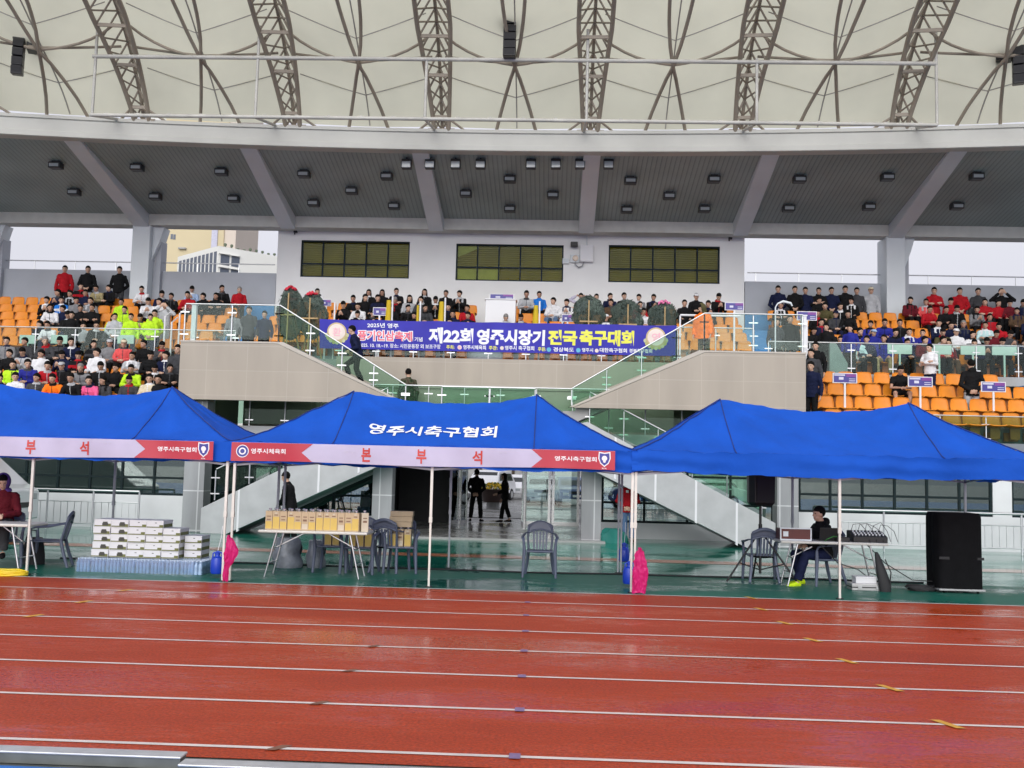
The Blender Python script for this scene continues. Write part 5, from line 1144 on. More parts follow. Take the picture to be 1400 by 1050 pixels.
c0 = atY(299, 336, Yo); lf = atY(243, 352, Yo+7); rt = atY(395, 349, Yo+10); 
def blk(pts, z0, z1, nm, m): MB().prism(pts, z0, z1, axis='z').build(nm, m, e)
PT = [(c0.x, Yo), (rt.x, Yo+6), (rt.x, Yo+50), (lf.x, Yo+50), (lf.x, Yo+7)]; blk(PT, 0, c0.z, 'wall', OFW)
dx, dyy = lf.x-c0.x, 7.0; Ln = math.hypot(dx, dyy); ux, uy = dx/Ln, dyy/Ln; nx_, ny_ = -uy, ux
if ny_ > 0: nx_, ny_ = -nx_, -ny_
for fl, py in enumerate((352.5, 371)):
    zc = atY(297, py, Yo).z
    for k in range(10):
        t = .35+k*(Ln-.5)/10; bx, by_ = c0.x+ux*t, Yo+uy*t; w = (Ln-.5)/10*.62
        MB().prism([(bx+nx_*.05, by_+ny_*.05), (bx+ux*w+nx_*.05, by_+uy*w+ny_*.05), (bx+ux*w-nx_*.05, by_+uy*w-ny_*.05), (bx-nx_*.05, by_-ny_*.05)], zc-.85, zc+.85, axis='z').build('window', DKW, e)
    for a, b in ((.25, 1.05), (1.25, 2.0)):
        f = lambda t: (c0.x+(rt.x-c0.x)*t/ (rt.x-c0.x), Yo+6*t/(rt.x-c0.x)); q0, q1 = f(a), f(b); MB().prism([(q0[0], q0[1]-.06), (q1[0], q1[1]-.06), (q1[0], q1[1]+.02), (q0[0], q0[1]+.02)], zc-.75, zc+.5, axis='z').build('window', DKW, e)
        MB().prism([(q0[0]-.1, q0[1]-.5), (q1[0]+.1, q1[1]-.5), (q1[0]+.1, q1[1]-.07), (q0[0]-.2, q0[1]-.07)], zc+.52, zc+.62, axis='z').build('awning', OFW, e)
rnd = random.Random(2); mb = MB()
for k in range(9):
    t = .06+k*.1; bx = c0.x+(rt.x-c0.x)*t; by_ = Yo+1+6*t
    mb = MB(); h = rnd.uniform(.25, .6); mb.tube([(bx, by_, c0.z-.05), (bx, by_, c0.z+h*.5)], .1, 8); mb.ell((bx, by_, c0.z+h*.75), (.2, .2, h*.35), u=8, v=6); mb.build('roof_pot', mat('dull_green_pot', (.12, .15, .10), .8), e)
# ------------------------------------------------------------------ stadium seats
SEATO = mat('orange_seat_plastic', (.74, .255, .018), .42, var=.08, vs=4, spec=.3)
def seat_mesh():
    mb = MB()
    P = [(-.20, .455), (.0, .435), (.14, .425), (.20, .45), (.235, .52), (.27, .66), (.285, .80)]   # y, z profile front -> top of back
    W = [.205, .215, .215, .21, .215, .215, .19]; nu = 10
    V = []
    for (y, z), w in zip(P, W):
        for i in range(nu+1):
            t = 2*i/nu-1; V.append((w*t, y-.035*(abs(t)**3)*(1 if z > .5 else .3), z+.02*(abs(t)**3 if z < .5 else -abs(t)**4*1.3)))
    F = [(j*(nu+1)+i, j*(nu+1)+i+1, (j+1)*(nu+1)+i+1, (j+1)*(nu+1)+i) for j in range(len(P)-1) for i in range(nu)]
    k = len(V); V2 = [(x, y+.012, z-.02) for x, y, z in V]; mb.add(V+V2, F+[tuple(k+i for i in f[::-1]) for f in F])
    # rim, moulded front lip and pedestal
    n1 = nu+1; L = len(P)
    edge = [V[i] for i in range(n1)]; mb.tube(edge, .014, 6); mb.tube([V[j*n1] for j in range(L)], .013, 6); mb.tube([V[j*n1+nu] for j in range(L)], .013, 6); mb.tube([V[(L-1)*n1+i] for i in range(n1)], .013, 6)
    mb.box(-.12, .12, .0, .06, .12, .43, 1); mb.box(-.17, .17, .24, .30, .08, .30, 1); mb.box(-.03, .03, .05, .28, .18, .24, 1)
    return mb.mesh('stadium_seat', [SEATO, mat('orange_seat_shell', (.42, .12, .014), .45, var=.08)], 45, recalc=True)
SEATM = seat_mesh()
SECT = {  # stand -> (x0, x1, rows, kind)
    'tower-side': (-20.3, -11.3), 'window-side': (-9.6, 6.2), 'team-board': (7.9, 17.4)}
SEATS = []   # dict(x, y, z, stand, tier, row, col)
def add_seats(stand, tier, x0, x1, rows, y0, f0, rise, depth, skip=lambda x, k: False):
    n = int((x1-x0)/.5)
    for k in rows:
        for i in range(n):
            x = x0+.25+i*.5
            if skip(x, k): continue
            s = dict(x=x, y=y0+depth*k-.08, z=f0+rise*k, stand=stand, tier=tier, row=k, col=i)
            q = proj((x, s['y'], s['z']+.75)); s['pix'] = q
            h = proj((x, s['y']+.05, s['z']+1.20)); s['head'] = h
            if -45 < q[0] < 1445: SEATS.append(s)
add_seats('tower-side', 'upper', -20.5, -11.0, range(6), UY0, UF0, UR, UD)
add_seats('central', 'upper', -9.7, 6.3, range(1, 6), UY0, UF0, UR, UD, lambda x, k: -2.7 < x < -1.6)
add_seats('board-side', 'upper', 7.4, 17.4, range(6), UY0, UF0, UR, UD, lambda x, k: 14.2 < x < 15.2 and k < 5)
add_seats('tower-side', 'lower', -20.0, -9.8, range(4), LY0, LF0, LR, LD)
add_seats('board-side', 'lower', 7.0, 15.5, range(4), LY0, LF0, LR, LD, lambda x, k: k == 3 and x > 12.6 or k == 2 and x > 13.0)
from mathutils import noise as MN
# ------------------------------------------------------------------ people
def V3(*a): return Vector(a)
def remesh(mb, name, mats, vox, smooth_it=2, fold=0, seed=0):
    me = bpy.data.meshes.new(name); me.from_pydata(mb.v, [], mb.f)
    bm = bmesh.new(); bm.from_mesh(me); bmesh.ops.recalc_face_normals(bm, faces=bm.faces); bm.to_mesh(me); bm.free()
    o = bpy.data.objects.new(name, me); COL.objects.link(o)
    m = o.modifiers.new('r', 'REMESH'); m.mode = 'VOXEL'; m.voxel_size = vox; m.use_smooth_shade = True
    s = o.modifiers.new('s', 'SMOOTH'); s.factor = .5; s.iterations = smooth_it
    dg = bpy.context.evaluated_depsgraph_get(); out = bpy.data.meshes.new_from_object(o.evaluated_get(dg)); out.name = name
    bpy.data.objects.remove(o); bpy.data.meshes.remove(me)
    out.materials.clear()
    for q in mats: out.materials.append(q)
    if fold:      # cloth folds: noise that runs across the limbs
        nrm = [v.normal.copy() for v in out.vertices]; cs = [v.co.copy() for v in out.vertices]; flat = []
        for q, nn in zip(cs, nrm):
            d = MN.noise(Vector((q.x*9+seed, q.y*9, q.z*16)))*.6+MN.noise(Vector((q.x*21, q.y*21+seed, q.z*30)))*.4; flat.extend(q+nn*(d*fold))
        out.vertices.foreach_set('co', flat)
        out.update()
    out.polygons.foreach_set('use_smooth', [True]*len(out.polygons)); return out
SKIN = mat('skin', (.56, .35, .25), .55, var=.04); SKIN2 = mat('tanned_skin', (.45, .26, .18), .55, var=.04); EYEM = mat('dark_eye', (.02, .015, .012), .3, var=0); LIP = mat('lip', (.36, .14, .12), .5, var=0)
def frame(fwd, up):
    f = Vector(fwd).normalized(); u = Vector(up); u = (u-f*u.dot(f)).normalized(); s = f.cross(u)   # s: person's right when looking along f
    return s, f, u
def hand(mb, wrist, d, palm_n, curl, r=.009, side=1):
    """palm and five separate bent fingers; d = direction of the hand, palm_n = palm normal"""
    d = Vector(d).normalized(); pn = Vector(palm_n); pn = (pn-d*pn.dot(d)).normalized(); s = d.cross(pn)*side
    w = Vector(wrist); mb.loft([(w, s*.024, pn*.017), (w+d*.03, s*.034, pn*.017), (w+d*.075, s*.041, pn*.015), (w+d*.09, s*.038, pn*.012)], 12)
    for k, L in enumerate((.068, .078, .074, .058)):
        b = w+d*.085+s*(.030-.020*k); a = curl; dd = d; P = [b]
        for seg in range(3):
            dd = (dd*math.cos(a*.5)+pn*math.sin(a*.5)).normalized(); P.append(P[-1]+dd*L/2.6)
        mb.tube(P, [r, r*.95, r*.9, r*.75], 7)
    b = w+d*.025+s*.034; mb.tube([b, b+(s*.7+d*.6+pn*.3).normalized()*.035, b+(s*.55+d*.9+pn*.5).normalized()*.065], [r*1.2, r*1.1, r*.85], 7)
def make_figure(name, J, vox=.014, hair='short', sleeve='long', legs='long', hood=False, coat=0.0, hat=None, female=False, poncho=False, shoes=True, style=0):
    """J: joint dictionary. returns {part: mesh}. every limb tapers; body is one continuous remeshed surface"""
    S, F, U = frame(J['chest_fwd'], J['spine_up']); hip = V3(*J['hip']); nk = V3(*J['neck']); hd = V3(*J['head'])
    hs, hf, hu = frame(J['head_fwd'], J.get('head_up', (0, 0, 1))); ps, pf, pu = frame(J.get('pelvis_fwd', J['chest_fwd']), J.get('pelvis_up', J['spine_up']))
    ax = nk-hip; k = .92 if female else 1.0
    def torso(mb, g, lo=-.10, extra=0):
        sec = [(hip+pu*lo, ps*(.165+g+extra), pf*(.115+g+extra)), (hip, ps*(.168+g+extra*.7), pf*(.115+g+extra*.6)), (hip+ax*.25, S*(.15*k+g+extra*.4), F*(.105+g)), (hip+ax*.5, S*(.158*k+g), F*(.112+g)), (hip+ax*.72, S*(.172*k+g*.8), F*(.118+g)), (hip+ax*.87, S*(.160*k+g*.6), F*(.098+g)), (hip+ax*.95, S*(.115+g*.5), F*(.078+g*.6)), (hip+ax*1.0, S*(.07+g*.4), F*(.06+g*.4))]
        mb.loft(sec, 20)
    def arms(mb, g, upto=1.0):
        for sd in ('r', 'l'):
            sh, el, wr = V3(*J['sh_'+sd]), V3(*J['el_'+sd]), V3(*J['wr_'+sd])
            mb.ell(sh, (.056+g*.7,)*3, u=12, v=8); mb.tube([sh, nk-U*.045], [.05+g*.7, .052+g*.6], 10)
            if upto >= 1.0: e = wr-(wr-el).normalized()*.012; mb.tube([sh, sh.lerp(el, .5), el, el.lerp(e, .4), e], [.052+g, .048+g, .042+g, .040+g, .029+g], 12); mb.ell(el, (.042+g,)*3, u=10, v=7)
            else: e = sh.lerp(el, upto); mb.tube([sh, sh.lerp(e, .5), e], [.056+g, .053+g, .050+g*1.3], 12)
    def legs_(mb, g, upto=1.0, flare=0.0):
        for sd in ('r', 'l'):
            h0, kn, an = V3(*J['hp_'+sd]), V3(*J['kn_'+sd]), V3(*J['an_'+sd])
            mb.ell(h0, (.088+g,)*3, u=12, v=8)
            if upto >= 1.0: e = an+(kn-an).normalized()*.03; mb.tube([h0, h0.lerp(kn, .5), kn, kn.lerp(e, .35), e], [.088+g, .076+g, .058+g+flare*.3, .055+g+flare*.6, .038+g+flare], 12); mb.ell(kn, (.058+g,)*3, u=10, v=7)
            else: e = h0.lerp(kn, upto); mb.tube([h0, h0.lerp(e, .5), e], [.088+g, .08+g, .075+g*1.3], 12)
    out = {}
    # ---- body
    mb = MB(); torso(mb, -.004); arms(mb, 0); legs_(mb, 0)
    mb.tube([nk-(hd-nk)*.25, nk.lerp(hd, .45), hd-hu*.02], [.066, .053, .055], 14)
    Rh = Matrix((hs, hf, hu)).transposed()
    mb.ell(hd+hu*.022, (.076, .094, .098), Rh, 18, 12); mb.ell(hd-hu*.045+hf*.022, (.058, .068, .066), Rh, 16, 10); mb.ell(hd-hu*.092+hf*.055, (.028, .024, .018), Rh, 10, 7)
    mb.tube([hd+hu*.015+hf*.088, hd-hu*.012+hf*.102, hd-hu*.030+hf*.108], [.009, .013, .017], 8); mb.ell(hd+hu*.032+hf*.083, (.05, .016, .011), Rh, 10, 7); mb.ell(hd-hu*.062+hf*.082, (.026, .014, .010), Rh, 10, 7)
    for s in (-1, 1): mb.ell(hd+hs*s*.078-hu*.005, (.012, .024, .034), Rh, 8, 6)
    for sd, s in (('r', 1), ('l', -1)):
        wr, el = V3(*J['wr_'+sd]), V3(*J['el_'+sd]); hd_ = V3(*J.get('hand_'+sd, tuple((wr-el).normalized()))); hand(mb, wr, hd_, J.get('palm_'+sd, (-s*.6, -.4, -.5)), J.get('curl', .55), .0095, s)
    for sd in ('r', 'l'):
        an, toe = V3(*J['an_'+sd]), V3(*J['toe_'+sd]); mb.tube([an, an+V3(0, 0, -.045)+(toe-an)*.1, toe], [.038, .04, .028], 10)
    body = remesh(mb, name, [SKIN, EYEM, LIP], vox)
    for s in (-1, 1):
        e = hd+hs*s*.032+hf*.085+hu*.012
        for p in body.polygons:
            dv = p.center-e
            if dv.length < max(.0125, vox*.95) and abs(dv.dot(hu)) < max(.007, vox*.55): p.material_index = 1
    e = hd-hu*.062+hf*.09
    for p in body.polygons:
        dv = p.center-e
        if abs(dv.dot(hs)) < .022 and abs(dv.dot(hu)) < max(.006, vox*.5) and dv.dot(hf) > -.02 and dv.length < .035: p.material_index = 2
    out['body'] = body
    # ---- hair
    mb = MB()
    if hair == 'bald': pass
    else:
        V = []
        mb.ell(hd+hu*.043-hf*.012, (.088, .106, .103), Rh, 22, 14)
        # trim the face side: drop vertices low on the front
        hv = []
        for v in mb.v:
            q = Vector(v)-hd; y, z = q.dot(hf), q.dot(hu); x = q.dot(hs)
            lim = .046 if y > .03 else (-.012 if y > -.02 else -.065)
            if z < lim: 
                q = q+hu*(lim-z)*(.96 if y > .03 else .8)
                if y > .03: q = q-hf*.004
            hv.append(tuple(hd+q))
        mb.v = hv
        if hair == 'long':
            mb.loft([(hd+hu*.03-hf*.05, hs*.085, hf*.055), (hd-hu*.08-hf*.06, hs*.088, hf*.05), (hd-hu*.2-hf*.065, hs*.09, hf*.04), (hd-hu*.30-hf*.06, hs*.06, hf*.025)], 14)
            for s in (-1, 1): mb.tube([hd+hu*.05+hs*s*.075+hf*.02, hd-hu*.06+hs*s*.085, hd-hu*.2+hs*s*.085-hf*.0], [.02, .025, .02], 8)
        if hair == 'fringe': mb.ell(hd+hu*.062+hf*.068, (.066, .026, .026), Rh, 14, 8)
        out['hair'] = remesh(mb, 'hair', [MATS['black_hair']], max(.009, vox*.75), 1)
    if hat == 'cap':
        mb = MB(); mb.ell(hd+hu*.05-hf*.005, (.092, .104, .088), Rh, 18, 12); mb.v = [tuple(hd+((Vector(v)-hd)+hu*max(0, .045-(Vector(v)-hd).dot(hu)))) for v in mb.v]
        mb.loft([(hd+hu*.05+hf*.07, hs*.075, hu*.010), (hd+hu*.045+hf*.12, hs*.07, hu*.008), (hd+hu*.035+hf*.165, hs*.04, hu*.006)], 12); out['cap'] = remesh(mb, 'cap', [WHITE], .010, 1)
    if hat == 'hood':
        mb = MB(); mb.ell(hd+hu*.01-hf*.03, (.115, .118, .145), Rh, 18, 12); mb.loft([(hd-hu*.1-hf*.02, hs*.12, hf*.11), (nk, hs*.14, hf*.11)], 14)
        mb.v = [tuple(Vector(v)-hf*max(0, (Vector(v)-hd).dot(hf)-.062)) for v in mb.v]; out['hood'] = remesh(mb, 'hood', [WHITE], .011, 1)
    # ---- jacket
    mb = MB(); g = .020; torso(mb, g, J.get('hem', -.10), coat); arms(mb, g*.85, {'long': 1.0, 'short': .62}[sleeve])
    mb.tube([hip+ax*.93, nk+(hd-nk)*.22], [.10, .070], 14)
    if hood: mb.ell(nk-F*.085+U*.0, (.10, .06, .075), Matrix((S, F, U)).transposed(), 14, 9)
    if poncho:
        mb.loft([(nk+U*.03, S*.09, F*.09), (nk-U*.08, S*.22, F*.15), (nk-U*.35, S*.29, F*.20), (hip-V3(0, 0, .05), S*.30, F*.22), (hip-V3(0, 0, .18), S*.31, F*.23)], 22)
    jk = out['jacket'] = remesh(mb, 'jacket', [WHITE, WHITE], max(.012, vox), 2, .018, len(FIG)*3.7)
    for p in jk.polygons:       # collar, front zip and shoulder piping take the second colour
        q = p.center-nk; x, y, z = q.dot(S), q.dot(F), q.dot(U)
        if (abs(x) < .014 and y > .03) or (abs(x) < .10 and z > -.03) or (style == 1 and .09 < abs(x) < .15 and z > -.16 and abs(y) < .25) or (style == 2 and -.24 < z < -.16): p.material_index = 1
    # ---- trousers
    mb = MB(); mb.loft([(hip-pu*.12, ps*.155, pf*.11), (hip, ps*.175, pf*.122), (hip+ax*.16, ps*.165, pf*.115)], 16); legs_(mb, .012, 1.0 if legs == 'long' else .85, .02 if legs == 'long' else 0)
    out['trousers'] = remesh(mb, 'trousers', [WHITE], max(.012, vox), 2, .014, len(FIG)*2.1)
    if shoes:
        mb = MB()
        for sd in ('r', 'l'):
            an, toe = V3(*J['an_'+sd]), V3(*J['toe_'+sd]); d = (toe-an); d.z = 0; d.normalize(); sdv = d.cross(V3(0, 0, 1)); z0 = toe.z-.03
            b = V3(an.x, an.y, 0)
            mb.loft([(b-d*.06+V3(0, 0, z0+.045), sdv*.032, V3(0, 0, .04)), (b+V3(0, 0, z0+.05), sdv*.042, V3(0, 0, .05)), (b+d*.09+V3(0, 0, z0+.04), sdv*.046, V3(0, 0, .038)), (b+d*.17+V3(0, 0, z0+.03), sdv*.042, V3(0, 0, .028)), (b+d*.205+V3(0, 0, z0+.025), sdv*.022, V3(0, 0, .018))], 12)
        out['shoes'] = remesh(mb, 'shoes', [WHITE], .011, 1)
    return out
mat('black_hair', (.007, .006, .0055), .75, var=.25, vs=60, bump=.6, bs=90, spec=.12); mat('grey_hair', (.22, .21, .20), .6, var=.2, vs=30)
def seated(lean=0.0, arms='thigh', look=(0, -1, 0), spread=.0, hz=.53, up=0):
    """hip over the seat at y=.06; faces -Y"""
    L = .50; hip = (0, .08, hz); sy, sz = -math.sin(lean), math.cos(lean); neck = (0, .08+L*sy, hz+L*sz); hx = .178
    sh = (.08+(L-.085)*sy, hz+(L-.085)*sz); J = dict(hip=hip, neck=neck, chest_fwd=(0, -sz, sy), spine_up=(0, sy, sz), pelvis_up=(0, 0, 1), pelvis_fwd=(0, -1, 0), head=(0, neck[1]-.025+.13*sy, neck[2]+.132*math.cos(lean*.5)), head_fwd=look, hem=-.06)
    for sd, s in (('r', 1), ('l', -1)):
        # +X is the person's left when facing -Y; naming only
        J['sh_'+sd] = (s*hx, sh[0], sh[1]); J['hp_'+sd] = (s*.09, .07, hz-.02); J['kn_'+sd] = (s*(.11+spread), -.36, hz-.02); J['an_'+sd] = (s*(.11+spread*.8), -.37, .09); J['toe_'+sd] = (s*(.13+spread), -.53, .03)
        if arms == 'thigh': J['el_'+sd] = (s*.24, sh[0]-.05, sh[1]-.27); J['wr_'+sd] = (s*.13, -.24, hz+.085); J['hand_'+sd] = (-s*.2, -.9, -.25); J['palm_'+sd] = (0, -.2, -1)
        elif arms == 'cross': J['el_'+sd] = (s*.24, sh[0]-.10, sh[1]-.24); J['wr_'+sd] = (-s*.06, sh[0]-.22-(.03 if s > 0 else 0), sh[1]-.19-(.02 if s > 0 else 0)); J['hand_'+sd] = (-s, -.1, .1); J['palm_'+sd] = (0, 1, 0)
        elif arms == 'clasp': J['el_'+sd] = (s*.25, sh[0]-.10, sh[1]-.26); J['wr_'+sd] = (s*.05, sh[0]-.30, hz+.12); J['hand_'+sd] = (-s*.6, -.7, -.1); J['palm_'+sd] = (-s, 0, -.2)
        elif arms == 'phone': J['el_'+sd] = (s*.22, sh[0]-.10, sh[1]-.27); J['wr_'+sd] = (s*.06, sh[0]-.28, sh[1]-.14); J['hand_'+sd] = (-s*.4, -.5, .7); J['palm_'+sd] = (0, 1, .3)
        elif arms == 'up': J['el_'+sd] = (s*.40, sh[0]+.0, sh[1]+.10); J['wr_'+sd] = (s*.16, sh[0]+.1, sh[1]+.27); J['hand_'+sd] = (-s, .1, .1); J['palm_'+sd] = (0, -1, 0)
    return J
def standing(arms='side', look=(0, -1, 0), h=1.0, step=0.0, lean=0.0):
    hz = .92*h; L = .52*h; sy, sz = -math.sin(lean), math.cos(lean); neck = (0, L*sy, hz+L*sz); sh = ((L-.09)*sy, hz+(L-.09)*sz)
    J = dict(hip=(0, 0, hz), neck=neck, chest_fwd=(0, -sz, sy), spine_up=(0, sy, sz), head=(0, neck[1]-.025+.1*sy, neck[2]+.138*h), head_fwd=look, hem=-.13, pelvis_fwd=(0, -1, 0), pelvis_up=(0, 0, 1))
    for sd, s in (('r', 1), ('l', -1)):
        st = step*s
        J['sh_'+sd] = (s*.18, sh[0], sh[1]); J['hp_'+sd] = (s*.09, 0, hz-.04); J['kn_'+sd] = (s*.10, -.02-st*.5, .50*h); J['an_'+sd] = (s*.11, .02-st, .09+(.05 if st < 0 else 0)); J['toe_'+sd] = (s*.14, -.14-st, .03)
        if arms == 'side': J['el_'+sd] = (s*.26, sh[0]+.03, sh[1]-.29); J['wr_'+sd] = (s*.26, sh[0]-.05, sh[1]-.54); J['palm_'+sd] = (-s, 0, 0)
        elif arms == 'clasp': J['el_'+sd] = (s*.27, sh[0]-.02, sh[1]-.28); J['wr_'+sd] = (s*.07, sh[0]-.20, sh[1]-.42); J['hand_'+sd] = (-s*.8, -.1, -.5); J['palm_'+sd] = (0, 1, 0)
        elif arms == 'behind': J['el_'+sd] = (s*.28, sh[0]+.08, sh[1]-.27); J['wr_'+sd] = (s*.06, sh[0]+.17, sh[1]-.44); J['hand_'+sd] = (-s*.8, .1, -.4); J['palm_'+sd] = (0, -1, 0)
        elif arms == 'cross': J['el_'+sd] = (s*.25, sh[0]-.08, sh[1]-.26); J['wr_'+sd] = (-s*.06, sh[0]-.22-(.03 if s > 0 else 0), sh[1]-.20-(.02 if s > 0 else 0)); J['hand_'+sd] = (-s, 0, .1); J['palm_'+sd] = (0, 1, 0)
        elif arms == 'face': J['el_'+sd] = (s*.36, sh[0]-.16, sh[1]-.06); J['wr_'+sd] = (s*.10, sh[0]-.16, sh[1]+.18); J['hand_'+sd] = (-s*.5, .0, .8); J['palm_'+sd] = (0, 1, 0)
    return J
FIG = {}
FIG['s_thigh'] = make_figure('person', seated(.05, 'thigh'), .015)
FIG['s_cross'] = make_figure('person', seated(.02, 'cross', (.3, -1, .0)), .015, 'fringe')
FIG['s_fwd'] = make_figure('person', seated(.42, 'clasp', (0, -1, -.15)), .015)
FIG['s_clasp'] = make_figure('person', seated(.12, 'clasp', (-.55, -1, 0), .05), .015, 'fringe', hood=True)
FIG['s_phone'] = make_figure('person', seated(.18, 'phone', (.1, -1, -.6)), .015, hood=True)
FIG['s_long'] = make_figure('person', seated(.05, 'thigh', (.1, -1, 0)), .015, 'long', female=True)
FIG['s_cap'] = make_figure('person', seated(.08, 'clasp', (.2, -1, -.1)), .015, hat='cap')
FIG['s_up'] = make_figure('person', seated(.0, 'up'), .015)
FIG['s_short'] = make_figure('person', seated(.35, 'clasp', (.2, -1, -.35), .08), .015, sleeve='short', legs='short')
FIG['t_side'] = make_figure('person', standing('side'), .015)
FIG['t_clasp'] = make_figure('person', standing('clasp', (.2, -1, 0)), .015, 'fringe')
FIG['t_cross'] = make_figure('person', standing('cross', (-.2, -1, 0)), .015, hood=True)
FIG['t_behind'] = make_figure('person', standing('behind', (0, -1, -.1)), .015, hood=True)
FIG['t_face'] = make_figure('person', standing('face'), .015)
FIG['t_cap'] = make_figure('person', standing('side', (.1, -1, 0)), .015, hat='cap')
LOOKS = [(-.7, -1, -.1), (.6, -1, -.05), (.15, -1, -.45), (-.3, -1, .05)]
for i_, lk in enumerate(LOOKS):
    FIG['s_thigh%d' % i_] = make_figure('person', seated(.03+.06*i_, 'thigh', lk, .03*i_), .015, ('short', 'fringe')[i_ % 2], hood=i_ % 2 == 0, style=(1, 2, 0, 1)[i_])
    FIG['s_clasp%d' % i_] = make_figure('person', seated(.10+.08*i_, ('clasp', 'cross', 'phone', 'clasp')[i_], LOOKS[(i_+2) % 4], .04*(3-i_)), .015, ('fringe', 'short')[i_ % 2], hood=i_ % 2 == 1, style=(2, 1, 1, 0)[i_])
CLO = dict(red=(.42, .012, .020), maroon=(.13, .012, .02), black=(.009, .009, .010), navy=(.010, .014, .045), blue=(.015, .045, .30), bright=(.02, .18, .62), royal=(.025, .03, .26), white=(.74, .74, .76), grey=(.22, .22, .23), dgrey=(.055, .056, .062), lgrey=(.45, .46, .48), olive=(.09, .08, .035), tan=(.36, .30, .16), lime=(.50, .80, .03), pink=(.80, .12, .28), salmon=(.70, .10, .10), orange=(.95, .20, .015), cream=(.66, .58, .42), aqua=(.50, .70, .70), lblue=(.38, .50, .72), lilac=(.52, .50, .62), denim=(.10, .17, .30), camo=(.06, .065, .04), purple=(.12, .06, .24), neon=(.55, .75, .02), brown=(.10, .06, .035))
CNAME = dict(dgrey='dark grey', lgrey='light grey', bright='bright blue', royal='royal blue', lime='lime yellow', lblue='pale blue', aqua='pale aqua', camo='camouflage', neon='neon yellow')
def cloth(c):
    m = mat('cloth_'+c, CLO[c], .8, var=.14, vs=9, bump=.35, bs=14, spec=.15)
    return m
def camo_mat():
    m = cloth('camo'); n = m.node_tree; b = n.nodes['Principled BSDF']; tc = n.nodes.new('ShaderNodeTexCoord'); no = n.nodes.new('ShaderNodeTexNoise'); no.inputs['Scale'].default_value = 9; n.links.new(tc.outputs['Object'], no.inputs['Vector'])
    r = n.nodes.new('ShaderNodeValToRGB'); r.color_ramp.interpolation = 'CONSTANT'; r.color_ramp.elements[0].color = (.03, .035, .022, 1); r.color_ramp.elements[1].position = .5; r.color_ramp.elements[1].color = (.10, .085, .06, 1)
    e = r.color_ramp.elements.new(.42); e.color = (.05, .07, .035, 1); e = r.color_ramp.elements.new(.6); e.color = (.06, .05, .035, 1); n.links.new(no.outputs[0], r.inputs[0]); n.links.new(r.outputs[0], b.inputs['Base Color'])
camo_mat()
N_PEOPLE = 0
def person(fig, loc, rot, top, bot='black', label='', group=None, scale=1.0, shoe='black', hatc='white', hairc='black_hair', skin=None, accent=None):
    global N_PEOPLE
    d = FIG[fig]; N_PEOPLE += 1
    o = bpy.data.objects.new('person', d['body']); COL.objects.link(o); o.location = loc; o.rotation_euler.z = rot; o.scale = (scale,)*3; tag(o, label, 'person', group)
    if skin: o.material_slots[0].link = 'OBJECT'; o.material_slots[0].material = skin
    for k, m in (('hair', MATS[hairc]), ('jacket', cloth(top)), ('trousers', cloth(bot)), ('shoes', cloth(shoe)), ('cap', cloth(hatc)), ('hood', cloth(hatc))):
        if k not in d: continue
        c = bpy.data.objects.new(k, d[k]); COL.objects.link(c); c.parent = o; c.material_slots[0].link = 'OBJECT'; c.material_slots[0].material = m
        if k == 'jacket': c.material_slots[1].link = 'OBJECT'; c.material_slots[1].material = cloth(accent or top)
    return o
# ------------------------------------------------------------------ the crowd: (column, row) in the photograph -> nearest seat
C5 = lambda a, b: (a/4, 300+b/4); C6 = lambda a, b: (350+a/4, 300+b/4); C7 = lambda a, b: (700+a/4, 300+b/4); C8 = lambda a, b: (1050+a/4, 300+b/4)
SIT = []
def S(C, tier, *rows):
    for r in rows: SIT.append((*C(r[0], r[1]), tier, *r[2:]))
S(C5, 'tower-side upper',
  (440, 352, 's_thigh', 'black'), (468, 402, 's_cross', 'navy'), (392, 405, 's_thigh', 'black', 'brown'), (546, 372, 's_fwd', 'tan'), (600, 360, 's_clasp', 'black'), (341, 448, 's_thigh', 'bright', 'blue'),
  (444, 466, 's_cross', 'black'), (290, 500, 's_clasp', 'white'), (272, 552, 's_fwd', 'white', 'navy'), (510, 500, 's_cross', 'black'), (461, 575, 's_thigh', 'lgrey'), (802, 380, 's_fwd', 'white'),
  (864, 428, 's_clasp', 'white', 'navy'), (895, 425, 's_thigh', 'navy', 'lgrey'), (940, 398, 's_thigh', 'black'), (816, 462, 's_phone', 'white'), (667, 448, 's_thigh', 'lime'), (632, 515, 's_clasp', 'lime'),
  (684, 500, 's_thigh', 'lime'), (772, 512, 's_phone', 'lime'), (1055, 395, 's_phone', 'lblue'), (1040, 418, 's_fwd', 'red'), (1112, 432, 's_thigh', 'black'), (1186, 435, 's_clasp', 'black'),
  (1219, 390, 's_cross', 'black'), (1314, 395, 's_thigh', 'red'), (380, 500, 's_phone', 'black'), (525, 560, 's_fwd', 'black'), (220, 560, 's_thigh', 'black'), (600, 590, 's_fwd', 'dgrey'), (345, 500, 's_thigh', 'navy'))
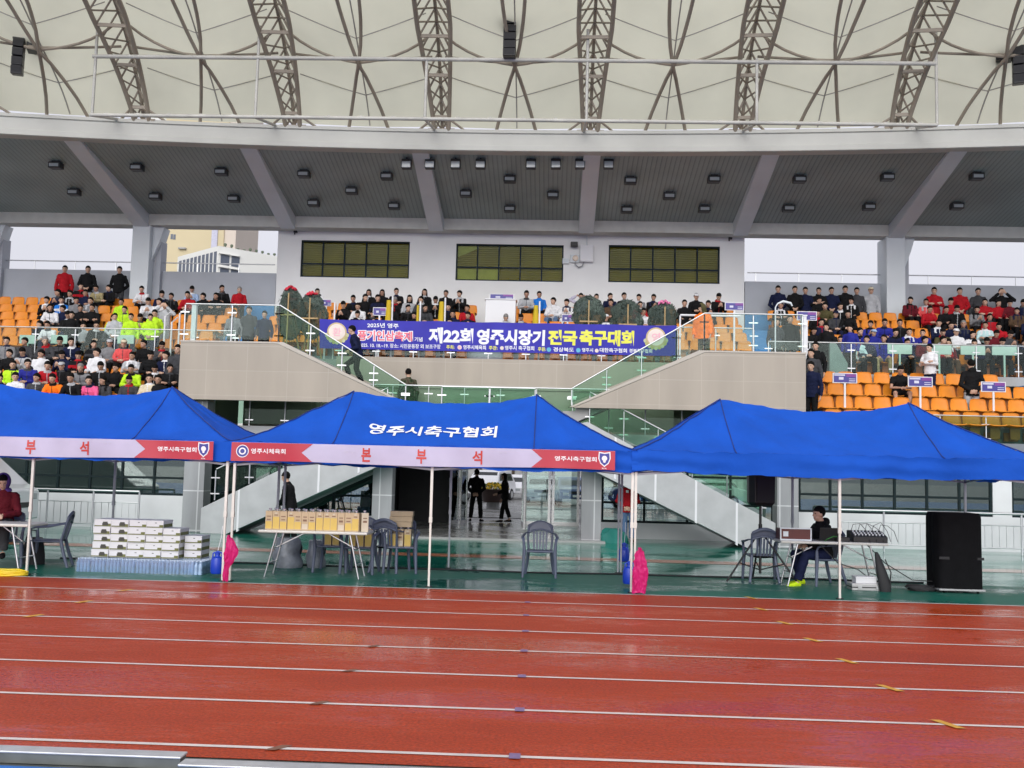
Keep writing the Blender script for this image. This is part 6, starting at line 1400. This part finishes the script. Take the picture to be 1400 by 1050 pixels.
S(C5, 'tower-side lower',
  (42, 690, 's_thigh', 'grey'), (265, 690, 's_cross', 'dgrey'), (405, 695, 's_clasp', 'navy'), (520, 700, 's_thigh', 'black', 'navy'), (605, 700, 's_cap', 'grey', 'black', 'lgrey'), (682, 700, 's_cap', 'salmon', 'black', 'cream'),
  (798, 710, 's_thigh', 'black'), (912, 715, 's_clasp', 'navy', 'dgrey'), (78, 755, 's_thigh', 'lime', 'navy'), (170, 765, 's_clasp', 'royal', 'royal'), (275, 765, 's_fwd', 'red'), (342, 790, 's_cap', 'black', 'black', 'lgrey'),
  (460, 770, 's_fwd', 'grey', 'black'), (560, 780, 's_thigh', 'black'), (640, 775, 's_clasp', 'black'), (730, 770, 's_cross', 'lgrey'), (855, 775, 's_phone', 'black'), (935, 785, 's_cross', 'black'),
  (92, 830, 's_thigh', 'white', 'black'), (210, 835, 's_clasp', 'dgrey', 'olive'), (415, 845, 's_fwd', 'black', 'black'), (510, 855, 's_clasp', 'pink'), (565, 850, 's_thigh', 'dgrey', 'black'), (615, 870, 's_fwd', 'lime'),
  (715, 845, 's_thigh', 'dgrey'), (820, 860, 's_cross', 'cream'), (185, 910, 's_thigh', 'white'), (315, 905, 's_fwd', 'orange'), (435, 905, 's_cross', 'black'), (532, 915, 's_thigh', 'white', 'black'), (10, 890, 's_thigh', 'black'), (805, 915, 's_thigh', 'black'), (130, 700, 's_phone', 'lgrey'))
S(C6, 'central upper',
  (200, 362, 's_cross', 'dgrey'), (350, 372, 's_cross', 'white'), (480, 452, 's_phone', 'black'), (540, 430, 's_fwd', 'black'), (600, 430, 's_thigh', 'black'), (618, 393, 's_long', 'black'), (688, 398, 's_long', 'black', 'dgrey'), (755, 385, 's_cross', 'black'),
  (842, 420, 's_long', 'lgrey'), (922, 395, 's_long', 'black'), (1053, 395, 's_thigh', 'black'), (1133, 390, 's_clasp', 'black'), (655, 440, 's_thigh', 'navy'), (762, 445, 's_thigh', 'black'), (832, 447, 's_cross', 'black'), (900, 440, 's_clasp', 'dgrey'),
  (975, 445, 's_phone', 'black'), (1052, 455, 's_clasp', 'black'), (568, 480, 's_fwd', 'white'), (545, 545, 's_thigh', 'black'), (862, 505, 's_thigh', 'black'), (930, 505, 's_cross', 'dgrey'), (1080, 520, 's_thigh', 'black'), (1115, 505, 's_thigh', 'navy'),
  (1155, 500, 's_clasp', 'red'), (1195, 500, 's_cross', 'black'), (1352, 535, 's_phone', 'lgrey'))
S(C7, 'central upper',
  (80, 405, 's_fwd', 'lgrey'), (150, 410, 's_thigh', 'bright'), (226, 455, 's_clasp', 'white', 'denim'), (295, 462, 's_cross', 'white', 'white'), (45, 522, 's_phone', 'dgrey'), (375, 405, 's_up', 'lilac'), (462, 410, 's_thigh', 'white', 'navy'), (532, 405, 's_clasp', 'navy'),
  (608, 400, 's_thigh', 'black'), (678, 412, 's_clasp', 'grey'), (695, 447, 's_thigh', 'red'), (757, 415, 's_cross', 'black'), (525, 470, 's_clasp', 'brown', 'olive'), (518, 555, 's_cap', 'white', 'navy'), (705, 500, 's_fwd', 'white', 'black'), (820, 470, 's_thigh', 'navy'),
  (930, 460, 's_thigh', 'black'), (998, 425, 's_cap', 'black', 'black', 'white'), (1085, 425, 's_clasp', 'black'), (1145, 412, 's_phone', 'black'))
S(C8, 'board-side upper',
  (310, 470, 's_fwd', 'olive', 'black'), (390, 450, 's_clasp', 'black'), (452, 455, 's_thigh', 'black'), (435, 500, 's_fwd', 'black'), (290, 550, 's_thigh', 'navy'), (385, 520, 's_cap', 'dgrey', 'navy', 'navy'), (555, 540, 's_clasp', 'royal'), (628, 570, 's_fwd', 'royal', 'navy'), (718, 560, 's_thigh', 'black'),
  (567, 605, 's_cap', 'royal', 'navy', 'lblue'), (765, 595, 's_clasp', 'royal'), (840, 590, 's_thigh', 'royal'), (490, 620, 's_clasp', 'royal', 'navy'), (680, 600, 's_fwd', 'navy', 'navy'), (798, 450, 's_thigh', 'maroon'), (866, 445, 's_thigh', 'salmon'), (870, 500, 's_fwd', 'red'), (995, 445, 's_clasp', 'red'),
  (1018, 495, 's_thigh', 'black', 'navy'), (960, 505, 's_fwd', 'black'), (1183, 445, 's_cross', 'red'), (1258, 455, 's_thigh', 'red'), (1318, 490, 's_clasp', 'maroon'), (1350, 480, 's_thigh', 'brown'), (1240, 510, 's_thigh', 'red'), (1255, 555, 's_fwd', 'red'), (1390, 490, 's_thigh', 'navy'), (1365, 555, 's_cross', 'navy'),
  (1315, 560, 's_phone', 'dgrey'), (985, 555, 's_fwd', 'navy'), (920, 560, 's_clasp', 'navy'), (950, 600, 's_phone', 'olive'), (1060, 560, 's_thigh', 'navy'), (1025, 610, 's_cap', 'white', 'black'), (1115, 600, 's_thigh', 'white'), (1380, 605, 's_fwd', 'black'), (1272, 655, 's_phone', 'black'), (1378, 690, 's_thigh', 'maroon'),
  (630, 650, 's_thigh', 'royal', 'tan'), (535, 660, 's_clasp', 'navy'), (575, 722, 's_thigh', 'aqua'), (740, 735, 's_fwd', 'navy'), (840, 705, 's_clasp', 'maroon'), (960, 725, 's_thigh', 'maroon', 'brown'), (1030, 730, 's_clasp', 'red'), (1140, 705, 's_fwd', 'navy'), (1190, 755, 's_phone', 'dgrey'), (1250, 755, 's_cross', 'aqua'), (480, 735, 's_thigh', 'navy'))
S(C8, 'board-side lower', (715, 795, 's_short', 'black', 'black'))
rnd = random.Random(11); OCC = {}
SIT.sort(key=lambda r: r[1])
POSEN = dict(s_thigh='sitting upright', s_cross='arms folded', s_fwd='leaning forward', s_clasp='hands together', s_phone='looking down', s_long='with long hair', s_cap='in a cap', s_up='hands behind head', s_short='in short sleeves')
for x, y, where, fig, top, *rest in SIT:
    best, bd = None, 1e9
    for i, s in enumerate(SEATS):
        if i in OCC or f"{s['stand']} {s['tier']}" != where: continue
        d = (s['head'][0]-x)**2+((s['head'][1]-y)*1.25)**2
        if d < bd: best, bd = i, d
    if best is not None: OCC[best] = (x, y, fig, top, rest)
# the packed parts of the stands: dark-clad people in between
for i, s in enumerate(SEATS):
    if i in OCC: continue
    x, y = s['head']; k = s['stand']+' '+s['tier']
    pr = .62 if (k == 'tower-side upper' and 62 < x < 128 and y > 392) else .72 if (k == 'tower-side lower' and 6 < x < 240 and y < 535) else .5 if (k == 'board-side upper' and x > 1300) else .35 if (k == 'board-side upper' and x < 1150 and y > 400) else .3 if (k == 'central upper' and 470 < x < 640 and y > 400) else 0
    if rnd.random() < pr: OCC[i] = (x, y, rnd.choice(['s_thigh', 's_clasp', 's_cross', 's_fwd', 's_phone']), rnd.choice(['black', 'black', 'dgrey', 'navy', 'black', 'navy', 'grey', 'maroon' if x > 1200 else 'black', 'red' if x > 1300 else 'dgrey']), [])
STN = {'tower-side upper': 'tower-side stand', 'tower-side lower': 'lower tower-side tier', 'central upper': 'central stand', 'board-side upper': 'team-board stand', 'board-side lower': 'lower team-board tier'}
rows = {}
for i, q in OCC.items():
    s = SEATS[i]; rows.setdefault((f"{s['stand']} {s['tier']}", s['row']), []).append((s['x'], i))
used_lab = set()
for key, L in sorted(rows.items()):
    L.sort()
    for n, (xx, i) in enumerate(L):
        x, y, fig, top, rest = OCC[i]; s = SEATS[i]; bot = rest[0] if rest else 'black'; hatc = rest[1] if len(rest) > 1 else 'white'
        fig0 = fig; lab = 'person in %s %s, %s from tower end, row %s, %s' % (CNAME.get(top, top), POSEN[fig], ORD[n], ('one', 'two', 'three', 'four', 'five', 'six')[s['row']], STN[key[0]])
        dx = max(-.13, min(.13, (x-s['head'][0])*s['y']/1397))
        if fig == 's_thigh' and rnd.random() < .7: fig = 's_thigh%d' % rnd.randrange(4)
        elif fig in ('s_clasp', 's_cross') and rnd.random() < .7: fig = 's_clasp%d' % rnd.randrange(4)
        person(fig, (s['x']+dx, s['y']-.02, s['z']+.015), rnd.uniform(-.25, .25)-.02*s['x']*.4, top, bot, lab, 'people seated in the grandstand', rnd.uniform(.95, 1.03), hatc=hatc, accent=rnd.choice(['white', 'dgrey', 'black', top, top, top, 'dgrey', 'lgrey', 'navy', 'red', top, 'black']), skin=SKIN if rnd.random() < .6 else SKIN2, hairc='grey_hair' if rnd.random() < .05 else 'black_hair')
# ---- people standing in the stands: pixel of the head, distance, floor
def stand(px, py, Y, floor, fig, top, bot, label, rot=0, **k):
    p = atY(px, py, Y); h = p.z-floor; sc = max(.90, min(1.08, h/1.60)); person(fig, (p.x, Y, floor), rot, top, bot, label, 'people standing in the grandstand', sc, **k)
TOPF = upper_floor(5)
for q in ((358, 248, 't_side', 'red', 'black', 'person in red jacket standing at the rear parapet near the empty seats'), (484, 252, 't_clasp', 'black', 'lgrey', 'person in black jacket and pale trousers standing at the rear parapet'), (655, 272, 't_behind', 'black', 'dgrey', 'person all in black standing beside the column near the apartment tower')):
    stand(*C5(q[0], q[1]), 36.25, TOPF+.24, *q[2:], rot=R_(12))
MB().box(-20, -16.0, 36.0, 36.6, TOPF, TOPF+.238).build('rear_step', TIERC, gs)
BK = [(55, 380, 't_behind', 'navy', 'navy', 'first of the dark row at the rear parapet, navy padded jacket'), (147, 382, 't_clasp', 'black', 'black', 'second of the dark row at the rear parapet, black jacket with a red collar'), (204, 388, 't_side', 'navy', 'black', 'third of the dark row at the rear parapet, navy jacket'), (277, 390, 't_cross', 'black', 'black', 'fourth of the dark row at the rear parapet, black jacket'),
      (347, 388, 't_clasp', 'navy', 'black', 'fifth of the dark row at the rear parapet, navy tracksuit'), (422, 380, 't_behind', 'black', 'black', 'sixth of the dark row at the rear parapet, tall in black'), (485, 390, 't_side', 'dgrey', 'black', 'seventh of the dark row at the rear parapet, charcoal coat'), (563, 388, 't_cap', 'lgrey', 'black', 'person in grey jacket and pale cap standing beside the column'),
      (908, 388, 't_cross', 'red', 'black', 'person in red jacket with arms folded standing at the rear parapet'), (1048, 385, 't_clasp', 'red', 'navy', 'person in red jacket with hands together standing at the rear parapet'), (1148, 390, 't_side', 'dgrey', 'black', 'person in long dark coat standing at the rear parapet'), (1275, 390, 't_face', 'black', 'black', 'person in black raising both hands to the face at the rear parapet')]
for i, q in enumerate(BK):
    l = q[5] if q[5].startswith('person') else 'person '+q[5].replace('of the dark row at the rear parapet', 'in the dark standing row')
    stand(*C8(q[0], q[1]), 36.3, TOPF, *q[2:5], l, rot=R_(-10), hatc='cream')
for q in ((716, 556, 't_side', 'lime', 'person in lime vest standing behind the glass rail, outer one'), (822, 572, 't_clasp', 'lime', 'person in lime vest standing behind the glass rail by the blue steps'), (847, 512, 't_behind', 'lime', 'person in lime vest standing behind the others near the steps'), (628, 570, 't_clasp', 'lgrey', 'person in grey vest standing behind the glass rail beside the lime vests')):
    Y = 30.6 if q[1] > 540 else 31.4; stand(*C5(q[0], q[1]), Y, 4.7 if Y < 31 else 4.8, q[2], q[3], 'navy', q[4], rot=R_(10))
stand(*C5(390, 562), 30.4, 4.7, 't_behind', 'black', 'black', 'tall person in black jacket standing behind the glass rail between glass-tinted boards', rot=R_(20))
stand(*C5(905, 470), 32.0, 5.1, 't_face', 'lgrey', 'lgrey', 'person in pale grey suit bending near the blue steps by the column')
for i, q in enumerate(((975, 700, 'dgrey', 'person in dark jacket squeezed against the side of the beige stair wall'),)):
    stand(*C5(q[0], q[1]), 27.6, lower_floor(1), 't_side', q[2], 'black', q[3])
for a, b, top, l, Y in ((320, 605, 'black', 'person in black standing on the deck beside the purple sign', 30.0), (262, 690, 'black', 'taller person in black standing against the beige wall by the orange seats', 28.6), (237, 730, 'dgrey', 'person in charcoal jacket standing behind another against the beige wall', 27.9), (236, 800, 'navy', 'person in navy standing lowest against the beige wall by the orange seats', 27.0), (450, 680, 'royal', 'person in royal blue standing behind the glass rail by the teal pillar', 30.2)):
    fl = 4.7 if Y > 29.3 else LF0+.51*(Y-26.3)-.05; stand(*C8(a, b), Y, fl, 't_side', top, 'black', l, rot=R_(-35))
stand(*C8(885, 700), 28.55, lower_floor(2)+.4, 't_cross', 'white', 'navy', 'person in white shirt with folded arms standing before the glass rail', rot=R_(-50))
p = C8(1112, 790); stand(*p, 27.75, lower_floor(1)+.05, 't_behind', 'black', 'lgrey', 'person in black hooded top and grey trousers seen from behind on the orange tier', rot=R_(175))
for px, py, top, l in ((320, 428, 'grey', 'person in grey coat standing behind the corner glass of the beige wall'), (341, 424, 'dgrey', 'person in dark coat standing behind the corner glass near the wreath'), (362, 430, 'navy', 'person in navy standing behind the corner glass beside the blue steps'), (1062, 440, 'dgrey', 'person in dark raincoat behind the corner glass next to the orange raincoat'), (1080, 436, 'black', 'person in black behind the corner glass under the white arch')):
    stand(px, py, 29.6, 4.7, 't_side', top, 'black', l)
# ---- seats: the 290 that show most are things, the rest one mass
vis = [i for i in range(len(SEATS)) if i not in OCC]
def score(s):
    y = s['pix'][1]; x = s['pix'][0]; a = 1000/s['y']
    if s['tier'] == 'lower' and s['stand'] == 'tower-side': a -= 6 if y > 520 else 3
    if not 0 < x < 1400: a -= 20
    return a
vis.sort(key=lambda i: -score(SEATS[i])); ind = set(vis[:285]); rest = MB()
SEN = {('tower-side', 'upper'): 'tower-side upper tier', ('tower-side', 'lower'): 'tower-side lower tier', ('central', 'upper'): 'central tier', ('board-side', 'upper'): 'team-board upper tier', ('board-side', 'lower'): 'team-board lower tier'}
sv = [tuple(v.co) for v in SEATM.vertices]; sf = [tuple(p.vertices) for p in SEATM.polygons]; sm = [p.material_index for p in SEATM.polygons]
for i, s in enumerate(SEATS):
    if i in ind:
        o = bpy.data.objects.new('stadium_seat', SEATM); COL.objects.link(o); o.location = (s['x'], s['y'], s['z'])
        tag(o, 'orange stadium seat, %s from the tower end, row %s of the %s' % (ORD[s['col']], ('one', 'two', 'three', 'four', 'five', 'six')[s['row']], SEN[(s['stand'], s['tier'])]), 'seat', 'orange seats of the grandstand')
    else:
        k = len(rest.v); rest.v += [(a+s['x'], b+s['y'], c+s['z']) for a, b, c in sv]; rest.f += [tuple(k+q for q in f) for f in sf]; rest.m += sm
o = rest.build('occupied_seating', list(SEATM.materials), None, smooth=45); o['kind'] = 'stuff'; o['label'] = 'orange seats under the spectators and in the hidden rows'; o['category'] = 'seating'
print('SEATS', len(SEATS), 'people', N_PEOPLE)
# ------------------------------------------------------------------ people near the entrance and under the tents
def special(name, J, loc, rot, top, bot, label, scale=1.0, **k):
    fk = {q: k.pop(q) for q in ('hair', 'sleeve', 'legs', 'hood', 'coat', 'hat', 'female', 'poncho') if q in k}
    FIG[name] = make_figure('person', J, .0095, **fk); return person(name, loc, rot, top, bot, label, None, scale, **k)
J = standing('side', (0, -1, -.1), 1.0, .0, .28)      # climbing: one foot two steps up
J.update(kn_l=(-.10, -.34, .62), an_l=(-.10, -.24, .33), toe_l=(-.11, -.40, .28), kn_r=(.10, -.02, .50), an_r=(.10, .16, .13), toe_r=(.11, .0, .05), el_r=(.25, .02, 1.08), wr_r=(.22, -.20, .98), el_l=(-.25, -.02, 1.06), wr_l=(-.24, -.12, .82))
p = atY(488, 530, 26.0); special('climb', J, (p.x, 26.0, p.z), R_(-90), 'navy', 'black', 'person in dark suit climbing the stair behind the glass below the blue banner', .95)
J = standing('side', (-.4, -1, -.2), 1.0, .06); p = atY(559, 502, 27.3)
special('soldier', J, (p.x, 27.3, 2.745), R_(-150), 'camo', 'camo', 'person in camouflage uniform seen from behind on the mezzanine behind the glass', (p.z-2.745)/1.75, hair='short')
J = standing('behind', (0, -1, .05)); J.update(an_r=(.17, .02, .09), an_l=(-.17, .02, .09), toe_r=(.22, -.14, .03), toe_l=(-.22, -.14, .03), kn_r=(.14, -.02, .5), kn_l=(-.14, -.02, .5))
p = atY(650, 717, 33.2); special('doorman', J, (p.x, 33.2, .05), R_(176), 'black', 'black', 'dark standing figure with hands behind its back in the entrance doorway', .99)
J = standing('side', (0, -1, 0), 1.0, .18, .06); J.update(el_r=(.25, -.12, 1.10), wr_r=(.22, -.34, 1.0)); p = atY(690, 714, 33.9)
special('walker', J, (p.x, 33.9, .02), R_(-75), 'black', 'black', 'dark walking figure with shoulder length hair beside the open glass door', .94, hair='long', female=True)
J = standing('behind', (.5, -1, -.35)); p = atY(858, 737, 25.95)
o = special('redvest', J, (p.x, 25.9, .0), R_(165), 'red', 'denim', 'person in red vest and blue jeans turned away beside the stair glazing', .96)
MB().box(-.035, .035, .148, .156, 1.30, 1.36).build('badge', WHITE, o)
J = seated(.10, 'clasp', (0, -1, .02), .06); J.update(kn_l=(-.16, -.36, .50), an_l=(-.18, -.22, .09), toe_l=(-.2, -.38, .03), an_r=(.16, -.50, .09), toe_r=(.18, -.66, .03))
p = atY(1120, 705, dy+.42); cdj = chair_dj.location
special('operator', J, (p.x+.02, dy+.50, -.02), R_(-72), 'black', 'navy', 'person in black hooded top sitting at the sound desk in neon yellow shoes', 1.0, shoe='neon', hood=True); chair_dj.location = (p.x+.06, dy+.52, 0); chair_dj.rotation_euler.z = R_(-72)
J = seated(.12, 'clasp', (.1, -1, -.25)); p = atY(12, 655, ly+.85)
o = special('hooded', J, (p.x-.14, ly+.95, p.z-1.24), R_(20), 'maroon', 'dgrey', 'person in dark red jacket and purple hood behind the cut-off table', 1.02, hat='hood', hatc='purple')
chair(p.x-.05, ly+1.0, R_(20), 'slate blue plastic armchair under the person in the purple hood')
J = standing('clasp', (0, -1, -.25), 1.0, .05, .22); p = atY(400, 650, 22.3)
special('profile', J, (p.x, 22.3, 0), R_(-95), 'black', 'black', 'person in black jacket in profile walking behind the row of cartons', .93, hair='fringe')
J = standing('side', (-.6, -1, -.5), 1.0, .0, .30); p = atY(958, 418, 27.2)
special('raincoat', J, (p.x+.1, 27.2, 4.70), R_(-30), 'orange', 'camo', 'person in bright orange raincoat and olive hood bending over the balcony glass', (p.z-4.7)/1.66, poncho=True, hat='hood', hatc='olive')
for px, Y, l in ((496, 28.6, 'dark figure standing inside behind the glazing under the stair'), (486, 29.2, 'second dark figure deeper inside behind the stair glazing')):
    p = atY(px, 650, Y); person('t_side' if Y < 29 else 't_cap', (p.x, Y, .03), R_(30), 'black', 'black', l)
# ------------------------------------------------------------------ congratulatory wreath stands, flags, boards
NET = glass_mat('green_grey_net', (.75, .85, .78), 0.0, .6, .62, (.085, .11, .095), fm=.02); WOOD = mat('pale_wood', (.45, .30, .13), .6, var=.2, vs=8); REDF = mat('red_petal', (.65, .03, .06), .5); PINKF = mat('pink_petal', (.75, .2, .4), .5)
LEAFD = mat('wreath_leaf', (.055, .075, .06), .6, var=.4, vs=12)
def wreath(px, pyt, Y, w, h, lab, fl=None, seed=0):
    p = atY(px, pyt, Y); e = empty('wreath_stand', (p.x, Y, 4.70), lab, 'wreath stand', 'flower wreaths on wooden stands seen from behind'); H = p.z-4.70; rnd = random.Random(seed)
    mb = MB(); mb.beam((0, -.26, 0), (0, -.22, H*.92), .05, .03, up=(1, 0, 0)); MB().beam((-.3, .3, 0), (0, -.1, H*.8), .04, .03).build('leg', WOOD, e); MB().beam((.3, .3, 0), (0, -.1, H*.8), .04, .03).build('leg', WOOD, e); mb.build('post', WOOD, e); MB().beam((-.25, -.235, H*.62), (.25, -.235, H*.62), .03, .04).build('crosspiece', WOOD, e)
    mb = MB(); cz = H-h/2
    def blob(u, v):
        a, b = u*6.2832, (v-.5)*3.1416; r = 1+.16*math.sin(a*3+seed)+.10*math.sin(b*5+a*2+seed)+.08*math.sin(a*7+b*9)+.05*math.sin(a*13+b*17); return (w/2*math.cos(b)*math.cos(a)*r, .17*math.cos(b)*math.sin(a)*r, cz+h/2*math.sin(b)*(1+.05*math.sin(a*5)))
    mb.grid(36, 20, blob); mb.build('net_cover', NET, e, smooth=60); mb = MB()
    for k in range(260):
        a, b = rnd.random()*6.283, math.asin(rnd.uniform(-1, 1)); q = Vector((w/2*1.03*math.cos(b)*math.cos(a), .19*math.cos(b)*math.sin(a), cz+h/2*1.03*math.sin(b))); M = Euler((rnd.uniform(-1.5, 1.5), rnd.uniform(-1.5, 1.5), rnd.random()*6.3)).to_matrix(); t = rnd.uniform(.03, .07)
        mb.add([q+M@Vector((-t, 0, 0)), q+M@Vector((0, -t*.45, .01)), q+M@Vector((t*1.3, 0, 0)), q+M@Vector((0, t*.45, .01))], [(0, 1, 2, 3)])
    mb.build('foliage', LEAFD, e)
    if fl:
        mb = MB()
        for k in range(46):
            a, r = rnd.random()*6.283, .17*math.sqrt(rnd.random()); mb.cbox((r*math.cos(a), r*math.sin(a)*.8, H-.04+.09*(1-(r/.17)**2)+rnd.uniform(-.02, .02)), (.06, .06, .025), rot=Euler((rnd.uniform(-1, 1), rnd.uniform(-1, 1), a)).to_matrix())
        mb.build('blossoms', fl, e)
wreath(398, 395, 28.7, .75, 1.45, 'tall dark netted wreath at the head of the stair, the first from the apartment tower', REDF, 1); wreath(427, 402, 28.9, .8, 1.3, 'dark netted wreath with red blossoms behind the banner start', REDF, 2)
wreath(805, 405, 28.6, .85, 1.0, 'dark netted wreath on a wooden stand above the banner word in yellow', None, 3); wreath(858, 411, 28.6, .85, 1.0, 'dark netted wreath in the middle of the three behind the banner end', None, 4); wreath(908, 414, 28.6, .8, 1.0, 'dark netted wreath with pink blossoms nearest the orange raincoat', PINKF, 5)
YF = fabric('yellow_flag_cloth', (.70, .50, .03), .5, .2, .3)
for px, pt, l, fl in ((458, 413, 'thin white pole without flag at the balcony near the banner start', 0), (537, 405, 'white pole with furled yellow flag, first from the apartment tower', 1), (575, 412, 'white pole with a thin yellow flag beside the black-clad row', 1), (609, 407, 'white pole with furled yellow flag in front of the black-clad row end', 1), (738, 412, 'white pole with furled yellow flag beside the bright blue jacket', 1)):
    p = atY(px, pt, 28.25); H = p.z-4.7; e = empty('flag_pole', (p.x, 28.25, 4.70), l, 'flag', 'flag poles along the balcony'); MB().tube([(0, 0, 0), (0, 0, H)], .025, 8).build('pole', WHITE, e, smooth=50)
    if fl: 
        wv_ = .10 if px != 575 else .05; mb = MB(); mb.grid(14, 10, lambda u, v: (-.03-wv_*(.55+.45*(1-v))*math.cos(u*6.283)*(1+.2*math.sin(u*19+v*3))-wv_*.7, .06*math.sin(u*6.283), H-.12-(H-.75)*(1-v))); mb.build('furled_flag', YF, e, smooth=60)
SIGNP = mat('purple_sign_face', (.055, .045, .26), .4, var=.05); SIGNW = mat('white_sign_board', (.74, .74, .76), .45, var=.03); SIGNV = mat('violet_sign_face', (.20, .04, .28), .4); GLASSTINT = mat('glass_tinted_board', (.46, .62, .54), .5, var=.05)  # plain boards are white; the rail glass's green cast is painted into their colour
def sign(px, py, Y, floor, w, h, lab, face=True, rot=0, tilt=0.0):
    p = atY(px, py, Y); e = empty('team_sign', (p.x, Y, floor), lab, 'sign', 'team name boards on posts', rot); z = p.z-floor
    MB().box(-w/2, w/2, -.015, .015, z-h/2, z+h/2).build('board', SIGNW if face else GLASSTINT, e, bevel=.004)
    if z-h/2 > .05: MB().box(-.025, .025, -.012, .012, 0, z-h/2).build('post', SIGNW if face else GLASSTINT, e)
    if face:
        f = -.0185; mb = MB(); q = lambda a, b, c, d, m, f=f: mb.add([(a*w, f, z+c*h), (b*w, f, z+c*h), (b*w, f, z+d*h), (a*w, f, z+d*h)], [(0, 1, 2, 3)], m)
        q(-.46, .46, -.42, .42, 0); q(.05, .46, .12, .42, 1, -.021); q(-.25, -.06, -.16, .10, 2, -.021); q(.16, .42, -.30, -.22, 2, -.021); q(.16, .42, -.1, -.04, 2, -.021); q(-.44, .0, .22, .36, 2, -.021) if px > 1120 else None
        mb.build('face_print', [SIGNP, SIGNV, mat('pale_sign_print', (.60, .60, .72), .5)], e)
sign(1155, 517, 27.2, lower_floor(1), .64, .27, 'purple team board among the orange seats nearest the beige wall'); sign(1258, 522, 27.2, lower_floor(1), .64, .27, 'purple team board among the orange seats beside the white shirt'); sign(1358, 529, 27.2, lower_floor(1), .64, .27, 'purple team board among the orange seats nearest the blue aisle')
for px, l in ((1230, 'first from the beige wall'), (1284, 'second from the beige wall'), (1330, 'third from the beige wall'), (1373, 'last from the beige wall')): sign(px, 477+(px-1230)*.012, 29.9, 4.7, .70, .30, 'plain mint board on a post behind the glass rail, '+l, False)
for px, l in ((38, 'first of three on the tower side'), (81, 'second of three on the tower side'), (172, 'third of three, before the lime vests')): sign(px, 464, 29.9, 4.7, .50, .26, 'plain mint board behind the glass rail, '+l, False)
sign(1004, 419, 27.9, 4.7, .52, .22, 'purple team board on the white rail by the orange raincoat'); sign(1103, 432, 28.9, 4.7, .56, .26, 'violet team board above the deck corner post', True); sign(519, 426, 30.2, 4.7, .40, .25, 'purple board held up in front of the black-clad row'); sign(776, 435, 29.5, 4.7, .34, .22, 'purple board beside the wreaths, half hidden by the banner edge'); sign(446, 414, 29.8, 4.7, .30, .2, 'small purple board tilted beside the red-flowered wreath')
p = atY(685, 424, 33.6); e = empty('podium', (p.x, 33.5, upper_floor(2)), 'white box podium in the seat gap carrying a purple board', 'podium'); z = p.z-upper_floor(2); MB().box(-.5, .5, -.3, .3, 0, z+.28).build('body', WHITE, e, bevel=.015); MB().box(-.53, .53, -.33, .33, z+.281, z+.32).build('top', WHITE, e, bevel=.006)
sign(686, 406, 33.4, upper_floor(2)+z+.321, .82, .20, 'long purple board standing on the white podium')
# white gate rail, arch and handrails around the deck corners
e = empty('white_rail', (atY(930, 430, 27.7).x, 27.7, 4.7), 'white pipe rail on the balcony beside the orange raincoat', 'railing'); L = atY(1012, 430, 27.7).x-atY(930, 430, 27.7).x; mb = MB()
MB().tube([(0, 0, 1.35), (L, 0, 1.35)], .03, 8).build('handrail', WHITE, e, smooth=50)
for t in (0, .33, .9): MB().tube([(L*t, 0, 0), (L*t, 0, 1.34)], .025, 8).build('post', WHITE, e, smooth=50)
p0 = atY(1060, 470, 27.0); e = empty('umbrella_edge', (p0.x, 27.0, 4.7), 'white arched umbrella edge above the corner glass beside the violet board', 'railing'); zt = atY(1060, 415, 27).z-4.7; MB().tube([(0, 0, 0), (0, 0, zt-.1), (.06, 0, zt), (.2, 0, zt+.06), (.4, 0, zt+.02), (.44, 0, zt-.06)], [.018, .018, .02, .035, .03, .018], 8).build('pipe', LILACW, e, smooth=60)  # arched tube stands in for the edge of an umbrella
for i, (px, py) in enumerate(((226, 432), (235, 440), (246, 428))):
    p = atY(px, py, 30.2+.5*i); e = empty('handrail_post', (p.x, 30.2+.5*i, 4.7), 'slim white handrail post by the blue steps, %s from the glass corner' % ORD[2-i], 'post', 'handrail posts by the blue steps'); MB().tube([(0, 0, 0), (0, 0, p.z-4.7)], .028, 8).build('shaft', WHITE, e, smooth=50); MB().tube([(0, 0, p.z-4.72), (.0, .45, p.z-4.5)], .02, 8).build('handrail', WHITE, e, smooth=50)
# teal slanted pillar and white bag by the aisle of the team-board side
p = atY(1148, 500, 29.8); e = empty('slanted_panel', (p.x, 29.75, 4.70), 'grey-green slanted panel behind the glass rail at the blue steps', 'panel'); MB().prism([(-.3, 0), (.22, 0), (.22, .35), (-.12, .95), (-.3, .95)], 0, .12).build('face', mat('grey_green_panel', (.20, .27, .25), .5), e, bevel=.01)
